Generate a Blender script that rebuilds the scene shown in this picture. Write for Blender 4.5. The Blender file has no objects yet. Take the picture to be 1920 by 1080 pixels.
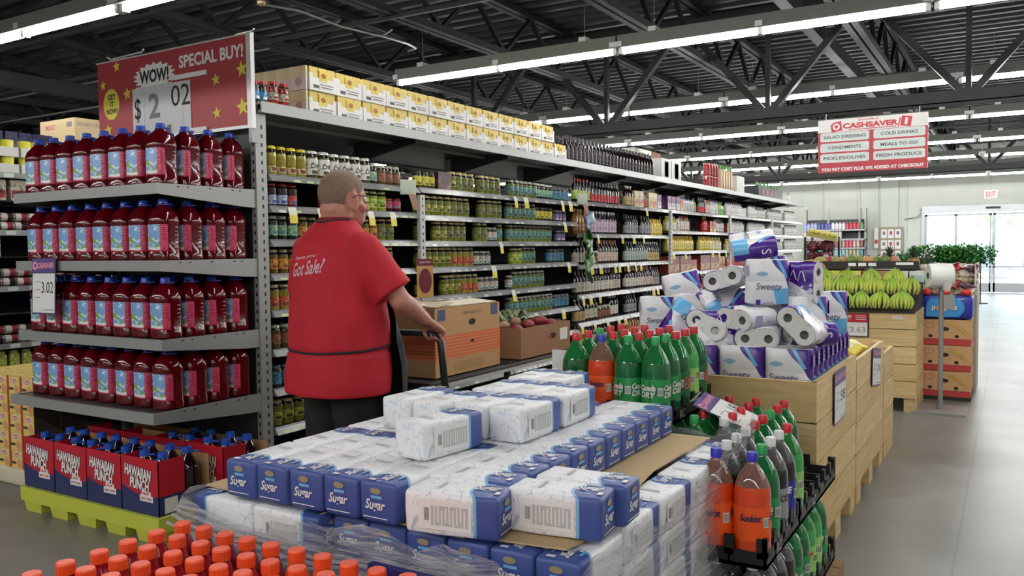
import bpy, math, random
from mathutils import Vector, Matrix, noise
random.seed(11)
SC = bpy.context.scene
COL = SC.collection
PI = math.pi

# ---------------------------------------------------------------- camera
CAM = Vector((0, 0, 1.4)); FPX = 1561.86
_yaw, _pit, _rol = math.radians(30.97), math.radians(2.652), math.radians(-0.697)
CF = Vector((-math.sin(_yaw) * math.cos(_pit), math.cos(_yaw) * math.cos(_pit), -math.sin(_pit)))
_r = CF.cross(Vector((0, 0, 1))).normalized(); _u = _r.cross(CF)
CR = _r * math.cos(_rol) + _u * math.sin(_rol); CU = -_r * math.sin(_rol) + _u * math.cos(_rol)
cd = bpy.data.cameras.new('camera'); cam = bpy.data.objects.new('camera', cd); COL.objects.link(cam)
cd.sensor_width = 36; cd.lens = FPX / 1920 * 36; cd.clip_start = 0.05; cd.clip_end = 200
mw = Matrix((CR, CU, -CF)).transposed().to_4x4(); mw.translation = CAM; cam.matrix_world = mw
SC.camera = cam

# ---------------------------------------------------------------- colour management, world
SC.view_settings.view_transform = 'Standard'; SC.view_settings.look = 'None'
SC.view_settings.exposure = 0.45; SC.view_settings.gamma = 1.0; SC.view_settings.use_curve_mapping = False
TUBE_STRENGTH = 46.0
W = bpy.data.worlds.new('sky'); SC.world = W; W.use_nodes = True
W.node_tree.nodes['Background'].inputs[0].default_value = (0.82, 0.90, 1.0, 1)
W.node_tree.nodes['Background'].inputs[1].default_value = 6.0
cy = SC.cycles
cy.max_bounces = 7; cy.diffuse_bounces = 4; cy.glossy_bounces = 3; cy.transmission_bounces = 5; cy.transparent_max_bounces = 10
cy.caustics_reflective = False; cy.caustics_refractive = False; cy.use_denoising = True; cy.sample_clamp_indirect = 4

# ---------------------------------------------------------------- helpers
def lin(c):
    if isinstance(c, (int, float)): c = (c, c, c)
    o = []
    for k in c[:3]:
        k = k / 255.0
        o.append(k / 12.92 if k <= 0.04045 else ((k + 0.055) / 1.055) ** 2.4)
    return (o[0], o[1], o[2], 1.0)

def at(px, py, axis, v):
    """A point of the place: the sight line through a pixel meets the plane axis = v."""
    d = CF + CR * ((px - 960) / FPX) + CU * ((540 - py) / FPX)
    return CAM + d * ((v - CAM[axis]) / d[axis])

_M = {}
def mat(name, col, rough=0.5, metal=0.0, spec=0.5, emit=0.0, ecol=None, trans=0.0, coat=0.0, alpha=1.0, sss=0):
    k = name
    if k in _M: return _M[k]
    m = bpy.data.materials.new(name); m.use_nodes = True
    b = m.node_tree.nodes['Principled BSDF']
    b.inputs['Base Color'].default_value = lin(col); b.inputs['Roughness'].default_value = rough
    b.inputs['Metallic'].default_value = metal; b.inputs['Specular IOR Level'].default_value = spec
    b.inputs['Transmission Weight'].default_value = trans; b.inputs['Coat Weight'].default_value = coat
    b.inputs['Alpha'].default_value = alpha
    if emit:
        b.inputs['Emission Color'].default_value = lin(ecol or col); b.inputs['Emission Strength'].default_value = emit
    _M[k] = m
    return m

class NT:
    """Small wrapper for procedural materials."""
    def __init__(s, m):
        s.m = m; s.nt = m.node_tree; s.b = s.nt.nodes['Principled BSDF']
        s.tc = s.nt.nodes.new('ShaderNodeTexCoord')
    def N(s, t, **kw):
        n = s.nt.nodes.new(t)
        for k, v in kw.items(): setattr(n, k, v)
        return n
    def L(s, a, b): s.nt.links.new(a, b)
    def inp(s, sock, v):
        if isinstance(v, bpy.types.NodeSocket): s.L(v, sock)
        elif isinstance(v, (tuple, list)): sock.default_value = v if len(v) == len(sock.default_value) else tuple(v)[:len(sock.default_value)]
        else: sock.default_value = v
    def math(s, op, a, b=0.0, c=None):
        n = s.N('ShaderNodeMath', operation=op); s.inp(n.inputs[0], a); s.inp(n.inputs[1], b)
        if c is not None: s.inp(n.inputs[2], c)
        return n.outputs[0]
    def mix(s, f, a, b):
        n = s.N('ShaderNodeMix', data_type='RGBA'); s.inp(n.inputs[0], f); s.inp(n.inputs[6], a); s.inp(n.inputs[7], b)
        return n.outputs[2]
    def xyz(s, src='Object'):
        n = s.N('ShaderNodeSeparateXYZ'); s.L(s.tc.outputs[src], n.inputs[0]); return n.outputs
    def noise(s, scale, detail=2, rough=0.5, stretch=None, src='Object'):
        n = s.N('ShaderNodeTexNoise'); n.inputs['Scale'].default_value = scale
        n.inputs['Detail'].default_value = detail; n.inputs['Roughness'].default_value = rough
        if stretch:
            mp = s.N('ShaderNodeMapping'); mp.inputs['Scale'].default_value = stretch
            s.L(s.tc.outputs[src], mp.inputs[0]); s.L(mp.outputs[0], n.inputs['Vector'])
        else: s.L(s.tc.outputs[src], n.inputs['Vector'])
        return n.outputs['Fac']
    def ramp(s, f, stops, interp='LINEAR'):
        n = s.N('ShaderNodeValToRGB'); n.color_ramp.interpolation = interp
        e = n.color_ramp.elements
        while len(e) < len(stops): e.new(0.5)
        for k, (p, c) in enumerate(stops):
            e[k].position = p; e[k].color = lin(c)
        s.inp(n.inputs[0], f); return n.outputs[0]
    def bump(s, h, strength=0.3, dist=0.01):
        n = s.N('ShaderNodeBump'); n.inputs['Strength'].default_value = strength; n.inputs['Distance'].default_value = dist
        s.L(h, n.inputs['Height']); s.L(n.outputs[0], s.b.inputs['Normal'])
    def col(s, c): s.inp(s.b.inputs['Base Color'], c)

def pmat(name, rough=0.5, **kw):
    m = mat(name, (128, 128, 128), rough, **kw)
    return m, NT(m)

_txt = {}
def text_geo(s, bold=0.0, shear=0.0):
    k = (s, bold, shear)
    if k in _txt: return _txt[k]
    cu = bpy.data.curves.new('t', 'FONT'); cu.body = s; cu.offset = bold; cu.shear = shear
    cu.align_x = 'CENTER'; cu.align_y = 'CENTER'; cu.resolution_u = 3
    o = bpy.data.objects.new('t', cu); COL.objects.link(o)
    dg = bpy.context.evaluated_depsgraph_get(); dg.update()
    me = bpy.data.meshes.new_from_object(o.evaluated_get(dg), depsgraph=dg)
    vs = [tuple(v.co) for v in me.vertices]; fs = [tuple(p.vertices) for p in me.polygons]
    bpy.data.objects.remove(o); bpy.data.curves.remove(cu); bpy.data.meshes.remove(me)
    xs = [v[0] for v in vs]; ys = [v[1] for v in vs]
    cx, cyy, w, h = (min(xs) + max(xs)) / 2, (min(ys) + max(ys)) / 2, max(xs) - min(xs), max(ys) - min(ys)
    r = ([((v[0] - cx) / w, (v[1] - cyy) / h) for v in vs], fs)
    _txt[k] = r
    return r

def FM(o, xd, yd):
    """Frame: x and y directions on a surface, z is its normal."""
    x = Vector(xd).normalized(); y = Vector(yd).normalized(); z = x.cross(y)
    m = Matrix((x, y, z)).transposed().to_4x4(); m.translation = Vector(o); return m

def smooth_runs(prof, lim=0.7):
    runs = [[prof[0]]]
    for i in range(1, len(prof)):
        runs[-1].append(prof[i])
        if i < len(prof) - 1:
            a = Vector((prof[i][0] - prof[i-1][0], prof[i][1] - prof[i-1][1])); b = Vector((prof[i+1][0] - prof[i][0], prof[i+1][1] - prof[i][1]))
            if a.length > 1e-9 and b.length > 1e-9 and a.angle(b) > lim: runs.append([prof[i]])
    return runs

class MB:
    def __init__(s): s.v = []; s.f = []; s.m = []; s.s = []
    def add(s, vs, fs, m=0, sm=False, M=None):
        o = len(s.v)
        if M is not None: vs = [tuple(M @ Vector(v)) for v in vs]
        s.v += [tuple(v) for v in vs]
        for f in fs: s.f.append(tuple(i + o for i in f)); s.m.append(m); s.s.append(sm)
        return s
    def box(s, lo, hi, m=0, M=None):
        x0, y0, z0 = lo; x1, y1, z1 = hi
        return s.add([(x0,y0,z0),(x1,y0,z0),(x1,y1,z0),(x0,y1,z0),(x0,y0,z1),(x1,y0,z1),(x1,y1,z1),(x0,y1,z1)],
              [(0,3,2,1),(4,5,6,7),(0,1,5,4),(1,2,6,5),(2,3,7,6),(3,0,4,7)], m, False, M)
    def cbox(s, c, d, m=0, M=None):
        return s.box((c[0]-d[0]/2, c[1]-d[1]/2, c[2]-d[2]/2), (c[0]+d[0]/2, c[1]+d[1]/2, c[2]+d[2]/2), m, M)
    def rbox(s, lo, hi, r, n=3, m=0, M=None, wob=0.0, sm=True):
        """Rounded box from a subdivided cube pushed onto a rounded shape."""
        c = [(a + b) / 2 for a, b in zip(lo, hi)]; h = [(b - a) / 2 for a, b in zip(lo, hi)]
        g = []
        for k in range(3):
            inner = h[k] - r
            arc = [-(inner + r * math.sin(PI/2 * (1 - j / n))) for j in range(n)]
            mid = [-inner + 2 * inner * j / 3 for j in range(4)]
            g.append(arc + mid + [-a for a in reversed(arc)])
        vs = []; fs = []; idx = {}
        def V(p):
            q = [max(-(h[k]-r), min(h[k]-r, p[k])) for k in range(3)]
            d = Vector([p[k]-q[k] for k in range(3)])
            if d.length > 1e-9: d = d.normalized() * r
            t = tuple(round(q[k] + d[k], 6) for k in range(3))
            if t not in idx:
                idx[t] = len(vs); w = (0, 0, 0)
                if wob:
                    nn = noise.noise_vector(Vector(t) * 18); w = (nn[0]*wob, nn[1]*wob, nn[2]*wob)
                vs.append((t[0]+c[0]+w[0], t[1]+c[1]+w[1], t[2]+c[2]+w[2]))
            return idx[t]
        for ax in range(3):
            a, b = (ax+1) % 3, (ax+2) % 3
            for sgn in (-1, 1):
                ga, gb = g[a], g[b]
                for i in range(len(ga)-1):
                    for j in range(len(gb)-1):
                        q = []
                        for (ii, jj) in ((i,j),(i+1,j),(i+1,j+1),(i,j+1)):
                            p = [0,0,0]; p[ax] = sgn*h[ax]; p[a] = ga[ii]; p[b] = gb[jj]; q.append(V(p))
                        if sgn < 0: q.reverse()
                        if len(set(q)) == 4: fs.append(tuple(q))
                        elif len(set(q)) == 3:
                            u = []
                            for k in q:
                                if k not in u: u.append(k)
                            fs.append(tuple(u))
        return s.add(vs, fs, m, sm, M)
    def cyl(s, p0, p1, r0, r1=None, n=12, m=0, caps=True, M=None, sm=True):
        r1 = r0 if r1 is None else r1
        p0 = Vector(p0); p1 = Vector(p1); d = (p1 - p0).normalized()
        a = d.orthogonal().normalized(); b = d.cross(a)
        vs = []
        for p, r in ((p0, r0), (p1, r1)):
            for k in range(n):
                t = 2*PI*k/n; vs.append(tuple(p + a*(r*math.cos(t)) + b*(r*math.sin(t))))
        s.add(vs, [(k, (k+1) % n, n+(k+1) % n, n+k) for k in range(n)], m, sm, M)
        if caps:
            s.add(vs[:n], [tuple(reversed(range(n)))], m, False, M); s.add(vs[n:], [tuple(range(n))], m, False, M)
        return s
    def bar(s, p0, p1, w, h, m=0, up=(0,0,1), M=None):
        p0 = Vector(p0); p1 = Vector(p1); d = (p1-p0); L = d.length; d.normalize()
        u = Vector(up)
        if abs(d.dot(u)) > 0.98: u = Vector((1,0,0))
        x = d.cross(u).normalized(); z = x.cross(d)
        F = Matrix((x, d, z)).transposed().to_4x4(); F.translation = p0
        if M is not None: F = M @ F
        return s.box((-w/2, 0, -h/2), (w/2, L, h/2), m, F)
    def tube(s, pts, r, n=6, m=0, closed=False, M=None):
        pts = [Vector(p) for p in pts]; N = len(pts); vs = []
        prev = None
        for i, p in enumerate(pts):
            a = pts[(i-1) % N] if (closed or i > 0) else p; b = pts[(i+1) % N] if (closed or i < N-1) else p
            d = (b - a).normalized()
            x = d.orthogonal().normalized() if prev is None else (prev - d*prev.dot(d)).normalized()
            prev = x; y = d.cross(x); rr = r[i] if isinstance(r, (list, tuple)) else r
            for k in range(n):
                t = 2*PI*k/n; vs.append(tuple(p + x*(rr*math.cos(t)) + y*(rr*math.sin(t))))
        fs = []
        for i in range(N if closed else N-1):
            j = (i+1) % N
            for k in range(n): fs.append((i*n+k, i*n+(k+1) % n, j*n+(k+1) % n, j*n+k))
        s.add(vs, fs, m, True, M)
        if not closed: s.add(vs[:n], [tuple(reversed(range(n)))], m, False, M); s.add(vs[-n:], [tuple(range(n))], m, False, M)
        return s
    def lathe(s, prof, n=16, m=0, c=(0,0,0), sq=2.0, M=None, mats=None, a0=0, a1=2*PI):
        """prof: (radius, z). sq > 2 makes the section squarer. a0..a1 gives an open arc."""
        full = abs(a1-a0-2*PI) < 1e-6; nn = n if full else n+1
        for run in smooth_runs(prof):
            vs = []
            for (r, z) in run:
                for k in range(nn):
                    t = a0 + (a1-a0)*k/n; ct, st = math.cos(t), math.sin(t)
                    q = (abs(ct)**sq + abs(st)**sq) ** (-1.0/sq) if sq != 2.0 else 1.0
                    vs.append((c[0] + r*q*ct, c[1] + r*q*st, c[2] + z))
            fs = []
            for i in range(len(run)-1):
                for k in range(n):
                    k2 = (k+1) % nn if full else k+1
                    if run[i][0] < 1e-6: fs.append((i*nn, (i+1)*nn+k2, (i+1)*nn+k)) if run[i+1][0] > 1e-6 else None
                    elif run[i+1][0] < 1e-6: fs.append((i*nn+k, i*nn+k2, (i+1)*nn))
                    else: fs.append((i*nn+k, i*nn+k2, (i+1)*nn+k2, (i+1)*nn+k))
            s.add(vs, fs, m, True, M)
        return s
    def ell(s, c, r, n=16, k=10, m=0, M=None):
        prof = [(math.sin(PI*i/k), -math.cos(PI*i/k)) for i in range(k+1)]
        prof[0] = (0, -1); prof[-1] = (0, 1)
        F = Matrix.Translation(Vector(c)) @ Matrix.Diagonal((r[0], r[1], r[2], 1))
        if M is not None: F = M @ F
        return s.lathe(prof, n, m, M=F)
    def quad(s, M, w, h, m=0, d=0.0):
        """w x h rectangle centred on the frame M, d off the surface."""
        return s.add([(-w/2,-h/2,d),(w/2,-h/2,d),(w/2,h/2,d),(-w/2,h/2,d)], [(0,1,2,3)], m, False, M)
    def poly(s, pts, M, m=0, d=0.0, t=0.0):
        n = len(pts)
        if t:
            s.add([(x,y,d) for x,y in pts] + [(x,y,d+t) for x,y in pts],
                  [tuple(reversed(range(n))), tuple(range(n,2*n))] + [(i,(i+1)%n,n+(i+1)%n,n+i) for i in range(n)], m, False, M)
        else: s.add([(x,y,d) for x,y in pts], [tuple(range(n))], m, False, M)
        return s
    def text(s, st, M, w, h, m=0, d=0.0008, bold=0.0, shear=0.0, wrap=None):
        """Lettering fitted into w x h on frame M; wrap = cylinder radius to bend round."""
        vs, fs = text_geo(st, bold, shear)
        if wrap:
            o = []
            for x, y in vs:
                a = x*w/wrap; o.append(((wrap+d)*math.sin(a), y*h, (wrap+d)*math.cos(a)-wrap))
        else: o = [(x*w, y*h, d) for x, y in vs]
        return s.add(o, fs, m, False, M)
    def star(s, M, r, m=0, d=0.001, n=5, inner=0.42, rx=1.0):
        pts = []
        for k in range(2*n):
            a = PI/2 + PI*k/n; q = r if k % 2 == 0 else r*inner
            pts.append((q*math.cos(a)*rx, q*math.sin(a)))
        o = [(0,0,d)] + [(x,y,d) for x,y in pts]
        return s.add(o, [(0,1+k,1+(k+1)%(2*n)) for k in range(2*n)], m, False, M)
    def disc(s, M, r, m=0, d=0.001, n=24, ry=None):
        ry = ry or r
        return s.add([(r*math.cos(2*PI*k/n), ry*math.sin(2*PI*k/n), d) for k in range(n)], [tuple(range(n))], m, False, M)
    def mesh(s, name, mats):
        me = bpy.data.meshes.new(name); me.from_pydata(s.v, [], s.f)
        for q in (mats if isinstance(mats, (list, tuple)) else [mats]): me.materials.append(q)
        me.polygons.foreach_set('material_index', s.m); me.polygons.foreach_set('use_smooth', s.s)
        me.update(); return me

def ob(name, me, parent=None, loc=None, M=None):
    o = bpy.data.objects.new(name, me); COL.objects.link(o)
    if parent is not None: o.parent = parent
    if loc is not None: o.location = loc
    if M is not None: o.matrix_basis = M
    return o

def struct(name, mb, mats, parent=None):
    o = ob(name, mb.mesh(name, mats), parent)
    if parent is None: o['kind'] = 'structure'
    return o

def tag(o, label, cat, group=None):
    o['label'] = label; o['category'] = cat
    if group: o['group'] = group
    return o

def thing(name, label, cat, loc=(0,0,0), rz=0.0, group=None, M=None):
    o = bpy.data.objects.new(name, None); COL.objects.link(o); o.empty_display_size = 0.1
    if M is not None: o.matrix_basis = M
    else: o.location = loc; o.rotation_euler = (0, 0, rz)
    return tag(o, label, cat, group)

def part(name, mb, mats, parent, label=None, M=None):
    o = ob(name, mb.mesh(name, mats), parent, M=M)
    if label: o['label'] = label
    return o

# a kind of thing: mesh of its own (or None) and parts (name, mesh, [sub-parts], label); put() links one copy
class Kind:
    def __init__(s, name, cat, me=None, parts=()): s.name, s.cat, s.me, s.parts = name, cat, me, list(parts)
def put(k, label, M=None, loc=None, rz=0.0, group=None, name=None):
    o = bpy.data.objects.new(name or k.name, k.me); COL.objects.link(o)
    if M is None:
        o.location = loc; o.rotation_euler = (0, 0, rz)
    else: o.matrix_basis = M
    tag(o, label, k.cat, group)
    for p in k.parts:
        q = bpy.data.objects.new(p[0], p[1]); COL.objects.link(q); q.parent = o
        if len(p) > 3 and p[3]: q['label'] = p[3]
        for sname, sme in (p[2] if len(p) > 2 and p[2] else ()):
            w = bpy.data.objects.new(sname, sme); COL.objects.link(w); w.parent = q
    return o

ORD = ['first','second','third','fourth','fifth','sixth','seventh','eighth','ninth','tenth','eleventh','twelfth','thirteenth',
       'fourteenth','fifteenth','sixteenth','seventeenth','eighteenth','nineteenth','twentieth','twenty-first','twenty-second','twenty-third',
       'twenty-fourth','twenty-fifth','twenty-sixth','twenty-seventh','twenty-eighth','twenty-ninth','thirtieth']
def T(*p): return Matrix.Translation(Vector(p))
def RZ(a): return Matrix.Rotation(a, 4, 'Z')
def RX(a): return Matrix.Rotation(a, 4, 'X')
def RY(a): return Matrix.Rotation(a, 4, 'Y')

def print_mat(name, c, scale=55):
    if name in _M: return _M[name]
    m, t = pmat(name, 0.45); n = t.noise(scale, 2, 0.6)
    dk = tuple(int(v*0.45) for v in c); lt = tuple(min(235, int(v*0.7+80)) for v in c)
    t.col(t.ramp(n, [(0.36, dk), (0.45, c), (0.57, c), (0.66, lt)])); return m

# common materials
steel = mat('shelf_grey_enamel', (150, 152, 150), 0.38, 0.25)
steel_d = mat('dark_grey_enamel', (62, 63, 64), 0.5, 0.1)
black = mat('black_paint', (22, 22, 23), 0.55)
white = mat('white_print', (232, 232, 228), 0.5)
paper = mat('paper_white', (222, 222, 220), 0.7)
inkm = mat('black_ink', (25, 25, 28), 0.6)
greyink = mat('grey_ink', (130, 130, 132), 0.7)
redm = mat('sign_red', (190, 28, 40), 0.45)
purple = mat('label_purple', (72, 38, 130), 0.45)
yellowm = mat('print_yellow', (232, 205, 60), 0.5)
kraft = mat('kraft_card', (176, 137, 96), 0.85)

# ================================================================ LIGHT FITTINGS
tubem = mat('lit_tube', (255, 255, 255), 0.4, emit=TUBE_STRENGTH, ecol=(255, 252, 250))
housing = mat('fitting_housing', (104, 110, 102), 0.5, 0.1)
clipm = mat('fitting_clip', (205, 208, 205), 0.35, 0.4)
def mk_fixture():
    h = MB(); L = 2.52; parts = []
    h.box((-L/2, -0.055, 0.03), (L/2, 0.055, 0.135), 0); h.box((-L/2, -0.075, 0.02), (L/2, -0.05, 0.05), 0); h.box((-L/2, 0.05, 0.02), (L/2, 0.075, 0.05), 0)
    for x in (-L/4 - 0.3, L/4 + 0.3):
        b = MB(); b.cyl((x, 0, 0.17), (x, 0, 0.46), 0.004, n=5, m=1); b.box((x-0.035, -0.06, 0.13), (x+0.035, 0.06, 0.17), 0); parts.append(('hanger', b.mesh('fixture_hanger', [clipm, housing])))
    for sx in (-1, 1):
        t = MB(); t.cyl((sx*L/4 - 0.60, 0, 0), (sx*L/4 + 0.60, 0, 0), 0.024, n=10)
        parts.append(('tube', t.mesh('fixture_tube', [tubem])))
    for x in (-L/2+0.02, -0.0, L/2-0.02):
        c = MB(); c.box((x-0.018, -0.03, -0.026), (x+0.018, 0.03, 0.03), 0); c.box((x-0.03, -0.08, 0.03), (x+0.03, -0.029, 0.075), 0)
        parts.append(('socket', c.mesh('fixture_socket', [clipm])))
    return Kind('fluorescent_light', 'ceiling light', h.mesh('fixture_housing', [housing]), parts)
FX = mk_fixture()
ROWS = [(-4.2, 3.14, -14, 6), (-1.0, 3.14, -14, 6), (3.85, 3.19, -14, 6), (7.04, 3.17, -5.95, 6), (10.3, 3.165, -14, 6), (13.3, 3.165, -14, 7), (16.3, 3.16, -14, 7), (19.2, 3.16, -14, 7),
        (21.7, 3.155, -14, 8), (24.3, 3.15, -14, 8)]
for ri, (y, z, x0, x1) in enumerate(ROWS):
    k0 = math.floor((x0 + 0.53) / 2.54); xs = []
    x = -0.53 + 1.27 * (math.ceil((x0 + 0.53) / 1.27)) + 1.27
    while x < x1:
        xs.append(x); x += 2.54
    for j, x in enumerate(xs):
        put(FX, ('twin-tube strip light, %s from the left in the %s row from the camera' % (ORD[j], ORD[ri-2])) if ri > 1 else ('twin-tube fluorescent strip light behind the camera, %s row, %s from the left' % (('far', 'near')[ri], ORD[j])), loc=(x, y, z), group='fluorescent strip lights')
# ================================================================ THE SETTING
def floor_mat():
    m, t = pmat('polished_concrete', 0.34, spec=0.45)
    f1 = t.noise(0.7, 4, 0.6); f2 = t.noise(9, 5, 0.65); f3 = t.noise(60, 2)
    a = t.ramp(f1, [(0.3, (112, 112, 108)), (0.7, (134, 133, 128))])
    b = t.mix(t.math('MULTIPLY', t.math('GREATER_THAN', f2, 0.66), 0.12), a, lin((150, 148, 144)))
    c = t.mix(t.math('MULTIPLY', f3, 0.15), b, lin((84, 84, 82)))
    # sawn joints
    o = t.xyz()
    jx = t.math('LESS_THAN', t.math('ABSOLUTE', t.math('SUBTRACT', t.math('FRACT', t.math('DIVIDE', t.math('ADD', o[0], 20.9), 4.6)), 0.5)), 0.0012)
    c = t.mix(t.math('MULTIPLY', jx, 0.4), c, lin((80, 80, 80)))
    t.col(c)
    t.L(t.ramp(t.noise(2.5, 3, 0.5), [(0.3, (152, 152, 152)), (0.75, (168, 168, 168))]), t.b.inputs['Roughness'])
    return m
struct('floor', MB().box((-20, -8, -0.2), (9, 27.35, 0)), [floor_mat()])
wallm, t_ = pmat('painted_block', 0.75)
t_.col(t_.ramp(t_.noise(1.2, 4), [(0.3, (196, 203, 194)), (0.7, (206, 212, 204))]))
walld = mat('painted_wall_side', (205, 208, 200), 0.8)
DX0, DX1, DZ = -2.25, 2.35, 2.32
w = MB(); w.box((-20, 27.2, 0), (DX0, 27.4, 4.6)); w.box((DX1, 27.2, 0), (9, 27.4, 4.6)); w.box((DX0, 27.2, DZ), (DX1, 27.4, 4.6))
struct('wall_back', w, [wallm])
struct('wall_left', MB().box((-20.2, -8, 0), (-20, 27.4, 4.6)), [walld])
struct('wall_right', MB().box((9, -8, 0), (9.2, 27.4, 4.6)), [walld])
struct('wall_front', MB().box((-20, -8.2, 0), (9, -8, 4.6)), [walld])
k = MB()
for x in (-5.05, -4.0, -3.5, -2.7, 3.5, 6.5): k.box((x-0.035, 27.16, 0), (x+0.035, 27.2, 4.3))
k.box((-3.38, 27.1, 0), (-2.9, 27.2, 4.3))
struct('trim_1', k, [mat('panel_joint', (196, 204, 196), 0.7)])
# corrugated roof deck
deckm = mat('roof_deck_steel', (74, 74, 76), 0.5, 0.2)
d = MB(); y = -8.0; prof = []
while y < 27.4:
    prof += [(y, 4.22), (y+0.05, 4.28), (y+0.13, 4.28), (y+0.18, 4.22)]; y += 0.26
vs = []
for (yy, z) in prof: vs += [(-20, yy, z), (9, yy, z)]
d.add(vs, [(2*i, 2*i+1, 2*i+3, 2*i+2) for i in range(len(prof)-1)])
d.box((-20.2, -8.2, 4.3), (9.2, 27.4, 4.42))
struct('ceiling', d, [deckm])
joistm = mat('joist_black_primer', (26, 25, 26), 0.6)
beamm = mat('beam_grey_primer', (46, 44, 46), 0.5)
for i, x in enumerate([-17.6, -15.8, -14, -12.2, -10.4, -8.6, -6.8, -5.0, -3.2, -1.4, 0.4, 2.2, 4.0, 5.8, 7.6]):
    j = MB(); y0, y1 = -7.9, 27.1
    for z, h in ((3.62, 0.07), (4.17, 0.07)):
        j.box((x-0.075, y0, z-h/2), (x-0.012, y1, z+h/2)); j.box((x+0.012, y0, z-h/2), (x+0.075, y1, z+h/2))
    y = y0; up = True
    while y < y1 - 0.6:
        a, b = (3.64, 4.15) if up else (4.15, 3.64)
        j.bar((x, y, a), (x, y+0.62, b), 0.04, 0.05, up=(1, 0, 0)); y += 0.62; up = not up
    struct('ceiling_joist', j, [joistm])
for i, (y, x0, x1) in enumerate([(0.6, -19.9, 8.9), (9.9, -19.9, 8.9), (19.2, -19.9, 8.9)]):
    j = MB()
    j.box((x0, y-0.10, 2.86), (x1, y-0.012, 2.99)); j.box((x0, y+0.012, 2.86), (x1, y+0.10, 2.99)); j.box((x0, y-0.10, 2.855), (x1, y+0.10, 2.872))
    j.box((x0, y-0.09, 4.02), (x1, y+0.09, 4.16))
    n = -2.448
    while n > x0: n -= 2.04
    n += 2.04
    while n < x1 - 1.1:
        j.bar((n-0.03, y, 2.95), (n-1.0, y, 4.08), 0.07, 0.09, up=(0, 1, 0)); j.bar((n+0.03, y, 2.95), (n+1.0, y, 4.08), 0.07, 0.09, up=(0, 1, 0))
        j.bar((n, y, 2.95), (n, y, 4.08), 0.055, 0.06, up=(0, 1, 0)); n += 2.04
    struct('ceiling_girder', j, [joistm])
for i, y in enumerate([4.9, 6.2, 11.8, 14.7, 17.6, 23.0]):      # bridging angles across the joists
    j = MB(); j.box((-19.9, y-0.02, 3.56), (8.9, y+0.02, 3.60)); struct('ceiling_bridging', j, [joistm])
for i, (x, z) in enumerate([(-9.5, 3.25), (-1.9, 3.7)]):
    j = MB(); j.box((x-0.06, -7.9, z), (x+0.06, 27.1, z+0.16)); struct('ceiling_beam', j, [beamm])
# conduits and a camera pipe
cm = mat('conduit_galvanised', (128, 128, 126), 0.4, 0.6)
c = MB(); c.tube([at(492, 8, 2, 3.3), at(560, 20, 2, 3.3), at(640, 50, 2, 3.3), at(715, 68, 2, 3.3), at(765, 82, 2, 3.35), at(780, 90, 2, 3.38), at(765, 95, 2, 3.4)], 0.011, 6)
c.tube([at(715, 68, 2, 3.3), at(735, 55, 2, 3.42)], 0.008, 6)
o = ob('conduit', c.mesh('conduit', [cm])); tag(o, 'thin bent metal conduit hanging under the roof above the juice sign', 'conduit'); o['kind'] = 'structure'
g = MB(); p = at(490, 4, 2, 3.3); g.ell(p, (0.035, 0.035, 0.03), 10, 6); g.cyl(p, p + Vector((0, 0, 0.3)), 0.008, n=6)
o = ob('pipe_fitting', g.mesh('pipe_fitting', [mat('brass_dull', (150, 130, 100), 0.4, 0.6)])); tag(o, 'small dull metal pipe fitting at the end of the conduit', 'pipe'); o['kind'] = 'structure'
for (a, b) in (((0, 187), (196, 128)), ((0, 230), (190, 190))):
    q = MB(); p0 = at(a[0], a[1], 1, 6.2); p1 = at(b[0], b[1], 1, 6.2); p1.z = p0.z; q.cyl(p0 + (p0-p1)*1.5, p1 + (p1-p0)*1.2, 0.012, n=6)
    o = ob('conduit', q.mesh('conduit', [cm])); tag(o, 'straight thin conduit under the roof at the far left' + (', upper one' if a[1] < 200 else ', lower one'), 'conduit'); o['kind'] = 'structure'

# sliding entrance doors
alu = mat('door_aluminium', (168, 174, 178), 0.4, 0.5)
glassm = bpy.data.materials.new('door_glass'); glassm.use_nodes = True
_nt = glassm.node_tree; _nt.nodes.clear()
_o = _nt.nodes.new('ShaderNodeOutputMaterial'); _t = _nt.nodes.new('ShaderNodeBsdfTransparent'); _g = _nt.nodes.new('ShaderNodeBsdfGlossy'); _x = _nt.nodes.new('ShaderNodeMixShader')
_t.inputs[0].default_value = (0.92, 0.95, 0.95, 1); _g.inputs['Roughness'].default_value = 0.02; _x.inputs[0].default_value = 0.07
_nt.links.new(_t.outputs[0], _x.inputs[1]); _nt.links.new(_g.outputs[0], _x.inputs[2]); _nt.links.new(_x.outputs[0], _o.inputs[0])
def door_panel(x0, x1, y, nm):
    f = MB(); s = 0.055
    f.box((x0, y-0.02, 0.02), (x0+s, y+0.02, 2.27)); f.box((x1-s, y-0.02, 0.02), (x1, y+0.02, 2.27))
    f.box((x0, y-0.02, 2.21), (x1, y+0.02, 2.27)); f.box((x0, y-0.02, 0.02), (x1, y+0.02, 0.28)); f.box((x0, y-0.02, 0.72), (x1, y+0.02, 0.76)); f.box((x0, y-0.02, 1.18), (x1, y+0.02, 1.2))
    root = ob(nm, f.mesh(nm, [alu])); root['kind'] = 'structure'
    g = MB(); g.box((x0+s, y-0.004, 0.28), (x1-s, y+0.004, 2.21)); ob('glass', g.mesh('glass', [glassm]), root)
door_panel(-2.2, -1.38, 27.3, 'door_1'); door_panel(-1.42, -0.5, 27.34, 'door_2'); door_panel(-0.46, 0.46, 27.34, 'door_3'); door_panel(0.44, 1.4, 27.3, 'door_4'); door_panel(1.4, 2.3, 27.3, 'door_5')
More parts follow.
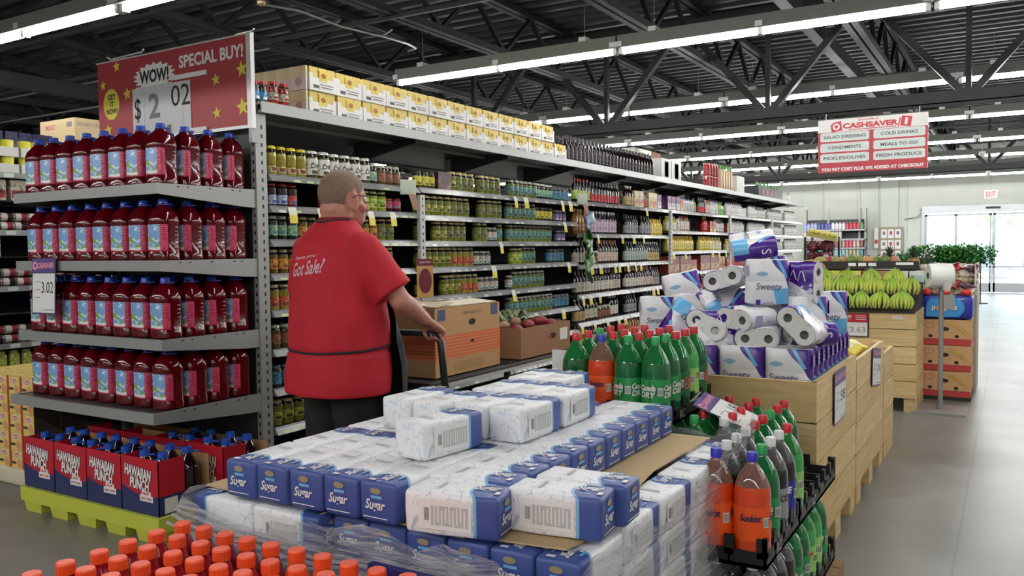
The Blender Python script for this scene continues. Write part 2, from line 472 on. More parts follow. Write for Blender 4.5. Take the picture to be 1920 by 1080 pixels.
f = MB(); f.box((DX0-0.03, 27.12, DZ-0.02), (DX1+0.03, 27.2, 2.5)); f.box((DX0-0.03, 27.14, 0), (DX0+0.05, 27.4, DZ)); f.box((DX1-0.05, 27.14, 0), (DX1+0.03, 27.4, DZ)); f.box((-0.49, 27.15, 0), (-0.46, 27.2, 2.3))
struct('trim_2', f, [alu])
s = MB(); s.cbox((-0.47, 27.09, 2.415), (0.36, 0.07, 0.05)); tag(ob('door_sensor', s.mesh('door_sensor', [black])), 'black motion sensor bar above the sliding entrance doors', 'sensor')
s = MB(); s.cbox((-2.24, 27.05, 0.98), (0.16, 0.14, 0.6)); tag(ob('door_post_box', s.mesh('door_post_box', [mat('grey_box', (140, 146, 148), 0.5)])), 'grey metal box on the left post of the entrance doors', 'box')
e = MB(); e.cbox((-0.53, 27.15, 2.79), (0.32, 0.06, 0.23), 0); e.text('EXIT', FM((-0.53, 27.12, 2.79), (1,0,0), (0,0,1)), 0.24, 0.15, 1, bold=0.02); e.tube([(-0.53, 27.15, 2.9), (-0.53, 27.15, 4.2)], 0.012, 6, 2)
tag(ob('exit_sign', e.mesh('exit_sign', [mat('exit_white', (235, 232, 230), 0.5, emit=0.25), mat('exit_red', (220, 50, 60), 0.5, emit=0.5), wallm])), 'white EXIT sign with red letters above the entrance doors', 'sign')
c = MB(); c.tube([(-2.28, 27.12, 2.45), (-2.3, 27.12, 2.3), (-2.4, 27.12, 2.2), (-2.6, 27.12, 2.17), (-2.75, 27.12, 2.14)], 0.012, 6)
tag(ob('cable', c.mesh('cable', [cm])), 'grey cable drooping on the wall left of the doors', 'cable')
# outside: pavement, lawn, trees and parked cars seen pale through the glass
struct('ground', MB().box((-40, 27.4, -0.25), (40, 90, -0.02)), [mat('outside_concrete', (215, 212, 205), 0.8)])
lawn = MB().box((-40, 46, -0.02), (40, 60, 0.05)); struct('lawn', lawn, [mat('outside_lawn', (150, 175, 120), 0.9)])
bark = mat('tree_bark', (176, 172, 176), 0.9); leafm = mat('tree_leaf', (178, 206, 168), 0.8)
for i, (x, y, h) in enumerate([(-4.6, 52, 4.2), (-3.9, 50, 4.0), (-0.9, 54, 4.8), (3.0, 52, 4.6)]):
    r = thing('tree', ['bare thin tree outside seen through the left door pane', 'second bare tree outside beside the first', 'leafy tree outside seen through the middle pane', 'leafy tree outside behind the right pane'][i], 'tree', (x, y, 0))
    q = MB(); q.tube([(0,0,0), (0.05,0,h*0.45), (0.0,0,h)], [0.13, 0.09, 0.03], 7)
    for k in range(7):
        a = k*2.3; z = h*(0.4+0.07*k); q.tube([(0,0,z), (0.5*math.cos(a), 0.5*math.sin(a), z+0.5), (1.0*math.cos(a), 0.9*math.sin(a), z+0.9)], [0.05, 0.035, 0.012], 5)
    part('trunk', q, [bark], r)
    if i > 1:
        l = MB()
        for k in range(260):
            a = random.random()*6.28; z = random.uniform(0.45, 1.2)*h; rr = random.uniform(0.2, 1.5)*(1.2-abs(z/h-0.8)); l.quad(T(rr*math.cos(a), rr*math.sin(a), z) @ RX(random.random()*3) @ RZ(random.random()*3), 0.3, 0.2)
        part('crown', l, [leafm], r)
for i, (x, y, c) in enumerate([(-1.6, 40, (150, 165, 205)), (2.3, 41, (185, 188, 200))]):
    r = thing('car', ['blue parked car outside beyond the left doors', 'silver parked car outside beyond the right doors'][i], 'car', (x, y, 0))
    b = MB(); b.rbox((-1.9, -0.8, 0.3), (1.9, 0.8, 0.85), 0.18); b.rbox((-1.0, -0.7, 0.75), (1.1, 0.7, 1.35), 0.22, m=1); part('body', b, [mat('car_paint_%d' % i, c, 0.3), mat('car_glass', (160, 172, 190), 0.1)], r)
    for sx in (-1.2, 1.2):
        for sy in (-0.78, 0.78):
            q = MB(); q.cyl((sx, sy-0.09, 0.32), (sx, sy+0.09, 0.32), 0.32, n=18); part('wheel', q, [mat('glare_pale_tyre', (140, 142, 150), 0.8)], r)  # tyre colour lightened to imitate the overexposed glare outdoors

# ================================================================ GONDOLA (main shelving run)
GX = -3.66; SP = -4.33; Y0 = 3.55; BW = BW_ = 1.28
def lip_mat():
    m, t = pmat('shelf_price_rail', 0.3, metal=0.25)
    t.col(t.ramp(t.noise(3, 2), [(0.35, (140, 142, 142)), (0.7, (176, 178, 178))])); return m
railm = lip_mat()
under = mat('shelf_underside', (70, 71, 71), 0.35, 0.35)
tagw = mat('price_label_white', (215, 220, 205), 0.6); tagg = mat('price_label_green', (196, 216, 160), 0.6)
ZB = {0: [1.85, 1.668, 1.471, 1.273, 1.06, 0.83, 0.60, 0.371], 1: [1.855, 1.657, 1.466, 1.27, 1.056, 0.833, 0.60, 0.37], 2: [1.855, 1.657, 1.466, 1.27, 1.056, 0.833, 0.60, 0.37]}
for b in (3, 4): ZB[b] = [1.868, 1.548, 1.235, 0.935, 0.655, 0.38]
for b in (5, 6): ZB[b] = [1.868, 1.609, 1.35, 1.069, 0.80, 0.45]
for b in (7, 8, 9, 10): ZB[b] = [1.872, 1.60, 1.33, 1.05, 0.78, 0.45]
DEP = 0.46
def bay_word(b): return ['first bay beside the endcap', 'second bay', 'third bay', 'fourth bay', 'fifth bay', 'sixth bay', 'seventh bay', 'eighth bay', 'ninth bay', 'tenth bay', 'farthest bay'][b]
def ys(b): return 3.41 if b == 0 else Y0 + b*BW_
def ye(b): return Y0 + (b+1)*BW_
for b in range(11):
    y0 = ys(b); BW = ye(b) - y0
    root = thing('shelving_bay', 'grey steel shelving bay of the long pickle and sauce run, %s' % bay_word(b), 'shelving', (0, y0, 0), group='bays of the long shelving run')
    p = MB(); p.box((SP-0.012, 0.045, 0.1), (SP+0.012, BW-0.005, 1.87)); part('back_panel', p, [mat('gondola_back', (34, 34, 35), 0.7)], root)
    for yy in ((0, BW) if b == 10 else (0,)):
        u = MB(); u.box((SP-0.03, yy if yy == 0 else yy-0.04, 0), (SP+0.04, 0.04 if yy == 0 else yy, 2.3)); part('upright', u, [steel], root)
    k = MB(); k.box((GX-0.6, 0.0, 0.0), (GX+0.02, BW, 0.13), 0); part('base', k, [steel_d], root)
    for i, z in enumerate(ZB[b]):
        s = MB(); s.box((SP+0.02, 0.012, z-0.025), (GX-0.015, BW-0.012, z), 0); shf = part('shelf', s, [under], root); s = MB()
        s.add([(GX-0.02, 0.008, z+0.004), (GX-0.02, BW-0.008, z+0.004), (GX+0.012, BW-0.008, z-0.038), (GX+0.012, 0.008, z-0.038), (GX-0.03, 0.008, z-0.038), (GX-0.03, BW-0.008, z-0.038)],
              [(0,3,2,1), (2,3,4,5), (0,1,5,4), (0,4,3), (1,2,5)], 0)
        rr = random.Random(b*20+i)
        Mf = FM((GX-0.004, 0, z-0.017), (0,1,0), Vector((-0.61,0,0.79)))
        yy = 0.06
        while yy < BW-0.1:
            if rr.random() < 0.55:
                s.add([(GX-0.0135+0.0235*0+q[0], yy+q[1], z+q[2]) for q in ((-0.001, 0, -0.004), (-0.001, 0.055, -0.004), (0.0245, 0.055, -0.036), (0.0245, 0, -0.036))], [(0,3,2,1)], 3 if (b == 0 and rr.random() < 0.8) else 2)
            yy += 0.065 + rr.random()*0.08
        part('price_rail', s, [railm, under, tagw, tagg], shf)
    ts = -0.075 if b == 0 else 0.0
    s = MB(); s.box((SP-0.62, ts, 2.205), (GX+0.02, BW, 2.235), 1); s.box((GX+0.0, ts, 2.19), (GX+0.03, BW, 2.252), 0); s.box((SP-0.62, ts, 2.19), (SP-0.6, BW, 2.25), 0)
    s.box((GX-0.3, 0, 2.185), (GX-0.27, BW, 2.205), 0)
    part('top_shelf', s, [steel, under], root)
    k = MB()
    for yy in (0.02,):
        k.add([(SP+0.03, yy, 2.205), (GX-0.05, yy, 2.205), (GX-0.05, yy, 2.18), (SP+0.03, yy, 2.06), (SP+0.03, yy+0.006, 2.205), (GX-0.05, yy+0.006, 2.205), (GX-0.05, yy+0.006, 2.18), (SP+0.03, yy+0.006, 2.06)], [(0,1,2,3), (7,6,5,4), (2,1,5,6), (3,2,6,7)])
    part('bracket', k, [steel_d], root)
for y, z0, z1 in ((4.83, 1.28, 1.80), (9.95, 1.2, 1.86), (12.51, 1.1, 1.86), (15.07, 1.1, 1.86)):
    u = MB(); u.box((GX-0.01, y-0.028, z0), (GX+0.02, y+0.028, z1), 0)
    zz = z0+0.03
    while zz < z1: u.box((GX+0.0195, y-0.006, zz), (GX+0.021, y+0.006, zz+0.02), 1); zz += 0.05
    tag(ob('divider_post', u.mesh('divider_post', [mat('post_light_grey', (186, 188, 186), 0.4), black])), 'pale slotted post at the front of the long shelving, %s from the endcap' % {4.83: 'nearest', 9.95: 'second', 12.51: 'third', 15.07: 'fourth'}[y], 'post', 'pale slotted posts')
BW = BW_
# the far side of the run, its goods seen through the gap under the top shelf
# ================================================================ GOODS
def jar_kind(name, cat, h, r, lid, body, lab, lz=(0.2, 0.75), lh=0.018, neck=0.86, text=None, near=True, cont=None, shade=None):
    mb = mat('glassfill_%s' % '_'.join(map(str, body)), body, 0.12, spec=0.6, coat=0.3)
    if cont:
        key = 'fill_' + name
        if key not in _M:
            mb, t = pmat(key, 0.12, coat=0.3); t.col(t.ramp(t.noise(45, 2), [(0.38, body), (0.6, cont)]))
        else: mb = _M[key]
    ml = mat('lid_%s' % '_'.join(map(str, lid)), lid, 0.35, 0.2); mm = print_mat('lab_%s' % '_'.join(map(str, lab)), lab)
    a = MB(); a.lathe([(0, 0), (r*0.86, 0), (r, 0.008), (r, h*0.76)], 14); a.lathe([(r, h*0.76), (r*0.97, h*0.82), (r*neck*0.9, h*0.89), (r*neck*0.88, h-lh*0.6), (0, h-lh*0.6)], 14, 1)
    l = MB(); l.lathe([(r*neck, h-lh), (r*neck*1.02, h-lh*0.3), (r*neck*0.9, h), (0, h)], 14)
    q = MB()
    if lab:
        q.lathe([(r+0.0008, h*lz[0]), (r+0.0008, h*lz[1])], 14)
        if text:
            for ang in (0.0,): q.text(text, FM(((r+0.0012), 0, h*(lz[0]*0.45+lz[1]*0.55)), (0,1,0), (0,0,1)), r*1.3, h*(lz[1]-lz[0])*0.3, 1, bold=0.02, wrap=r)
        q.add([((r+0.0016)*math.cos(u), (r+0.0016)*math.sin(u), zz) for zz in (h*(lz[0]+0.04), h*(lz[0]+0.16)) for u in (-0.5, -0.25, 0, 0.25, 0.5)], [(i, i+1, i+6, i+5) for i in range(4)], 1)
    mk = mat('labink_%s' % name, shade or (90, 100, 60), 0.6)
    if near: return Kind(name, cat, a.mesh(name, [mb, mat('dark_glass', (40, 40, 26), 0.1, coat=0.5)]), [('lid', l.mesh(name+'_lid', [ml])), ('label', q.mesh(name+'_label', [mm, mk]))])
    o = MB(); o.add(a.v, a.f, 0, True); o.add(l.v, l.f, 1, True); o.add(q.v, q.f, 2, False)
    return Kind(name, cat, o.mesh(name, [mb, ml, mm]))
def bottle_kind(name, cat, h, r, cap, body, lab, lz=(0.12, 0.5), shoulder=0.62, neck=0.34, caph=0.10, near=False, text=None, capr=None, sq=2.0):
    mb = mat('glassfill_%s' % '_'.join(map(str, body)), body, 0.12, spec=0.6, coat=0.3)
    ml = mat('lid_%s' % '_'.join(map(str, cap)), cap, 0.35, 0.0); mm = print_mat('lab_%s' % '_'.join(map(str, lab)), lab)
    capr = capr or neck*1.12
    o = MB(); o.lathe([(0, 0), (r*0.88, 0), (r, 0.01), (r, h*shoulder), (r*0.85, h*(shoulder+0.08)), (r*neck, h*(shoulder+0.2)), (r*neck, h*(1-caph)), (0, h*(1-caph))], 12, 0, sq=sq)
    o.lathe([(r*capr, h*(1-caph)), (r*capr*0.97, h), (0, h)], 10, 1)
    o.lathe([(r+0.001, h*lz[0]), (r+0.001, h*lz[1])], 12, 2, sq=sq)
    return Kind(name, cat, o.mesh(name, [mb, ml, mm]))
GOLD = (214, 200, 140); OLV = (96, 104, 40); OLV2 = (128, 132, 48)
K = {}
K['gp'] = jar_kind('pickle_jar', 'jar', 0.152, 0.040, GOLD, OLV, (118, 122, 66), (0.22, 0.6), cont=(140, 146, 60), shade=(60, 70, 30))
K['gq'] = jar_kind('pickle_jar', 'jar', 0.152, 0.040, GOLD, (120, 122, 36), (172, 170, 66), (0.22, 0.55), cont=(160, 160, 60), shade=(70, 84, 30))
K['tp'] = jar_kind('pickle_jar', 'jar', 0.148, 0.038, (160, 165, 150), (60, 82, 58), (96, 150, 140), (0.2, 0.66), cont=(90, 112, 60), shade=(210, 225, 215))
K['wp'] = jar_kind('pickle_jar', 'jar', 0.175, 0.046, (235, 235, 230), (92, 90, 42), (222, 224, 216), (0.15, 0.72), shade=(60, 130, 90), text='Dill')
K['wr'] = jar_kind('pickle_jar', 'jar', 0.172, 0.044, (235, 235, 230), (92, 90, 42), (226, 222, 222), (0.15, 0.72), shade=(200, 70, 110), text='Dill')
K['yp'] = jar_kind('pepper_jar', 'jar', 0.175, 0.037, (226, 208, 60), (138, 126, 44), (206, 190, 130), (0.12, 0.32), cont=(176, 166, 70), shade=(120, 60, 40))
K['yl'] = jar_kind('relish_jar', 'jar', 0.128, 0.036, (60, 62, 40), (60, 62, 34), (216, 210, 62), (0.2, 0.72), shade=(90, 96, 40))
K['rb'] = jar_kind('salsa_jar', 'jar', 0.142, 0.037, (176, 40, 44), (52, 34, 34), (170, 190, 216), (0.12, 0.5), shade=(60, 90, 160))
K['rr'] = jar_kind('salsa_jar', 'jar', 0.142, 0.037, (176, 40, 44), (52, 34, 34), (204, 60, 44), (0.12, 0.5), shade=(240, 170, 80))
K['lg'] = jar_kind('olive_jar', 'jar', 0.145, 0.034, (190, 196, 180), (40, 52, 40), (150, 202, 160), (0.2, 0.62), shade=(80, 140, 150))
K['og'] = jar_kind('pepper_jar', 'jar', 0.145, 0.035, (190, 180, 150), (122, 96, 34), (226, 160, 60), (0.2, 0.6), shade=(130, 60, 30))
K['br'] = jar_kind('relish_jar', 'jar', 0.14, 0.037, (180, 178, 160), (92, 74, 44), (150, 84, 60), (0.2, 0.6), shade=(220, 200, 170))
K['gy'] = jar_kind('relish_jar', 'jar', 0.14, 0.040, (206, 212, 150), (158, 172, 50), (190, 220, 90), (0.2, 0.62), shade=(240, 240, 240), text='lindsay')
K['dk'] = jar_kind('olive_jar', 'jar', 0.10, 0.038, (150, 40, 50), (60, 20, 28), (200, 60, 96), (0.3, 0.8), shade=(240, 230, 230))
K['ct'] = jar_kind('olive_jar', 'jar', 0.12, 0.036, (170, 172, 160), (70, 70, 60), (204, 200, 186), (0.15, 0.68), shade=(120, 60, 60))
K['pu'] = jar_kind('jam_jar', 'jar', 0.11, 0.038, (120, 110, 140), (50, 34, 66), (120, 104, 160), (0.15, 0.7), shade=(220, 220, 220))
K['rd'] = jar_kind('pepper_jar', 'jar', 0.15, 0.037, (190, 180, 140), (150, 130, 40), (206, 96, 54), (0.12, 0.5), cont=(176, 60, 40), shade=(240, 220, 80))
K['bw'] = jar_kind('olive_jar', 'jar', 0.13, 0.036, (80, 90, 100), (40, 56, 60), (70, 130, 160), (0.15, 0.72), shade=(235, 240, 240))
BK = {}
BK['hs'] = bottle_kind('hot_sauce_bottle', 'bottle', 0.235, 0.031, (190, 30, 36), (34, 22, 20), (180, 206, 90))
BK['co'] = bottle_kind('sauce_bottle', 'bottle', 0.225, 0.033, (30, 30, 30), (26, 20, 20), (196, 40, 52), (0.1, 0.42))
BK['tw'] = bottle_kind('sauce_bottle', 'bottle', 0.235, 0.034, (214, 214, 206), (28, 20, 18), (196, 170, 100), (0.08, 0.48))
BK['hy'] = bottle_kind('honey_bottle', 'bottle', 0.25, 0.034, (206, 150, 60), (170, 116, 40), (206, 150, 70), (0.15, 0.4), near=True)
BK['pw'] = bottle_kind('dressing_bottle', 'bottle', 0.24, 0.034, (232, 232, 230), (40, 24, 34), (206, 180, 204), (0.1, 0.62))
BK['vb'] = bottle_kind('vinegar_bottle', 'bottle', 0.225, 0.034, (40, 40, 44), (30, 28, 30), (150, 152, 156), (0.1, 0.5))
BK['bq'] = bottle_kind('barbecue_bottle', 'bottle', 0.25, 0.036, (44, 30, 26), (36, 18, 14), (206, 196, 180), (0.12, 0.5))
BK['br'] = bottle_kind('barbecue_bottle', 'bottle', 0.25, 0.036, (196, 34, 44), (44, 18, 14), (190, 130, 120), (0.12, 0.5), caph=0.2)
BK['bp'] = bottle_kind('barbecue_bottle', 'bottle', 0.25, 0.036, (206, 196, 190), (40, 22, 18), (216, 210, 200), (0.12, 0.5), caph=0.2)
BK['pk'] = bottle_kind('barbecue_bottle', 'bottle', 0.25, 0.036, (190, 140, 120), (40, 22, 18), (206, 186, 170), (0.12, 0.5), caph=0.16)
BK['gd'] = bottle_kind('dressing_bottle', 'bottle', 0.24, 0.034, (110, 120, 104), (44, 52, 40), (172, 186, 176), (0.12, 0.55))
BK['mu'] = bottle_kind('mustard_bottle', 'bottle', 0.20, 0.036, (226, 200, 50), (214, 184, 40), (222, 206, 110), (0.15, 0.55), caph=0.16)
BK['ml'] = bottle_kind('mustard_bottle', 'bottle', 0.19, 0.036, (220, 210, 130), (206, 190, 96), (226, 220, 180), (0.12, 0.6), caph=0.14)
BK['ke'] = bottle_kind('ketchup_bottle', 'bottle', 0.22, 0.038, (230, 230, 226), (168, 26, 30), (206, 60, 50), (0.15, 0.55), caph=0.12)
BK['mr'] = bottle_kind('relish_bottle', 'bottle', 0.2, 0.036, (180, 40, 40), (176, 150, 130), (220, 200, 190), (0.15, 0.65), caph=0.12)
BK['wc'] = bottle_kind('mayonnaise_jar', 'jar', 0.17, 0.044, (60, 90, 150), (216, 212, 196), (190, 190, 196), (0.15, 0.7), shoulder=0.75, neck=0.75)
BK['gr'] = bottle_kind('lime_juice_bottle', 'bottle', 0.2, 0.04, (50, 140, 60), (120, 170, 60), (110, 180, 70))
BK['wh'] = bottle_kind('dressing_bottle', 'bottle', 0.21, 0.034, (40, 40, 44), (200, 200, 200), (224, 224, 222), (0.1, 0.75))
BK['wg'] = bottle_kind('dressing_bottle', 'bottle', 0.2, 0.034, (90, 96, 90), (90, 100, 90), (216, 216, 210), (0.1, 0.7))
def box_kind(name, cat, d, face, band, text=None, tcol=None, side=None):
    o = MB(); o.box((-d[0], -d[1]/2, 0), (0, d[1]/2, d[2]), 0)
    F = FM((0, 0, d[2]/2), (0,1,0), (0,0,1)); o.quad(F @ T(0, -d[2]*0.2, 0), d[1]*0.94, d[2]*0.4, 1, 0.001)
    if text: o.text(text, F @ T(0, d[2]*0.2, 0), d[1]*0.7, d[2]*0.22, 2, 0.0015, bold=0.02)
    return Kind(name, cat, o.mesh(name, [print_mat('bx_%s_a' % name + str(face), face, 22), print_mat('bx_%s_b' % name + str(band), band, 22), mat('bx_%s_c' % name + str(tcol), tcol or (240, 240, 235), 0.55)]))
BX = {}
BX['bn'] = (box_kind('snack_box', 'box', (0.2, 0.17, 0.14), (70, 40, 40), (96, 60, 50)), 0.18)
BX['rx'] = (box_kind('sauce_carton', 'carton', (0.3, 0.42, 0.22), (150, 60, 52), (176, 130, 90)), 0.44)
BX['ry'] = (box_kind('noodle_box', 'box', (0.2, 0.13, 0.19), (206, 186, 130), (196, 120, 60)), 0.14)
BX['pb'] = (box_kind('seasoning_box', 'box', (0.2, 0.14, 0.18), (96, 50, 100), (200, 196, 206)), 0.15)
BX['rc'] = (box_kind('seasoning_box', 'box', (0.2, 0.12, 0.16), (178, 60, 44), (216, 180, 90)), 0.13)
DESC = {'gp': 'green pickle jar with gold lid', 'gq': 'yellow-green pickle jar with gold lid', 'tp': 'pickle jar with teal label', 'wp': 'tall white-label dill pickle jar', 'wr': 'tall pickle jar with pink-and-white label',
 'yp': 'banana pepper jar with yellow cap', 'yl': 'small relish jar with yellow label', 'rb': 'red-lidded jar with blue label', 'rr': 'red-lidded jar with red label', 'lg': 'slim jar with pale green label', 'og': 'jar with orange label',
 'br': 'brown relish jar', 'gy': 'bright green relish jar', 'dk': 'short jar with pink label', 'ct': 'jar with cream label', 'pu': 'short purple jar', 'rd': 'jar of red and yellow peppers', 'bw': 'dark jar with blue label',
 'hs': 'hot sauce bottle with red cap', 'co': 'dark sauce bottle with red label', 'tw': 'dark bottle with white cap', 'hy': 'amber syrup bottle', 'pw': 'dressing bottle with white cap', 'vb': 'black-capped bottle with grey label',
 'bq': 'dark barbecue sauce bottle', 'pk': 'barbecue sauce bottle with tan cap', 'gd': 'green-capped dressing bottle', 'mu': 'yellow mustard squeeze bottle', 'ml': 'pale yellow mustard bottle', 'ke': 'red ketchup bottle', 'mr': 'red-capped relish bottle',
 'wc': 'white mayonnaise jar', 'gr': 'bright green juice bottle', 'wh': 'white dressing bottle with black cap', 'wg': 'grey-white dressing bottle', 'bn': 'dark brown snack box', 'rx': 'red and tan sauce carton', 'ry': 'cream and orange box', 'pb': 'purple and white box', 'rc': 'red and yellow box', 'bp': 'barbecue sauce bottle with white cap'}
JAR = {}
def spec(code):
    if code in K: return K[code]
    if code in BK: return BK[code]
    return BX[code][0]
PITCH = {}
def pitch(c):
    if c in BX: return BX[c][1]
    k = {'wp': 0.1, 'wr': 0.098, 'gp': 0.086, 'gq': 0.086, 'wc': 0.095, 'gy': 0.086}.get(c, 0.081 if c in K else 0.074); return k
# every shelf: runs of (kind, count) or a number for a gap in metres; from the near end (left in the photo)
ROW = {
 (0,0): [('yp',4), ('wp',2), ('wr',4), ('lg',1), ('br',3)], (1,0): [('yl',3), ('bn',1), ('gq',1), ('gp',3), 0.06, ('gp',4), ('tp',3)], (2,0): [0.03, ('tp',6), ('lg',4), ('bw',5)],
 (0,1): [('rb',2), ('rr',1), 0.2, ('rr',1), 0.04, ('lg',1), ('gy',5), ('dk',2)], (1,1): [('gq',5), ('gp',3), 0.16, ('gp',5)], (2,1): [('tp',6), ('yl',4), 0.04, ('pu',3)],
 (0,2): [('lg',3), ('og',2), ('br',2), ('gp',3), ('og',2), ('gp',2)], (1,2): [('gp',1), 0.12, ('gq',2), ('gp',3), 0.14, ('gp',2), ('ct',2), ('tp',1)], (2,2): [('tp',10), 0.1, ('pu',2)],
 (0,3): [('og',3), ('br',4), ('dk',3), ('ct',3), ('gp',1)], (1,3): [('gq',5), ('rd',4), ('ct',3)], (2,3): [0.06, ('gy',2), ('tp',3), 0.25, ('bw',4)],
 (0,4): [('rd',3), ('gp',4), ('rd',4), ('yl',3)], (1,4): [('yl',1), 0.22, ('gq',3), ('rd',3), ('ct',4)], (2,4): [('ct',1), ('tp',7)],
 (0,5): [('br',2), 0.1, ('bw',2), ('dk',3), ('gp',5)], (1,5): [('gp',3), 0.3, ('gp',3), ('tp',2)], (2,5): [('tp',10), ('bw',4)],
 (0,6): [('bw',2), ('gp',4), ('rd',3), ('gp',4)], (1,6): [('gp',6), ('bw',3), ('tp',4)], (2,6): [('gp',4), 0.3, ('bw',4)],
 (0,7): [('gq',3), ('gp',5), ('gq',5)], (1,7): [('gp',5), ('rd',5)], (2,7): [('gp',8), ('tp',4)],
 (3,0): [('hs',5), ('co',10)], (4,0): [('tw',3), ('ry',2), ('co',2), ('ry',2), ('pb',2)], (5,0): [('pb',3), ('rc',1), ('wc',5), ('gr',2)], (6,0): [('co',4), ('mr',3), ('wh',5), ('gr',3)], (7,0): [('wh',12)], (8,0): [('wh',6), ('wg',8)], (9,0): [('wg',14)], (10,0): [('wh',12)],
 (3,1): [('hy',5), ('pw',9)], (4,1): [('vb',5), 0.1, ('vb',4), ('mu',5)], (5,1): [('ml',5), ('wc',1), 0.05, ('mr',5)], (6,1): [0.2, ('ke',2), 0.1, ('rc',2), ('wg',6)], (7,1): [('rc',2), ('wh',10)], (8,1): [('wh',14)], (9,1): [('wg',14)], (10,1): [('wh',14)],
 (3,2): [('bq',3), ('br',4), ('pk',7)], (4,2): [('gd',9), ('tw',5)], (5,2): [('mu',14)], (6,2): [('mu',7), ('ml',7)], (7,2): [('ml',5), ('wh',8)], (8,2): [('wh',14)], (9,2): [('wg',14)], (10,2): [('wh',14)],
 (3,3): [('bq',4), ('bp',8), ('bq',3)], (4,3): [('bp',7), ('pk',4), ('vb',3)], (5,3): [('rx',2), ('rc',2)], (6,3): [('rx',2), ('ry',2)], (7,3): [('ke',13)], (8,3): [('wh',14)], (9,3): [('wg',10)], (10,3): [('wh',10)],
 (3,4): [('tw',3), ('bq',4), ('br',4), ('bp',3)], (4,4): [('vb',4), 0.2, ('bq',6)], (5,4): [('ke',4), ('hy',2), ('ke',6)], (6,4): [('ke',13)], (7,4): [('ke',12)], (8,4): [('wg',12)],
 (3,5): [('hy',4), ('bq',8)], (4,5): [('hy',5), ('bq',6)], (5,5): [('ke',10)], (6,5): [('ke',10)],
}
SHW = ['top', 'second', 'third', 'fourth', 'fifth', 'sixth', 'seventh', 'eighth']
def stock(b, i, runs):
    z = ZB[b][i]; y = ys(b) + 0.05; end = ye(b) - 0.03
    rr = random.Random(b*31+i)
    cnt = {}
    for r in runs:
        if not isinstance(r, tuple): y += r; continue
        c, n = r; p = pitch(c)
        for q in range(n):
            if y + p > end: break
            kd = spec(c); back = 0.0 if c in BX else 0.044
            cnt[c] = cnt.get(c, 0) + 1
            lb = '%s, %s along, %s shelf, %s from endcap' % (DESC[c], ORD[cnt[c]-1], SHW[i], bay_word(b).replace(' beside the endcap', '').replace('farthest', 'eleventh'))
            put(kd, lb, loc=(GX-0.05-back+rr.uniform(-0.006, 0.004), y+p/2, z), rz=rr.uniform(-0.4, 0.2) if c not in BX else 0, group='%ss on the long shelving' % kd.name.replace('_', ' '))
            y += p
for key, runs in ROW.items(): stock(key[0], key[1], runs)
# hanging price slips
slipm = mat('slip_white', (226, 226, 215), 0.7); slipy = mat('slip_yellow', (228, 210, 90), 0.7)
sb = MB(); sb.add([(0,-0.028,0), (0,0.028,0), (0.014,0.028,-0.045), (0.014,-0.028,-0.045)], [(0,3,2,1)], 0); sb.add([(0.014,-0.028,-0.045), (0.014,0.028,-0.045), (0.02,0.028,-0.095), (0.02,-0.028,-0.095)], [(0,3,2,1)], 1)
sb.add([(-0.001,-0.028,0), (-0.001,0.028,0), (0.013,0.028,-0.045), (0.013,-0.028,-0.045), (0.019,0.028,-0.095), (0.019,-0.028,-0.095)], [(0,1,2,3), (3,2,4,5)], 0)
SLIP = Kind('price_slip', 'price slip', sb.mesh('price_slip', [slipm, slipy]))
slips = [(547,382,0,1), (600,382,0,1), (694,390,0,1), (735,395,0,1), (965,365,1,0), (985,368,2,0), (1053,375,2,0), (1068,378,2,0), (1058,417,2,1), (938,457,1,2), (925,508,1,3), (1065,494,2,3), (962,545,2,4), (1005,590,2,5), (1055,580,2,5),
 (1211,388,4,0), (1120,440,3,1), (1165,438,3,1), (1187,438,3,1), (1205,440,3,1), (1108,498,3,2), (1125,496,3,2), (1152,493,3,2), (1160,492,3,2), (1176,491,4,2), (1190,490,4,2), (1200,490,4,2), (1092,552,3,3), (1106,549,3,3), (1123,547,3,3), (1224,532,4,3), (1232,530,4,3),
 (1090,605,3,4), (1114,600,3,4), (1138,597,3,4), (1159,593,3,4), (1171,590,3,4), (1262,474,5,2), (1284,472,5,2), (1335,468,6,2), (1347,466,6,2), (1360,465,6,2), (1265,512,5,3)]
from collections import Counter
sc_ = Counter()
for (px, py, b, i) in slips:
    p = at(px, py, 0, GX+0.013); sc_[(b, i)] += 1
    bb = min(10, max(0, int((p.y-Y0)/BW_)))
    ii = min(range(len(ZB[bb])), key=lambda q: abs(ZB[bb][q]-p.z)); sc_[('k', bb, ii)] += 1
    put(SLIP, 'price slip hanging below the %s shelf of the %s, %s along' % (SHW[ii], bay_word(bb).replace(' beside the endcap', ''), ORD[sc_[('k', bb, ii)]-1]), loc=(GX+0.014, p.y, ZB[bb][ii]-0.004), rz=random.uniform(-0.25, 0.1), group='price slips on the long shelving')
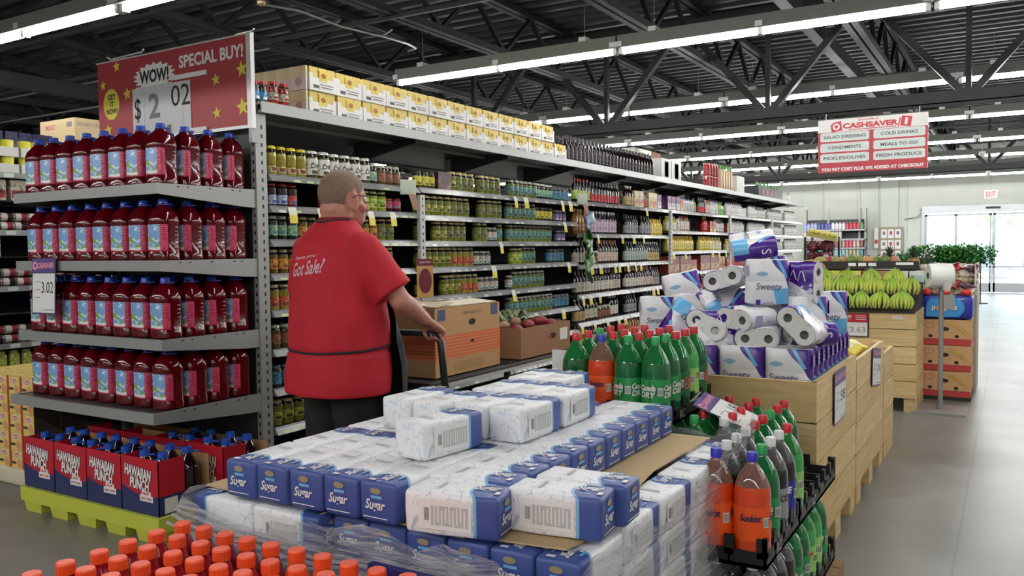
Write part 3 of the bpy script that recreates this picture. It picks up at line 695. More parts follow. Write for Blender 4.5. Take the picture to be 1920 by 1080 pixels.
# round hanging shelf talker, clip strip, corner talker cards
r = thing('shelf_talker', 'tan card with dark maroon disc clipped to the shelf post behind the man', 'sign', (GX+0.03, 4.83, 1.21), -0.35)
c = MB(); c.box((-0.002, -0.07, -0.15), (0.002, 0.07, 0.13), 0); c.quad(FM((0.003, 0, 0.105), (0,1,0), (0,0,1)), 0.14, 0.05, 1); c.text('great deal', FM((0.004, 0, 0.105), (0,1,0), (0,0,1)), 0.09, 0.02, 2); part('card', c, [mat('talker_tan', (190, 150, 84), 0.6), mat('talker_maroon', (110, 30, 48), 0.5), white], r)
c = MB(); c.disc(FM((0.004, 0, -0.03), (0,1,0), (0,0,1)), 0.055, 0, ry=0.09); part('disc', c, [mat('talker_maroon', (110, 30, 48), 0.5)], r)
for (px, py, dz, nm) in ((765, 350, 0, 'pale corner flag card at the end of the first bay top shelf'), (1092, 372, 0, 'pale flag card where the third and fourth bays meet')):
    p = at(px, py, 0, GX+0.03); c = MB(); c.rbox((-0.002, -0.06, -0.055), (0.002, 0.06, 0.05), 0.0018, 1, 0); c.add([(0.002, 0.0, -0.05), (0.002, 0.055, -0.05), (0.02, 0.075, -0.16), (0.02, 0.03, -0.16)], [(0,3,2,1), (0,1,2,3)], 1)
    o = ob('flag_card', c.mesh('flag_card', [mat('flag_green', (186, 200, 180), 0.6), mat('flag_pink', (206, 170, 150), 0.6)])); o.location = p; o.rotation_euler = (0, 0, -0.5); tag(o, nm, 'sign')
r = thing('clip_strip', 'clip strip of green packets hanging on the shelving between third and fourth bays', 'hanging strip', at(1100, 395, 0, GX+0.05))
c = MB(); c.box((-0.003, -0.012, -0.72), (0.0, 0.012, 0.12), 0); part('strip', c, [mat('strip_plastic', (190, 196, 200), 0.4)], r)
for k in range(9):
    q = MB(); q.rbox((-0.015, -0.07, -0.05), (0.015, 0.07, 0.05), 0.014, 2, wob=0.012); z = -0.08-k*0.07
    part('packet', q, [mat('packet_green_%d' % (k % 3), [(70, 116, 50), (104, 140, 60), (50, 92, 44)][k % 3] if k > 1 else (110, 130, 160), 0.3)] if k > 1 else [mat('packet_blue', (96, 116, 150), 0.3)], r, M=T(0.02, 0.02*((-1)**k), z) @ RX(0.35*((-1)**k)) @ RZ(0.3*(k % 3)) @ Matrix.Diagonal((1, 1.5, 1.15, 1)))

# ---------------- stock on the top shelf
def mk_case():
    W_, D, H = 0.236, 0.46, 0.145
    tr = MB(); tr.box((-D, -W_/2, 0), (0, W_/2, H*0.55), 0); tr.box((-D, -W_/2, H*0.55), (0, -W_/2+0.03, H*0.72), 0); tr.box((-D, W_/2-0.03, H*0.55), (0, W_/2, H*0.72), 0)
    F = FM((0, 0, H*0.3), (0,1,0), (0,0,1))
    tr.quad(F @ T(-0.06, -0.018, 0), 0.05, 0.02, 1, 0.001); tr.quad(F @ T(0.03, -0.018, 0), 0.1, 0.008, 2, 0.001); tr.quad(F @ T(0.03, -0.002, 0), 0.12, 0.006, 2, 0.001)
    ps = [('tray', tr.mesh('case_tray', [white, mat('case_code', (90, 90, 96), 0.6), greyink]))]
    for k in range(3):
        c = MB(); y = (k-1)*(W_-0.01)/3; c.box((-D+0.01, y-W_/6+0.004, 0.01), (-0.006, y+W_/6-0.004, H-0.002), 0)
        if k == 1: c.box((-0.008, y-0.034, H*0.42), (0.002, y+0.034, H*0.86), 1); c.disc(FM((0.003, y, H*0.66), (0,1,0), (0,0,1)), 0.022, 2, ry=0.016)
        ps.append(('carton', c.mesh('case_carton', [mat('carton_yellow', (222, 200, 108), 0.5), mat('carton_yellow2', (226, 204, 82), 0.45), mat('carton_brown', (170, 110, 50), 0.5)])))
    return Kind('pudding_case', 'case', None, ps)
CASE = mk_case()
for row, (z, n) in enumerate(((2.24, 14), (2.387, 13))):
    for k in range(n):
        put(CASE, 'white tray of yellow cartons on the top shelf, %s along, %s layer' % (ORD[k], ('lower', 'upper')[row]), loc=(GX+0.0+random.uniform(-0.006, 0.004)-0.01, 3.872+k*0.2435, z), group='cases of yellow cartons on the top shelf')
m, t = pmat('case_side_print', 0.5); o_ = t.xyz()
t.col(t.mix(t.math('GREATER_THAN', o_[2], 0.07), t.ramp(t.noise(20), [(0.4, (232, 222, 220)), (0.7, (220, 204, 200))]), t.ramp(t.math('FRACT', t.math('MULTIPLY', o_[0], 9)), [(0.0, (226, 216, 170)), (0.75, (222, 196, 160)), (0.76, (228, 220, 180))])))
for q, z in enumerate((2.24, 2.387)):
    c = MB(); c.box((-0.44, 0, 0), (0, 0.014, 0.143), 0); c.disc(FM((-0.06, -0.0005, 0.05), (1,0,0), (0,0,1)), 0.028, 1, n=20)
    tag(ob('case_end_card', c.mesh('case_end_card', [m, mat('case_round_mark', (190, 150, 150), 0.6)]), loc=(GX-0.02, 3.735, z)), 'printed pink and yellow end card of the %s case at the near end' % ('lower', 'upper')[q], 'card')
TJ = jar_kind('cherry_jar', 'jar', 0.125, 0.034, (170, 30, 40), (70, 50, 36), (206, 196, 176), (0.15, 0.5), cont=(190, 60, 50), shade=(170, 60, 60))
TB = jar_kind('blue_label_jar', 'jar', 0.12, 0.026, (170, 30, 40), (30, 26, 30), (90, 160, 206), (0.1, 0.5), shade=(240, 240, 240))
c = MB(); c.box((-0.14, -0.12, 0), (0.0, 0.12, 0.03), 0); o = ob('open_jar_tray', c.mesh('open_jar_tray', [kraft])); o.location = (GX-0.04, 3.55, 2.24); tag(o, 'low brown cardboard tray under the red-lidded jars on the top shelf', 'tray')
for k, (kd, y, x, z, s) in enumerate([(TB, 3.37, -0.06, 2.24, 'left blue-label jar'), (TB, 3.425, -0.06, 2.24, 'right blue-label jar'), (TJ, 3.475, -0.16, 2.272, 'back red-lidded jar'), (TJ, 3.515, -0.075, 2.272, 'left red-lidded jar'), (TJ, 3.60, -0.075, 2.272, 'right red-lidded jar')]):
    put(kd, s + ' at the near end of the top shelf beside the sign', loc=(GX+x, y, z if y > 3.45 else 2.262), group=None)
WB = bottle_kind('dark_bottle', 'bottle', 0.26, 0.037, (30, 24, 26), (24, 16, 18), (40, 30, 32), (0.15, 0.5), neck=0.4)
n = 0
for row in range(2):
    for k in range(26):
        n += 1
        put(WB, 'dark glass bottle on the top shelf past the yellow cases, %s along, %s row' % (ORD[k], ('front', 'back')[row]), loc=(GX-0.05-row*0.09, 7.22+k*0.088, 2.236), group='dark bottles on the top shelf')
def carton(name, label, cat, p, d, face, lines, rz=0.0, logo=None, flaps=False):
    """Closed shipping carton with tape and print; p = near lower right corner, d = (depth x, length y, height)."""
    r = thing(name, label, cat, p, rz); c = MB(); c.box((-d[0], 0, 0), (0, d[1], d[2]), 0); part('body', c, [mat('card_%s' % str(face), face, 0.8)], r)
    q = MB(); q.box((-d[0]/2-0.025, -0.001, d[2]*0.999), (-d[0]/2+0.025, d[1]+0.001, d[2]+0.001), 0); part('tape', q, [mat('packing_tape', (196, 176, 140), 0.3)], r)
    q = MB()
    for (face_, x, z, w_, h_, tx, mi) in lines:
        F = FM((0.0005, x*d[1], z*d[2]), (0,1,0), (0,0,1)) if face_ == 'x' else FM((-d[0]*(1-x), -0.0005, z*d[2]), (1,0,0), (0,0,1))
        if tx: q.text(tx, F, w_, h_, mi, bold=0.01)
        else: q.quad(F, w_, h_, mi, 0.001)
    if lines: part('print', q, [inkm, white, redm, greyink, mat('print_magenta', (206, 90, 130), 0.5), mat('print_navy', (50, 60, 110), 0.5)], r)
    return r
carton('shipping_carton', 'tall white carton on the top shelf behind two small white boxes', 'carton', (GX-0.33, 9.62, 2.236), (0.27, 0.55, 0.40), (214, 214, 208), [('x', 0.8, 0.85, 0.06, 0.04, None, 0), ('x', 0.4, 0.85, 0.2, 0.03, None, 3)])
carton('shipping_carton', 'brown carton behind the white boxes on the top shelf', 'carton', (GX-0.33, 10.2, 2.236), (0.25, 0.3, 0.40), (120, 90, 66), [])
for k in range(2):
    carton('printed_carton', 'small white carton with a bottle drawing, %s of two on the top shelf' % ('left', 'right')[k], 'carton', (GX-0.02, 9.72+k*0.36, 2.236), (0.3, 0.33, 0.26), (224, 224, 218), [('x', 0.5, 0.5, 0.14, 0.2, None, 3), ('x', 0.5, 0.5, 0.12, 0.18, None, 1), ('x', 0.5, 0.7, 0.08, 0.02, 'PRODUCE', 0)])
RC = bottle_kind('red_can', 'can', 0.17, 0.05, (206, 200, 196), (160, 24, 34), (150, 20, 30), (0.1, 0.8), shoulder=0.85, neck=0.9, caph=0.04)
for k in range(4):
    for r_ in range(2): put(RC, 'red tin on the top shelf at the far end, %s from the left, %s level' % (ORD[k], ('lower', 'upper')[r_]), loc=(GX-0.07, 11.62+k*0.13, 2.236+r_*0.172), group='red tins on the top shelf')
for k in range(5):
    q = MB(); q.rbox((-0.06, -0.05, 0), (0.06, 0.05, 0.32), 0.04, 3, wob=0.01); q.tube([(0.02,0,0.31), (0.04,0.02,0.37), (0.0,0.03,0.38)], 0.014, 6, 1)
    tag(ob('bread_bag', q.mesh('bread_bag', [mat('bag_tan', (190, 160, 116), 0.35), mat('bag_green', (110, 170, 80), 0.4)]), loc=(GX-0.1, 12.25+k*0.13, 2.236)), 'tan bag with green top on the top shelf, %s from the left' % ORD[k], 'bag', 'green-topped bags on the top shelf')
carton('shipping_carton', 'plain white carton at the far end of the top shelf', 'carton', (GX-0.03, 13.0, 2.236), (0.3, 0.42, 0.27), (222, 222, 220), [])
r = thing('drink_case', 'black and green case of drinks at the far end of the top shelf', 'case', (GX-0.03, 14.3, 2.236))
c = MB(); c.box((-0.4, 0, 0), (0, 1.7, 0.2)); part('body', c, [black], r)
for k in range(7): q = MB(); q.cyl((-0.06, 0.12+k*0.24, 0.2), (-0.06, 0.12+k*0.24, 0.27), 0.04, 0.015, 8); part('bottle_top', q, [mat('case_green', (90, 140, 90), 0.4)], r)
for k in range(3): q = MB(); q.disc(FM((0.001, 0.3+k*0.3, 0.1), (0,1,0), (0,0,1)), 0.05, 0, ry=0.06); part('badge', q, [mat('badge_red', (150, 40, 44), 0.5)], r)
put(BK['wg'], 'single pale bottle standing at the very end of the top shelf', loc=(GX-0.06, 16.6, 2.236))
for k in range(6):   # goods on the far side of the run, seen through the gap under the top shelf
    put(RC, 'red tin beyond the run, %s from the left, seen under the top shelf' % ORD[k], loc=(SP-0.2, 5.15+k*0.30, 1.86), group='red tins beyond the shelving')
s = MB(); s.box((SP-0.5, 0, -0.02), (SP-0.03, BW_*11, 0)); o = ob('far_side_shelf', s.mesh('far_side_shelf', [steel])); o.location = (0, Y0, 1.855); tag(o, 'grey shelf on the far side of the long run holding red tins', 'shelf')
# ================================================================ ENDCAP WITH JUICE
EX0, EX1, EY = -4.97, -3.69, 2.70; SH = [1.752, 1.362, 0.958, 0.590]
r = thing('endcap_shelving', 'grey steel endcap shelving unit loaded with red juice jugs', 'shelving', ((EX0+EX1)/2, EY, 0))
ox, oy = (EX0+EX1)/2, EY
HW = (EX1-EX0)/2
p = MB(); p.box((-HW, 0.66, 0.05), (HW, 0.69, 2.2)); part('back_panel', p, [steel_d], r)
for sx in (-1, 1):
    u = MB(); u.box((sx*HW-0.02, 0.62, 0), (sx*HW+0.02, 0.70, 2.2), 0)
    z = 0.1
    while z < 2.15:
        u.box((sx*HW-0.006, 0.6185, z), (sx*HW+0.006, 0.6205, z+0.022), 1); u.box((sx*HW+0.0195*sx, 0.66, z), (sx*HW+0.0208*sx, 0.672, z+0.022), 1); z += 0.05
    part('upright', u, [steel, black], r)
b_ = MB(); b_.box((-HW, 0.63, 0), (HW, 0.66, 0.10)); part('base', b_, [steel_d], r)
for i, z in enumerate(SH):
    s = MB(); e = 0.06 if i == 3 else 0
    s.box((-HW, -e, z-0.012), (HW, 0.64, z), 1)
    s.box((-HW-0.0125, -0.018-e, z-0.0505), (HW+0.0125, 0.0-e, z+0.0045), 0)
    for sx in (-1, 1):
        x = sx*(HW+0.004)
        s.add([(x-0.008, -0.0165-e, z+0.004), (x-0.008, 0.63, z+0.004), (x-0.008, 0.63, z-0.10), (x-0.008, 0.52, z-0.095), (x-0.008, -0.0165-e, z-0.05),
               (x+0.008, -0.0165-e, z+0.004), (x+0.008, 0.63, z+0.004), (x+0.008, 0.63, z-0.10), (x+0.008, 0.52, z-0.095), (x+0.008, -0.0165-e, z-0.05)],
              [(0,1,2,3,4), (9,8,7,6,5), (0,5,6,1), (4,9,5,0), (3,8,9,4), (2,7,8,3)], 0)
        for yy in (0.1, 0.16, 0.3, 0.45, 0.5): s.box((x+0.0075*sx, yy, z-0.012), (x+0.009*sx, yy+0.014, z-0.006), 2)
    part('shelf', s, [steel, under, black], r)

# juice jug -------------------------------------------------------
juice = mat('red_juice', (86, 3, 14), 0.12, spec=0.45, coat=0.15)
blue = mat('cap_blue', (38, 84, 190), 0.35)
m_lab, t = pmat('juice_label', 0.3)
o_ = t.xyz(); ang = t.math('ARCTAN2', o_[0], t.math('MULTIPLY', o_[1], -1))
wv = t.noise(38, 3); w2 = t.noise(16, 2)
front = t.mix(t.math('GREATER_THAN', wv, 0.56), lin((122, 166, 214)), lin((214, 226, 238)))
front = t.mix(t.math('MULTIPLY', t.math('LESS_THAN', o_[2], 0.125), t.math('GREATER_THAN', w2, 0.52)), front, lin((122, 172, 92)))
front = t.mix(t.math('LESS_THAN', t.math('ADD', o_[2], t.math('MULTIPLY', wv, 0.02)), 0.082), front, lin((224, 228, 236)))
lines = t.math('MULTIPLY', t.math('GREATER_THAN', t.math('FRACT', t.math('MULTIPLY', o_[2], 95)), 0.72), t.math('GREATER_THAN', t.noise(60, 1), 0.5))
side = t.mix(lines, lin((190, 44, 84)), lin((214, 130, 152)))
edge = t.math('ADD', 0.54, t.math('MULTIPLY', w2, 0.24))
c0 = t.mix(t.math('GREATER_THAN', ang, edge), front, side)
c0 = t.mix(t.math('LESS_THAN', t.math('ADD', o_[2], t.math('MULTIPLY', w2, 0.012)), 0.064), c0, lin((176, 24, 52)))
t.col(c0)
def mk_jug():
    R_ = 0.0685
    b = MB(); b.lathe([(0, 0), (R_*0.86, 0), (R_, 0.01), (R_, 0.042), (R_*0.965, 0.048), (R_*0.965, 0.19), (R_, 0.197), (R_*0.99, 0.215), (R_*0.86, 0.243), (R_*0.62, 0.268), (R_*0.38, 0.283), (R_*0.34, 0.30), (0, 0.30)], 28, 0, sq=3.2)
    for k in range(6):
        z = 0.062+k*0.021; b.lathe([(R_*0.962, z), (R_*0.985, z+0.005), (R_*0.962, z+0.010)], 12, 0, sq=3.2, a0=0.25, a1=2.9)
    l = MB(); l.lathe([(R_*0.972, 0.05), (R_*0.972, 0.188)], 22, 0, sq=3.2, a0=-PI/2-0.9, a1=-PI/2+1.22)
    c = MB(); c.lathe([(0.0, 0.288), (0.0265, 0.288), (0.0265, 0.296), (0.0245, 0.298), (0.0235, 0.316), (0.021, 0.319), (0, 0.319)], 16)
    h = MB(); h.tube([(0.026*math.cos(a)+(0.03 if abs(a) < 1.3 else 0.0), 0.026*math.sin(a), 0.291) for a in [k*PI/6-PI for k in range(12)]], 0.0028, 5, closed=True)
    return Kind('juice_jug', 'juice jug', b.mesh('jug_body', [juice]), [('label', l.mesh('jug_label', [m_lab])), ('cap', c.mesh('jug_cap', [blue]), [('carry_ring', h.mesh('jug_ring', [blue]))])])
JUG = mk_jug()
SN = ['top', 'second', 'third', 'bottom']
for i, z in enumerate(SH):
    for row in range(4):
        for k in range(8):
            if row > 0 and row < 4 and k < 7 and row > 2: continue
            x = EX1-0.085-(7-k)*0.1585; y = EY+0.085+row*0.148
            lb = 'red juice jug, front row of the %s endcap shelf, %s from the left' % (SN[i], ORD[k]) if row == 0 else 'red juice jug, %s endcap shelf, %s row back, %s from the left' % (SN[i], ORD[row], ORD[k])
            if k == 7 and row: lb = 'red juice jug, outer side of the %s endcap shelf, %s behind the corner jug' % (SN[i], ORD[row-1])
            put(JUG, lb, loc=(x+random.uniform(-0.004, 0.004), y, z), rz=random.uniform(-0.06, 0.06), group='red juice jugs on the %s endcap shelf' % SN[i])
# sign over the endcap
red_sign, t = pmat('sign_red_print', 0.42); t.col(t.ramp(t.xyz()[2], [(0, (168, 44, 50)), (1, (160, 34, 44))]))
r = thing('sale_sign', 'large red SPECIAL BUY price sign above the juice jugs', 'sign', (EX1+0.022, 3.285, 2.115))
sw, shh = 1.385, 0.50
c = MB(); c.box((-sw, -0.006, 0), (0, 0.002, shh), 0); part('board', c, [red_sign], r)
c = MB(); c.box((-sw, 0.002, 0), (0, 0.008, shh), 0); part('backing', c, [paper], r)  # unseen white back, added to stop red bounce onto the case end cards
c = MB(); c.box((-0.005, -0.014, -0.02), (0.03, 0.014, shh+0.01), 0); c.box((-sw-0.01, -0.012, -0.018), (0.0, 0.012, 0.0), 0); c.box((-sw-0.01, -0.01, shh), (0.02, 0.01, shh+0.008), 0); c.box((0.0, -0.012, -0.1), (0.025, 0.035, 0), 1); c.box((-sw-0.01, -0.012, -0.1), (-sw+0.02, 0.035, 0.0), 1)
part('frame', c, [mat('sign_frame', (200, 202, 200), 0.35, 0.3), steel], r)
c = MB(); c.tube([(-1.26, -0.02, shh+0.03), (-1.22, -0.02, shh+0.008), (-1.15, -0.02, shh+0.012), (-0.92, -0.015, shh+0.02), (-0.90, -0.015, shh+0.035)], 0.005, 6); part('hook', c, [clipm], r)
c = MB(); c.tube([(-0.1, 0, shh+0.01), (0.04, -0.01, shh+0.008), (0.06, -0.01, shh+0.02)], 0.005, 6); part('hook', c, [clipm], r)
Fs = FM((-sw, -0.0065, 0), (1,0,0), (0,0,1))
c = MB()
c.text('SPECIAL BUY!', Fs @ T(1.075, 0.418, 0), 0.55, 0.075, 0, bold=0.03)
pts = []
for k in range(36):
    a = 2*PI*k/36; q = 1.0 if k % 2 else 0.80; pts.append((0.205*q*math.cos(a), 0.085*q*math.sin(a)))
c.add([(0,0,0.001)]+[(x,y,0.001) for x,y in pts], [(0,1+k,1+(k+1)%36) for k in range(36)], 0, False, Fs @ T(0.565, 0.365, 0))
c.text('WOW!', Fs @ T(0.565, 0.368, 0.0008), 0.28, 0.08, 1, bold=0.04)
for (x, y, q) in ((0.2, 0.465, 0.038), (0.055, 0.36, 0.034), (0.3, 0.285, 0.045), (0.095, 0.075, 0.042), (0.27, 0.02, 0.04), (1.12, 0.28, 0.038), (1.12, 0.09, 0.038), (1.345, 0.315, 0.05), (1.355, 0.105, 0.055)):
    if x > 1.33:
        pass
    c.star(Fs @ T(min(x, 1.335), y, 0) @ RZ(0.12), q, 2)
c.disc(Fs @ T(0.135, 0.235, 0), 0.082, 2, ry=0.098)
for q, s_ in enumerate(('GET', 'IT', 'NOW!')): c.text(s_, Fs @ T(0.14, 0.28-q*0.045, 0.001), (0.085, 0.04, 0.11)[q], 0.034, 1, bold=0.03)
part('lettering', c, [white, inkm, mat('star_yellow', (222, 206, 70), 0.5)], r)
c = MB(); c.box((0.355, 0.0, 0.001), (0.90, 0.305, 0.004), 0, Fs); c.box((0.74, 0.315, 0.001), (1.05, 0.343, 0.012), 2, Fs); c.box((0.40, 0.303, 0.001), (0.74, 0.309, 0.010), 2, Fs)
c.box((0.89, -0.01, 0.001), (1.04, 0.02, 0.012), 2, Fs); c.quad(Fs @ T(0.47, 0.15, 0.0045), 0.002, 0.3, 3, 0.0); c.quad(Fs @ T(0.83, 0.18, 0.0045), 0.002, 0.25, 3, 0.0)
c.text('$', Fs @ T(0.405, 0.17, 0.004), 0.06, 0.15, 1, bold=0.01); c.text('2', Fs @ T(0.565, 0.185, 0.004), 0.105, 0.15, 3, bold=0.03); c.text('02', Fs @ T(0.81, 0.225, 0.004), 0.17, 0.125, 1); c.quad(Fs @ T(0.70, 0.025, 0.0045), 0.04, 0.07, 3, 0)
part('price_cards', c, [mat('price_card', (206, 208, 210), 0.5), inkm, white, greyink], r)
# price card hanging on the third endcap shelf
def price_tag(name, label, M, w_, h_, price, head=(84, 60, 130), small=None):
    r = thing(name, label, 'price sign', M=M)
    c = MB(); c.box((-w_/2, -h_/2, -0.002), (w_/2, h_/2, 0), 0); part('card', c, [mat('tag_back', (64, 52, 104), 0.4)], r)
    c = MB(); c.quad(T(0, -h_*0.12, 0), w_*0.94, h_*0.70, 0, 0.0008); part('paper', c, [paper], r)
    c = MB(); hd = h_*0.24
    c.quad(T(0, h_*0.37, 0), w_*0.96, hd, 0, 0.0009); c.text('CASHSAVER', T(w_*0.08, h_*0.37, 0), w_*0.7, hd*0.42, 1, d=0.0016, bold=0.03); c.disc(T(-w_*0.37, h_*0.37, 0), hd*0.32, 1, 0.0014); c.disc(T(-w_*0.36, h_*0.37, 0), hd*0.16, 0, 0.0018)
    c.text(price, T(w_*0.16, -h_*0.02, 0), w_*0.5, h_*0.2, 2, d=0.0014)
    for q in range(3): c.quad(T(-w_*0.25, h_*(0.08-0.14*q), 0), w_*0.22, 0.004, 3, 0.0013)
    c.quad(T(w_*0.18, -h_*0.42, 0), w_*0.5, 0.003, 2, 0.0013)
    part('print', c, [mat('tag_head', head, 0.4), mat('tag_pink', (236, 150, 170), 0.5), inkm, greyink], r); return r
price_tag('price_card', 'CASHSAVER price card reading 3.02 hanging on the third endcap shelf', FM((-4.66, EY-0.045, 1.225), (1,0,0.02), Vector((-0.0, 0.05, 1))), 0.235, 0.315, '3.02')

# ================================================================ CARTONS OF PUNCH ON THE YELLOW PALLET
yp = mat('pallet_yellow', (196, 202, 72), 0.42)
r = thing('plastic_pallet', 'yellow plastic pallet under the punch cartons', 'pallet', (-4.66, 2.50, 0), 0.0)
c = MB(); c.box((0, 0.013, 0.07), (1.17, 0.79, 0.115), 0); c.box((-0.01, -0.01, 0.055), (1.18, 0.012, 0.13), 0); c.box((-0.01, 0.012, 0.055), (0.012, 0.80, 0.13), 0); c.box((1.158, 0.012, 0.055), (1.18, 0.80, 0.13), 0); part('deck', c, [yp], r)
for kx in range(5):
    for ky in range(3):
        q = MB(); x = 0.10+kx*0.245; y = 0.06+ky*0.33
        q.add([(x-0.07,y-0.06,0), (x+0.07,y-0.06,0), (x+0.07,y+0.06,0), (x-0.07,y+0.06,0), (x-0.085,y-0.07,0.07), (x+0.085,y-0.07,0.07), (x+0.085,y+0.07,0.07), (x-0.085,y+0.07,0.07)], [(0,3,2,1),(0,1,5,4),(1,2,6,5),(2,3,7,6),(3,0,4,7)], 0)
        part('foot', q, [yp], r)
m_ct, t = pmat('punch_carton_print', 0.5); o_ = t.xyz()
cv = t.math('ADD', 0.105, t.math('MULTIPLY', t.math('MAXIMUM', t.math('SUBTRACT', 0.02, o_[0]), 0.0), t.math('MULTIPLY', t.math('SUBTRACT', 0.02, o_[0]), 1.5)))
t.col(t.mix(t.math('GREATER_THAN', o_[2], cv), lin((38, 48, 96)), lin((188, 22, 44))))
def mk_carton():
    w_, d_, h_ = 0.285, 0.30, 0.285
    b = MB(); th = 0.004
    b.box((-w_/2, 0, 0), (w_/2, th, h_), 0); b.box((w_/2-th, 0, 0), (w_/2, d_*0.5, h_-0.004), 0); b.box((-w_/2, 0, 0), (-w_/2+th, d_*0.5, h_-0.004), 0)
    b.box((w_/2-th, d_*0.5, 0), (w_/2, d_, h_*0.32), 0); b.box((-w_/2, d_*0.5, 0), (-w_/2+th, d_, h_*0.32), 0)
    b.box((-w_/2, d_-th, 0), (w_/2, d_, h_*0.9), 1); b.box((-w_/2, 0, 0), (w_/2, d_, th), 1); b.box((-w_/2+th, 0.006, 0.01), (w_/2-th, 0.008, h_-0.002), 1)
    l = MB(); F = FM((0, -0.0006, 0), (1,0,0), (0,0,1))
    l.text('HAWAIIAN', F @ T(-0.012, 0.212, 0) @ RZ(-0.1), 0.205, 0.062, 1, d=0.0004, bold=0.09); l.text('PUNCH', F @ T(0.0, 0.155, 0) @ RZ(-0.08), 0.15, 0.062, 1, d=0.0004, bold=0.09)
    l.text('HAWAIIAN', F @ T(-0.012, 0.212, 0) @ RZ(-0.1), 0.20, 0.056, 0, d=0.0012, bold=0.04); l.text('PUNCH', F @ T(0.0, 0.155, 0) @ RZ(-0.08), 0.145, 0.056, 0, d=0.0012, bold=0.04)
    l.box((0.0, 0.075, 0.0003), (0.10, 0.105, 0.0012), 0, F); l.box((0.015, 0.105, 0.0003), (0.085, 0.125, 0.0012), 0, F)
    l.text('JUICY RED', F @ T(0.05, 0.088, 0.001), 0.085, 0.016, 2, d=0.001, bold=0.03); l.text('FRUIT', F @ T(0.05, 0.114, 0.001), 0.05, 0.012, 2, d=0.001, bold=0.03)
    l.quad(FM((w_/2+0.0006, 0.07, 0.055), (0,1,0), (0,0,1)), 0.075, 0.075, 0, 0)
    return Kind('punch_carton', 'carton', b.mesh('carton', [m_ct, kraft]), [('lettering', l.mesh('carton_lettering', [white, mat('logo_navy', (30, 34, 70), 0.5), redm]))])
CTN = mk_carton()
djuice = mat('dark_juice', (30, 8, 14), 0.08, spec=0.7, coat=0.5)
def mk_punch():
    b = MB(); R_ = 0.058; b.lathe([(0, 0), (R_, 0.0), (R_, 0.19), (R_*0.8, 0.225), (R_*0.4, 0.262), (R_*0.36, 0.275), (0, 0.275)], 16, 0, sq=2.6)
    c = MB(); c.lathe([(0, 0.268), (0.026, 0.268), (0.024, 0.296), (0, 0.298)], 14)
    g = MB(); g.tube([(0.02, 0.0, 0.27), (0.045, 0.01, 0.272), (0.06, 0.0, 0.266)], 0.006, 5)
    return Kind('punch_bottle', 'punch bottle', b.mesh('punch_body', [djuice]), [('cap', c.mesh('punch_cap', [blue]), [('carry_ring', g.mesh('punch_ring', [blue]))])])
PUN = mk_punch()
for row in range(2):
    for k in range(4 if row == 0 else 4):
        x = -4.525+k*0.291 + (0.0 if row == 0 else 0.05); y = 2.515+row*0.345
        put(CTN, 'red and navy punch carton on yellow pallet, %s from the left, %s row' % (ORD[k], ('front', 'back')[row]), loc=(x, y, 0.118), rz=0.01, group='punch cartons on the yellow pallet')
        n = 0
        for (dx, dy) in ((-0.07, 0.082), (0.065, 0.086), (-0.062, 0.222), (0.07, 0.222)):
            n += 1
            if row == 0 or k > 1: put(PUN, 'dark punch bottle with blue cap, %s in the %s punch carton of the %s row' % (ORD[n-1], ORD[k], ('front', 'back')[row]), loc=(x+dx, y+dy, 0.123), rz=random.random()*6, group='punch bottles in the cartons')

# ================================================================ LEFT: STACK OF YELLOW MEAL BOXES
m_yb, t = pmat('meal_box_print', 0.5); o_ = t.xyz()
base = t.ramp(t.noise(22, 3), [(0.35, (222, 190, 80)), (0.5, (226, 206, 120)), (0.68, (206, 150, 90))])
t.col(base)
def mk_meal():
    w_, d_, h_ = 0.138, 0.16, 0.112
    b = MB(); b.box((-w_/2, 0, 0), (w_/2, d_, h_), 0)
    b.quad(FM((w_/2+0.0005, d_/2, h_/2), (0,1,0), (0,0,1)), d_, h_, 1, 0); b.quad(FM((-w_/2+0.012, -0.0005, h_/2), (1,0,0), (0,0,1)), 0.02, h_, 2, 0)
    l = MB(); F = FM((0, -0.001, 0), (1,0,0), (0,0,1)); l.disc(F @ T(0.01, h_*0.72, 0), 0.036, 0, 0.0002, ry=0.02); l.disc(F @ T(0.01, h_*0.72, 0), 0.030, 1, 0.0008, ry=0.014); l.text('Meals', F @ T(0.01, h_*0.72, 0), 0.045, 0.016, 0, d=0.0012, bold=0.02)
    l.box((-0.045, h_*0.22, 0), (0.0, h_*0.36, 0.001), 2, F); l.disc(F @ T(0.035, h_*0.25, 0), 0.026, 3, 0.0006)
    return Kind('meal_box', 'box', b.mesh('meal_box', [m_yb, mat('meal_side', (60, 52, 48), 0.6), mat('meal_red', (176, 56, 40), 0.5)]), [('print', l.mesh('meal_print', [mat('meal_cream', (226, 214, 190), 0.5), mat('meal_pink', (200, 100, 120), 0.5), mat('meal_green', (50, 70, 50), 0.5), mat('meal_food', (214, 150, 110), 0.5)]))])
MEAL = mk_meal()
X1 = -5.0
for row in range(5):
    for k in range(5):
        for dd in range(5):
            if dd and row < 4 and k: continue
            put(MEAL, 'yellow meal box, %s layer from the top, %s column from the endcap, %s deep' % (ORD[4-row], ORD[k], ORD[dd]) , loc=(X1-0.07-k*0.142, 2.76+dd*0.163, 0.10+row*0.114), group='yellow meal boxes left of the endcap')
c = MB(); c.rbox((-0.95, -0.02, 0), (0.03, 0.85, 0.10), 0.01, 1, 0); tag(ob('base_deck', c.mesh('base_deck', [mat('base_cream', (206, 200, 176), 0.6)]), loc=(X1, 2.76, 0)), 'low cream base board under the yellow meal boxes', 'base')

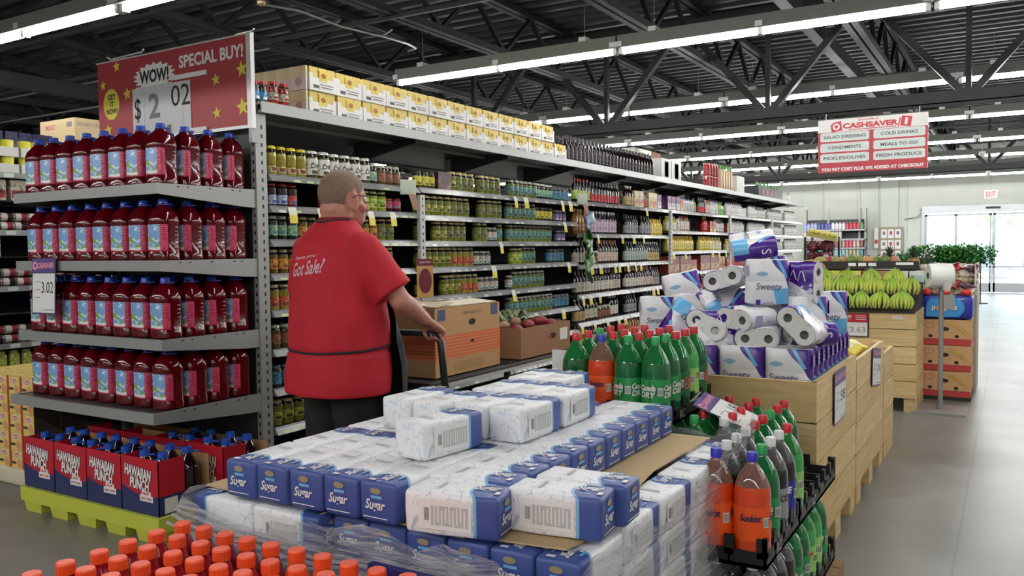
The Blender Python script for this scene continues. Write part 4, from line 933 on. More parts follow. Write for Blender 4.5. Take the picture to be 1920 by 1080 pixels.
# ================================================================ LEFT GONDOLA: SOUPS
G2 = -6.9
canm = mat('can_dark', (44, 30, 32), 0.35, 0.3); canl = mat('can_label_w', (200, 192, 186), 0.4); cans = mat('can_steel', (170, 170, 168), 0.3, 0.7); canr = mat('can_label_r', (130, 34, 44), 0.4)
def can_kind(mm, nm):
    o = MB(); o.lathe([(0, 0), (0.034, 0), (0.035, 0.004), (0.034, 0.008), (0.034, 0.10), (0.035, 0.104), (0.033, 0.106), (0.03, 0.102), (0, 0.102)], 14, 0)
    o.lathe([(0.0345, 0.009), (0.0345, 0.055)], 14, 1); o.lathe([(0.0345, 0.055), (0.0345, 0.099)], 14, 2)
    return Kind('soup_can', 'can', o.mesh(nm, [cans, mm, canl]))
CAN = can_kind(canr, 'can_a'); CAN2 = can_kind(canm, 'can_b')
SBX = box_kind('soup_box', 'box', (0.07, 0.12, 0.165), (190, 182, 164), (150, 44, 50))
GJ = bottle_kind('green_jar', 'jar', 0.15, 0.042, (150, 158, 80), (136, 146, 50), (170, 180, 70), (0.1, 0.7), shoulder=0.75, neck=0.7)
for b in range(5):
    y0 = 2.3+b*BW
    r = thing('shelving_bay', 'dark soup shelving bay left of the endcap, %s from the near end' % ORD[b], 'shelving', (0, y0, 0), group='bays of the soup shelving')
    p = MB(); p.box((G2-0.6, 0.01, 0), (G2-0.57, BW-0.01, 2.1)); part('back_panel', p, [mat('soup_back', (38, 38, 40), 0.6)], r)
    u = MB(); u.box((G2-0.6, 0.0, 0), (G2-0.53, 0.04, 2.055)); part('upright', u, [steel_d], r)
    for i, z in enumerate((2.06, 1.60, 1.15, 0.69, 0.48)):
        s = MB(); s.box((G2-0.58, 0.0, z-0.02), (G2-0.01, BW, z), 0); s.box((G2-0.012, 0, z-0.04), (G2+0.008, BW, z+0.004), 1)
        for q in range(7):
            if (q*7+i*3+b) % 3: s.box((G2+0.008, 0.06+q*0.17, z-0.034), (G2+0.0095, 0.14+q*0.17, z-0.002), 2)
        if i in (1, 2, 3): s.box((G2-0.5, 0.0, z+0.235), (G2-0.03, BW, z+0.24), 0)
        part('shelf', s, [steel_d, railm, mat('soup_tag', (206, 214, 206), 0.6)], r)
    p = MB(); p.box((G2-0.55, 0, 0), (G2-0.02, BW, 0.12)); part('base', p, [steel_d], r)
for i, z in enumerate((1.60, 1.15, 0.69)):
    for q in range(26):
        for lv in range(2):
            y = 3.45+q*0.112+0.02*lv
            M = T(G2-0.05-0.03*lv, y, z+0.036+lv*0.075) @ RX(PI/2)
            put(CAN if (q+i+lv) % 3 else CAN2, 'soup can lying in the %s row on the %s soup shelf, %s from the left' % (('lower', 'upper')[lv], ('second', 'third', 'fourth')[i], ORD[q]), M=M @ T(0, 0, -0.05), group='soup cans on the left shelving')
for i, (z, ys) in enumerate(((1.845, [3.62, 3.78, 3.95, 4.12, 4.3, 4.5]), (1.395, [3.42, 3.56, 4.4, 4.55]), (0.935, [3.98, 4.12, 4.26]))):
    for q, y in enumerate(ys): put(SBX, 'cream and red soup box in the %s rack of the soup shelving, %s along' % (ORD[i], ORD[q]), loc=(G2-0.04, y, z), group='soup boxes on the left shelving')
for q in range(14): put(GJ, 'yellow-green jar on the low soup shelf, %s from the left' % ORD[q], loc=(G2-0.06, 3.5+q*0.1, 0.482), group='green jars on the low soup shelf')
YT = MB(); YT.rbox((-0.3, -0.17, 0.0), (0, 0.17, 0.09), 0.01, 1, 0)
for q in range(3): YT.ell((-0.05, -0.11+q*0.11, 0.1), (0.045, 0.05, 0.05), 12, 8, 1)
YTK = Kind('fruit_cup_tray', 'tray', None, [('tray', MB().box((-0.3, -0.17, 0), (0, 0.17, 0.075), 0).mesh('cup_tray', [mat('tray_white', (206, 204, 200), 0.5)]))] + [('cup', MB().lathe([(0, 0), (0.04, 0.0), (0.05, 0.11), (0.047, 0.125), (0, 0.128)], 12, 0, c=(-0.06, -0.11+q*0.11, 0.01)).mesh('cup', [mat('cup_yellow', (216, 210, 70), 0.4)])) for q in range(3)])
for lv in range(2):
    for q in range(4): put(YTK, 'white tray of yellow cups atop the soup shelving, %s along, %s layer' % (ORD[q], ('lower', 'upper')[lv]), loc=(G2-0.02, 3.25+q*0.36, 2.062+lv*0.135), group='trays of yellow cups')
NB = box_kind('navy_packet', 'packet', (0.12, 0.1, 0.15), (36, 38, 84), (60, 64, 120)); NW = box_kind('blue_packet', 'packet', (0.12, 0.1, 0.15), (170, 190, 214), (120, 150, 190))
for q in range(9): put(NB if q > 2 else NW, '%s packet behind the yellow cups on the soup shelving, %s from the left' % ('navy' if q > 2 else 'pale blue', ORD[q]), loc=(G2-0.34, 3.3+q*0.12, 2.062+0.27-0.04), group='packets behind the yellow cups')
c = MB(); c.box((-0.2, 0, 0), (0, 1.2, 0.228)); tag(ob('backing_carton', c.mesh('backing_carton', [kraft]), loc=(G2-0.32, 3.22, 2.062)), 'low brown carton under the navy packets on the soup shelving', 'carton')
carton('shipping_carton', 'beige carton with magenta mark on top of the soup shelving behind the juice jugs', 'carton', (G2, 4.25, 2.062), (0.52, 0.5, 0.515), (206, 184, 142), [('y', 0.3, 0.88, 0.14, 0.04, 'PRODUCE', 4), ('y', 0.75, 0.3, 0.14, 0.2, None, 4), ('y', 0.85, 0.9, 0.08, 0.04, None, 3), ('x', 0.3, 0.9, 0.25, 0.03, 'DO NOT CRUSH', 3)])
# ================================================================ SUGAR PALLET
PL, PW, PH = 0.235, 0.112, 0.10
m_sg, t = pmat('sugar_paper', 0.42); o_ = t.xyz()
xx = t.math('MULTIPLY', o_[0], o_[0])
edge_ = t.math('ADD', o_[1], t.math('MULTIPLY', xx, 9.0))          # curved front of the blue end on the top
isb = t.math('LESS_THAN', edge_, -0.038); isl = t.math('LESS_THAN', edge_, -0.030)
vor = t.N('ShaderNodeTexVoronoi', feature='DISTANCE_TO_EDGE'); vor.inputs['Scale'].default_value = 34; t.L(t.tc.outputs['Object'], vor.inputs['Vector'])
scrib = t.math('MULTIPLY', t.math('LESS_THAN', vor.outputs['Distance'], 0.028), t.math('GREATER_THAN', t.noise(30, 1), 0.53))
wht = t.mix(t.math('MULTIPLY', t.math('GREATER_THAN', t.noise(20, 1), 0.66), 0.6), lin((232, 234, 236)), lin((188, 212, 226)))
wht = t.mix(t.math('MULTIPLY', scrib, 0.65), wht, lin((150, 166, 186)))
col = t.mix(isl, wht, lin((120, 178, 220))); col = t.mix(isb, col, lin((64, 84, 148)))
t.col(col); t.bump(t.noise(26, 3), 0.25, 0.004)
m_blue2 = mat('sugar_strip', (110, 176, 224), 0.45)
def mk_sugar():
    b = MB(); b.rbox((-PW/2, -PL/2, 0), (PW/2, PL/2, PH), 0.011, 2, 0, wob=0.0022)
    l = MB()
    F = FM((0.0, -PL/2-0.0022, PH*0.5), (1,0,0), (0,0,1))
    l.text('Sugar', F @ T(-0.004, -0.008, 0), 0.062, 0.032, 0, bold=0.02, shear=0.3); l.quad(F @ T(0.0, 0.014, 0), 0.034, 0.007, 1, 0.0006); l.disc(F @ T(-0.002, 0.029, 0), 0.017, 2, 0.0006, ry=0.008); l.quad(F @ T(-0.004, -0.036, 0), 0.075, 0.0022, 0, 0.0004)
    P_ = FM((0, -0.075, PH+0.0022), (0,-1,0), (1,0,0))
    l.text('Sugar', P_ @ T(-0.004, 0.006, 0), 0.062, 0.05, 0, bold=0.02, shear=0.3); l.quad(P_ @ T(-0.012, 0.036, 0), 0.03, 0.008, 1, 0.0005); l.quad(P_ @ T(0.03, -0.022, 0), 0.012, 0.02, 0, 0.0005); l.quad(P_ @ T(-0.006, -0.030, 0), 0.03, 0.004, 1, 0.0005)
    l.quad(FM((0.004, 0.045, PH+0.0022), (0,1,0), (-1,0,0)), 0.009, 0.055, 3, 0.0004)
    S_ = FM((-PW/2-0.0020, 0.012, PH*0.5), (0,-1,0), (0,0,1))
    l.quad(S_, 0.135, 0.070, 4, 0.0004); l.quad(S_ @ T(0.012, -0.002, 0), 0.094, 0.046, 3, 0.0007)
    for k in range(9): l.quad(S_ @ T(-0.026+k*0.0095, -0.004 + (0.0075 if k % 3 == 1 else -0.004 if k % 3 == 2 else 0.003), 0), 0.0035, 0.046-0.004*(k % 4), 4, 0.001)
    [l.quad(S_ @ T(-0.052+0.0028*k, 0, 0), 0.0012, 0.03, 5, 0.0008) for k in range(5)]
    return Kind('sugar_bag', 'bag of sugar', b.mesh('sugar_bag', [m_sg]), [('lettering', l.mesh('sugar_print', [white, m_blue2, mat('sugar_tan', (150, 140, 110), 0.5), mat('sugar_grey', (186, 186, 184), 0.5), mat('sugar_panel', (226, 226, 224), 0.5), inkm]))])
SUG = mk_sugar()
def sugar(x, y, z, rz, label, grp): return put(SUG, label, loc=(x, y, z), rz=rz+random.uniform(-0.02, 0.02), group=grp)
ZB_ = 0.745
for k in range(5):
    sugar(-1.763+k*0.1155, 1.51+PL/2+0.004*k, ZB_, 0, 'blue-ended sugar bag in the front row on the cardboard sheet, %s from the left' % ORD[k], 'sugar bags of the upper layer')
    for rw in range(1, 5):
        sugar(-1.763+k*0.1155, 1.51+PL/2+0.004*k+rw*0.24, ZB_, PI, 'white-ended sugar bag on the cardboard, %s from the left, %s row behind the front' % (ORD[k], ORD[rw]), 'sugar bags of the upper layer')
sugar(-1.10, 1.585, ZB_, PI/2+0.16, 'big-looking sugar bag at the front corner of the upper layer, side panel forward', 'sugar bags of the upper layer')
for k in range(10):
    sugar(-1.135, 1.715+k*0.1135, ZB_, PI/2-0.01, 'blue-ended sugar bag in the right edge column, %s from the front' % ORD[k], 'sugar bags of the upper layer')
sugar(-0.895, 1.70, ZB_, PI/2+0.1, 'sugar bag standing apart on the bare cardboard, the front one of the pair', 'sugar bags of the upper layer')
sugar(-0.885, 1.825, ZB_, PI/2+0.04, 'sugar bag standing apart on the bare cardboard, the back one of the pair', 'sugar bags of the upper layer')
ZC = ZB_+PH+0.002
for (x, y, a, nm) in ((-1.345, 1.845, -0.16, 'lone sugar bag at the front of the top layer'), (-1.235, 2.13, -0.05, 'right sugar bag in the second row of the top layer'), (-1.352, 2.125, -0.05, 'sugar bag left of the right one in the second row of the top layer'), (-1.485, 2.10, -0.1, 'third sugar bag from the right in the second row of the top layer'),
    (-1.625, 2.12, -0.02, 'sugar bag at the left end of the top layer'), (-1.232, 2.38, 0, 'right sugar bag in the third row of the top layer'), (-1.348, 2.38, 0.02, 'middle sugar bag in the third row of the top layer'), (-1.464, 2.375, 0, 'left sugar bag in the third row of the top layer'),
    (-1.375, 2.64, 0.05, 'right sugar bag in the back row of the top layer'), (-1.49, 2.645, 0.03, 'left sugar bag in the back row of the top layer')):
    sugar(x, y, ZC, PI+a, nm, 'sugar bags of the top layer')
LX0, LX1, LY0, LY1 = -1.92, -0.79, 1.555, 2.83
for ly in range(6):
    z = ZB_-0.0125-(ly+1)*0.1005
    if z < 0.12: break
    nm = ORD[ly+1]
    flip = ly % 2
    xs = [-1.84, -1.60] if not flip else [-0.92, -1.16]
    for q, x in enumerate(xs): sugar(x+0.0, LY0+PW/2-0.045*(1-flip), z, (-PI/2 if q == 0 else PI/2) , 'wrapped sugar bag lying sideways at the front, %s layer down, %s one' % (nm, ('outer', 'inner')[q]), 'wrapped sugar bags')
    for k in range(6):
        x = (-1.42+k*0.118) if not flip else (-1.87+k*0.118)
        sugar(x, LY0+PL/2, z, 0, 'wrapped blue-ended sugar bag at the front, %s layer down, %s from the left' % (nm, ORD[k]), 'wrapped sugar bags')
    for k in range(4):
        sugar(LX1-PW/2+0.005, LY0+PL*1.5+0.03+k*0.245, z, PI, 'wrapped sugar bag on the right edge, %s layer down, %s from the front' % (nm, ORD[k]), 'wrapped sugar bags')
        sugar(LX0+PW/2-0.01, LY0+PL*1.5+0.03+k*0.245, z, 0, 'wrapped sugar bag on the left edge, %s layer down, %s from the front' % (nm, ORD[k]), 'wrapped sugar bags')
    for k in range(5):
        if ly == 0: sugar(-1.75+k*0.2, LY1-PL/2, z, PI, 'wrapped sugar bag at the back, %s layer down, %s from the left' % (nm, ORD[k]), 'wrapped sugar bags')
c = MB()
pts = [(-1.96, 1.56), (-1.84, 1.555), (-1.5, 1.56), (-1.14, 1.56), (-1.02, 1.575), (-0.83, 1.60), (-0.82, 1.66), (-0.855, 1.95), (-0.90, 2.3), (-0.885, 2.80), (-1.9, 2.80), (-1.96, 2.1)]
c.poly(pts, T(0, 0, 0), 0, 0.738, 0.004)
tag(ob('cardboard_sheet', c.mesh('cardboard_sheet', [mat('sheet_card', (186, 162, 122), 0.85)])), 'flat tan cardboard sheet between the sugar layers', 'cardboard sheet')
wd = mat('pallet_wood', (150, 122, 90), 0.85)
def wood_pallet(label, x, y, w_, d_, h=0.12, m_=None):
    r = thing('wood_pallet', label, 'pallet', (x, y, 0))
    for k in range(7): q = MB(); q.box((0, k*(d_-0.1)/6, h-0.02), (w_, k*(d_-0.1)/6+0.1, h)); part('deck_board', q, [m_ or wd], r)
    for k in range(3): q = MB(); q.box((k*(w_-0.05)/2, 0, 0.0), (k*(w_-0.05)/2+0.05, d_, h-0.02)); part('runner', q, [m_ or wd], r)
    return r
wood_pallet('wooden pallet under the wrapped sugar', -1.97, 1.52, 1.2, 1.3)
# stretch wrap: a crumpled clear film round the lower layers
wrapm = bpy.data.materials.new('stretch_film'); wrapm.use_nodes = True; nt = wrapm.node_tree; nt.nodes.clear()
def _n(t_): return nt.nodes.new(t_)
o1 = _n('ShaderNodeOutputMaterial'); mx = _n('ShaderNodeMixShader'); tr = _n('ShaderNodeBsdfTransparent'); gl = _n('ShaderNodeBsdfPrincipled'); tc = _n('ShaderNodeTexCoord'); mp = _n('ShaderNodeMapping'); nz = _n('ShaderNodeTexNoise'); rp = _n('ShaderNodeValToRGB'); bp = _n('ShaderNodeBump')
gl.inputs['Base Color'].default_value = lin((216, 214, 218)); gl.inputs['Roughness'].default_value = 0.12; gl.inputs['Specular IOR Level'].default_value = 0.9
mp.inputs['Scale'].default_value = (1.1, 1.1, 15); mp.inputs['Rotation'].default_value = (0.25, 0.3, 0); nz.inputs['Scale'].default_value = 6; nz.inputs['Detail'].default_value = 6; nz.inputs['Roughness'].default_value = 0.62
rp.color_ramp.elements[0].position = 0.42; rp.color_ramp.elements[0].color = (0.20, 0.20, 0.20, 1); rp.color_ramp.elements[1].position = 0.72; rp.color_ramp.elements[1].color = (0.82, 0.82, 0.82, 1)
bp.inputs['Strength'].default_value = 0.9; bp.inputs['Distance'].default_value = 0.02
for a, b in ((tc.outputs['Object'], mp.inputs[0]), (mp.outputs[0], nz.inputs['Vector']), (nz.outputs['Fac'], rp.inputs[0]), (rp.outputs[0], mx.inputs[0]), (tr.outputs[0], mx.inputs[1]), (gl.outputs[0], mx.inputs[2]), (mx.outputs[0], o1.inputs[0]), (nz.outputs['Fac'], bp.inputs['Height']), (bp.outputs[0], gl.inputs['Normal'])): nt.links.new(a, b)
path = []
cs = [(-1.955, 1.475), (-0.765, 1.525), (-0.765, 2.87), (-1.955, 2.87)]
for q in range(4):
    a, b = cs[q], cs[(q+1) % 4]; n_ = 40
    for k in range(n_): path.append((a[0]+(b[0]-a[0])*k/n_, a[1]+(b[1]-a[1])*k/n_, q, k/n_))
vs = []; NZ = 16
for i, (x, y, q, tt) in enumerate(path):
    cx_, cy_ = -1.36, 2.17
    d = Vector((x-cx_, y-cy_)).normalized()
    if q == 0: top = 0.715-0.03*math.sin(tt*9)-0.012*math.sin(tt*31) + (0.02 if tt < 0.06 else 0)
    elif q == 1: top = 0.70+0.05*tt+0.03*math.sin(tt*7+1)
    else: top = 0.74
    if q == 1 and tt > 0.5: top += 0.05*(tt-0.5)*2
    if q == 2 and tt < 0.1: top += 0.05
    for j in range(NZ):
        z = 0.13+(top-0.13)*j/(NZ-1); f = j/(NZ-1)
        off = 0.012 + 0.018*noise.noise(Vector((i*0.17, z*16, q))) + 0.012*math.sin(i*0.9+z*40)*f**6 + 0.02*(1-f)*abs(math.sin(i*0.3))
        if j == NZ-1: off += 0.018*noise.noise(Vector((i*0.5, 3, q)))
        vs.append((x+d.x*off, y+d.y*off, z+0.008*math.sin(i*0.8)*f**4))
fs = []
N_ = len(path)
for i in range(N_):
    for j in range(NZ-1): fs.append((i*NZ+j, ((i+1) % N_)*NZ+j, ((i+1) % N_)*NZ+j+1, i*NZ+j+1))
c = MB(); c.add(vs, fs, 0, True)
# rolled rope of film along the front and a torn flap at the right corner
for k in range(4): c.tube([(-1.96+1.2*u/14, 1.465+0.05*u/14-0.012*k+0.006*math.sin(u+k), 0.705-0.012*k-0.035*math.sin(u/14*PI)-0.02*u/14+0.006*math.sin(u*1.7+k)) for u in range(15)], 0.006, 5)
fl = []
for i in range(12):
    for j in range(6): fl.append((-1.16+0.028*i*1.2, 1.50+0.02*math.sin(i*1.3)+0.02*noise.noise(Vector((i, j, 1))), 0.60+0.022*j+0.03*math.sin(i*0.5)*j/5+0.012*noise.noise(Vector((i*2, j, 4)))))
c.add(fl, [(i*6+j, (i+1)*6+j, (i+1)*6+j+1, i*6+j+1) for i in range(11) for j in range(5)], 0, True)
tag(ob('stretch_wrap', c.mesh('stretch_wrap', [wrapm])), 'clear crumpled stretch film round the sugar pallet', 'plastic wrap')

# ================================================================ ORANGE-CAPPED DRINKS (near left corner)
oc = mat('cap_orange', (240, 84, 38), 0.4)
d_red = mat('drink_red', (150, 14, 30), 0.1, coat=0.5); d_or = mat('drink_orange', (226, 96, 24), 0.1, coat=0.5)
def mk_sport(nm, m_, lab):
    b = MB(); R_ = 0.0365; b.lathe([(0, 0), (R_*0.9, 0), (R_, 0.01), (R_, 0.05), (R_*0.92, 0.06), (R_*0.92, 0.12), (R_, 0.135), (R_, 0.155), (R_*0.9, 0.185), (R_*0.62, 0.215), (R_*0.5, 0.226), (R_*0.5, 0.236), (0, 0.236)], 20)
    l = MB(); l.lathe([(R_*0.93, 0.058), (R_*0.93, 0.122)], 20)
    c = MB(); n = 28; pr = []
    vs = []
    for z, q in ((0.231, 0.0205), (0.253, 0.0205)):
        for k in range(n): rr = q*(1.0 if k % 2 else 0.965); vs.append((rr*math.cos(2*PI*k/n), rr*math.sin(2*PI*k/n), z))
    c.add(vs, [(k, (k+1) % n, n+(k+1) % n, n+k) for k in range(n)]); c.lathe([(0.0205, 0.253), (0.0185, 0.257), (0, 0.257)], 20)
    return Kind('sport_drink', 'drink bottle', b.mesh(nm, [m_]), [('cap', c.mesh(nm+'_cap', [oc])), ('label', l.mesh(nm+'_label', [mat('sport_label_'+nm, lab, 0.4)]))])
SR = mk_sport('sport_red', d_red, (180, 40, 60)); SO = mk_sport('sport_orange', d_or, (230, 130, 60))
zb = 0.72-0.257
for i in range(15):
    x = -1.792+i*0.0775+(0.004*(i//2))
    for j in range(11):
        y = 1.352-j*0.0765
        if x > -0.98 + 0.0: pass
        isr = (i <= 3 or (i == 4 and j < 9))
        put(SR if isr else SO, '%s sport drink with orange cap, %s column from the left, %s from the back' % ('red' if isr else 'orange', ORD[i], ORD[j]), loc=(x+random.uniform(-0.003, 0.003), y+random.uniform(-0.003, 0.003), zb), rz=random.random()*6, group='%s sport drinks with orange caps' % ('red' if isr else 'orange'))
r = thing('drink_display', 'stacked shipping trays under the orange-capped drinks', 'display', (-1.85, 0.5, 0))
c = MB(); c.box((0, 0, 0.0), (1.2, 0.91, 0.455)); part('carton_stack', c, [kraft], r)
c = MB(); c.box((-0.01, -0.01, 0.40), (1.21, 0.0, 0.53)); c.box((-0.01, 0.91, 0.40), (1.21, 0.92, 0.53)); c.box((-0.01, -0.01, 0.40), (0, 0.92, 0.53)); c.box((1.2, -0.01, 0.40), (1.21, 0.92, 0.53)); part('tray_rim', c, [mat('tray_blue', (34, 40, 110), 0.5)], r)
c = MB(); c.box((0.62, 0.905, 0.50), (1.2, 0.925, 0.70), 0); c.box((0.80, 0.903, 0.5), (1.1, 0.9275, 0.665), 1); part('header_card', c, [mat('tray_blue', (34, 40, 110), 0.5), redm], r)

# ================================================================ SODA
def soda_kind(nm, liquid, top, cap, lab, txt, tcol, extra=None):
    ml = mat('soda_'+nm, liquid, 0.06, spec=0.6, coat=0.6, trans=0.25); mt = mat('sodatop_'+nm, top, 0.05, trans=0.65, coat=0.4)
    R_ = 0.055
    b = MB(); b.lathe([(0, 0), (R_*0.7, 0.0), (R_*0.95, 0.022), (R_, 0.04), (R_, 0.185), (R_*0.985, 0.205), (R_*0.93, 0.222)], 22, 0); b.lathe([(R_*0.93, 0.222), (R_*0.80, 0.243), (R_*0.58, 0.265), (R_*0.36, 0.281), (R_*0.27, 0.290), (R_*0.26, 0.305), (0, 0.305)], 22, 1)
    c = MB(); c.lathe([(0.017, 0.293), (0.0165, 0.298), (0.0165, 0.318), (0.0145, 0.321), (0, 0.321)], 16)
    l = MB(); l.lathe([(R_+0.0006, 0.065), (R_+0.0006, 0.165)], 24, 0)
    for a in (-PI/2-0.75, -PI/2+0.95, PI*0.5):
        F = FM(((R_+0.0008)*math.cos(a), (R_+0.0008)*math.sin(a), 0.122), (-math.sin(a), math.cos(a), 0), (0, 0, 1))
        if extra == 'dry':
            o_ = []
            for k in range(14): tt = 2*PI*k/14; xx_ = 0.036*math.cos(tt)/R_; o_.append(((R_+0.0003)*math.sin(xx_), 0.042*math.sin(tt), (R_+0.0003)*math.cos(xx_)-R_))
            l.add(o_, [tuple(range(14))], 3, False, F)
        for q, w_ in enumerate(txt.split('|')): l.text(w_, F @ T(0, 0.012-0.026*q, 0), 0.062, 0.022, 1, d=0.0014, bold=0.03, shear=0.2, wrap=R_)
    for a in (-PI/2+0.12,):
        F = FM(((R_+0.001)*math.cos(a), (R_+0.001)*math.sin(a), 0.12), (-math.sin(a), math.cos(a), 0), (0, 0, 1)); l.quad(F, 0.022, 0.03, 2, 0.0008)
        for k in range(5): l.quad(F @ T(-0.008+k*0.004, 0, 0), 0.0018, 0.024, 4, 0.0014)
    return Kind('soda_bottle', 'soda bottle', b.mesh(nm, [ml, mt]), [('cap', c.mesh(nm+'_cap', [mat('scap_%s' % str(cap), cap, 0.35)])), ('label', l.mesh(nm+'_label', [mat('slab_'+nm, lab, 0.35), mat('stx_'+nm, tcol, 0.4), white, mat('shield_'+nm, (20, 74, 44), 0.4), inkm]))])
SD = {}
SD['gg'] = soda_kind('ginger', (16, 112, 56), (60, 178, 96), (40, 158, 84), (40, 146, 76), 'Canada|DRY', (236, 222, 222), 'dry')
SD['gr'] = soda_kind('gingerred', (14, 104, 52), (60, 178, 96), (200, 34, 44), (34, 110, 64), 'Canada|DRY', (230, 90, 100), 'dry')
SD['up'] = soda_kind('upsoda', (70, 190, 90), (90, 200, 110), (200, 34, 44), (150, 206, 110), '7UP', (222, 30, 44))
SD['or'] = soda_kind('orange', (246, 78, 24), (200, 150, 130), (46, 50, 176), (240, 90, 30), 'Sunkist', (28, 28, 80))
SD['co'] = soda_kind('cola', (22, 14, 14), (150, 146, 146), (222, 222, 220), (150, 150, 154), 'COLA', (60, 40, 40))
SD['ri'] = soda_kind('ricecola', (22, 14, 14), (150, 146, 146), (222, 222, 220), (40, 50, 150), 'RITE', (236, 236, 240))
SN_ = {'gg': 'green ginger ale bottle with green cap', 'gr': 'green ginger ale bottle with red cap', 'up': 'pale green bottle with red cap', 'or': 'orange soda bottle with blue cap', 'co': 'dark cola bottle with white cap', 'ri': 'dark cola bottle with blue label'}
tray_m = mat('tray_black_plastic', (26, 26, 27), 0.5)
def soda_tray(label, x0, y0, z, nx, ny, s=0.113, word=True):
    r = thing('bottle_tray', label, 'tray', (x0, y0, z)); w_, d_ = nx*s, ny*s; h_ = 0.09
    c = MB(); c.box((0, 0, 0), (w_, d_, 0.012))
    for (a, b) in (((0, 0), (w_, 0.008)), ((0, d_-0.008), (w_, d_)), ((0, 0), (0.008, d_)), ((w_-0.008, 0), (w_, d_))): c.box((a[0], a[1], 0), (b[0], b[1], h_*0.55))
    for i in range(nx+1): c.box((i*s-0.004, 0, 0), (i*s+0.004, d_, 0.04)) if 0 < i < nx else None
    for j in range(ny+1): c.box((0, j*s-0.004, 0), (w_, j*s+0.004, 0.04)) if 0 < j < ny else None
    part('tray', c, [tray_m], r)
    p = MB()
    for i in range(nx+1):
        for j in (0, ny): p.box((min(max(i*s-0.014, 0), w_-0.028), min(j*s, d_-0.012), 0.03), (min(max(i*s-0.014, 0), w_-0.028)+0.028, min(j*s, d_-0.012)+0.012, h_))
    for j in range(ny+1):
        for i in (0, nx): p.box((min(i*s, w_-0.012), min(max(j*s-0.014, 0), d_-0.028), 0.03), (min(i*s, w_-0.012)+0.012, min(max(j*s-0.014, 0), d_-0.028)+0.028, h_))
    part('lug', p, [tray_m], r)
    if word: q = MB(); q.text('RC', FM((w_+0.0006, d_*0.35, h_*0.28), (0,1,0), (0,0,1)), 0.06, 0.036, 0, bold=0.03); part('mark', q, [mat('tray_mark', (150, 150, 150), 0.6)], r)
    return r
TX, TY = -1.05, 2.44; s_ = 0.111
for zi, z in enumerate((0.005, 0.13-0.002, 0.457)):
    if zi == 0:
        wood_pallet('low wooden pallet under the front soda stack', -1.05, 2.90, 0.48, 0.66, 0.115); wood_pallet('narrow wooden pallet under the near soda bottles', -0.76, 2.44, 0.19, 0.44, 0.115); continue
tray_front = [soda_tray('black plastic bottle tray, %s tier of the front soda stack, %s' % (a, b), TX+dx, TY+dy, z, nx, ny, s_) for (a, z) in (('lower', 0.118), ('upper', 0.448)) for (b, dx, dy, nx, ny) in (('narrow near one', 2*s_, 0, 2, 4), ('wide far one', 0, 4*s_+0.008, 4, 6))]
lay = {0: ['or', 'gg', 'co', 'ri', 'up', None, None, None, None, None], 1: ['or', 'co', 'co', 'gr', 'gr', 'gr', 'gg', 'gr', 'gr', None], 2: ['or', 'gg', 'co', 'gg', 'co', 'gr', 'gr', 'gr', 'gr', None], 3: ['co', 'gg', 'gg', 'co', 'gg', 'gr', 'gg', 'gr', 'gr', None]}
COLW = ['outer', 'second', 'third', 'innermost']
for ci, kinds in lay.items():
    for j, kd in enumerate(kinds):
        if not kd or (ci > 1 and j < 4): continue
        x = TX+(3-ci)*s_+s_/2+0.0; y = TY+j*s_+s_/2 + (0.008 if j > 3 else 0)
        if kd == 'gr' and ci == 1 and j == 3: kd = 'co'
        put(SD[kd], '%s, front stack, upper tier, %s column, %s back' % (SN_[kd], COLW[ci], ORD[j]), loc=(x, y, 0.462), rz=random.uniform(-0.5, 0.5)+(0.5 if kd == 'or' else 0.9), group='soda bottles in the upper tier of the front stack')
low = ['co', 'co', 'co', 'co', 'gg', 'gg', 'up', 'up', 'gg']
for ci in range(4):
    for j in range(9):
        if ci > 1 and j < 4: continue
        kd = low[j] if ci == 0 else ('co' if j < 4 else 'gg')
        put(SD[kd], '%s, front stack, lower tier, %s column, %s back' % (SN_[kd], COLW[ci], ORD[j]), loc=(TX+(3-ci)*s_+s_/2, TY+j*s_+s_/2+(0.008 if j > 3 else 0), 0.132), rz=random.uniform(-0.4, 0.4)+0.9, group='soda bottles in the lower tier of the front stack')
BXX, BY = -1.535, 2.90
for ti, z in enumerate((0.12, 0.425, 0.73)):
    soda_tray('black plastic bottle tray, %s tier of the back soda stack' % ('lowest', 'middle', 'top')[ti], BXX, BY, z, 4, 5, s_)
wood_pallet('low wooden pallet under the back soda stack', -1.56, 2.90, 0.5, 0.6, 0.115)
blay = [['gr', 'gr', 'gg', 'gr', 'gr'], ['or', 'gr', 'gr', 'gr', 'gr'], ['gg', 'gr', 'gr', 'gr', 'gr'], ['gg', 'gg', 'gr', 'up', 'gr']]
for ti, z in enumerate((0.134, 0.439, 0.744)):
    for ci in range(4):
        for j in range(5):
            kd = blay[ci][j]
            if ti < 2 and ci in (1, 2) and j in (1, 2, 3): continue
            x = BXX+ci*s_+s_/2; y = BY+j*s_+s_/2
            put(SD[kd], '%s, back stack, %s tier, %s column, %s from front' % (SN_[kd], ('lowest', 'middle', 'top')[ti], ORD[ci], ORD[j]), loc=(x, y, z), rz=random.uniform(-0.3, 0.3)+0.5, group='soda bottles in the back stack')
c = MB(); c.box((-0.10, -0.003, -0.10), (0.10, 0.003, 0.10)); 
xd = CR*0.085+CU*0.025+CF*0.18; dn = CR*0.18-CU*0.078-CF*0.074
ctr = at(1368, 772, 1, 3.12)
price_tag('price_card', 'CASHSAVER price card reading 1.18 tilted over the soda bottles', FM(ctr, xd, -dn), 0.21, 0.25, '1.18', head=(110, 66, 130))
q = MB(); q.tube([ctr - dn.normalized()*0.12, ctr - dn.normalized()*0.16 + Vector((0,0,-0.03)), Vector((-1.10, 3.36, 0.80))], 0.004, 6)
tag(ob('card_holder', q.mesh('card_holder', [mat('holder_clear', (170, 172, 176), 0.3)])), 'thin rod holding the tilted price card over the soda', 'holder')
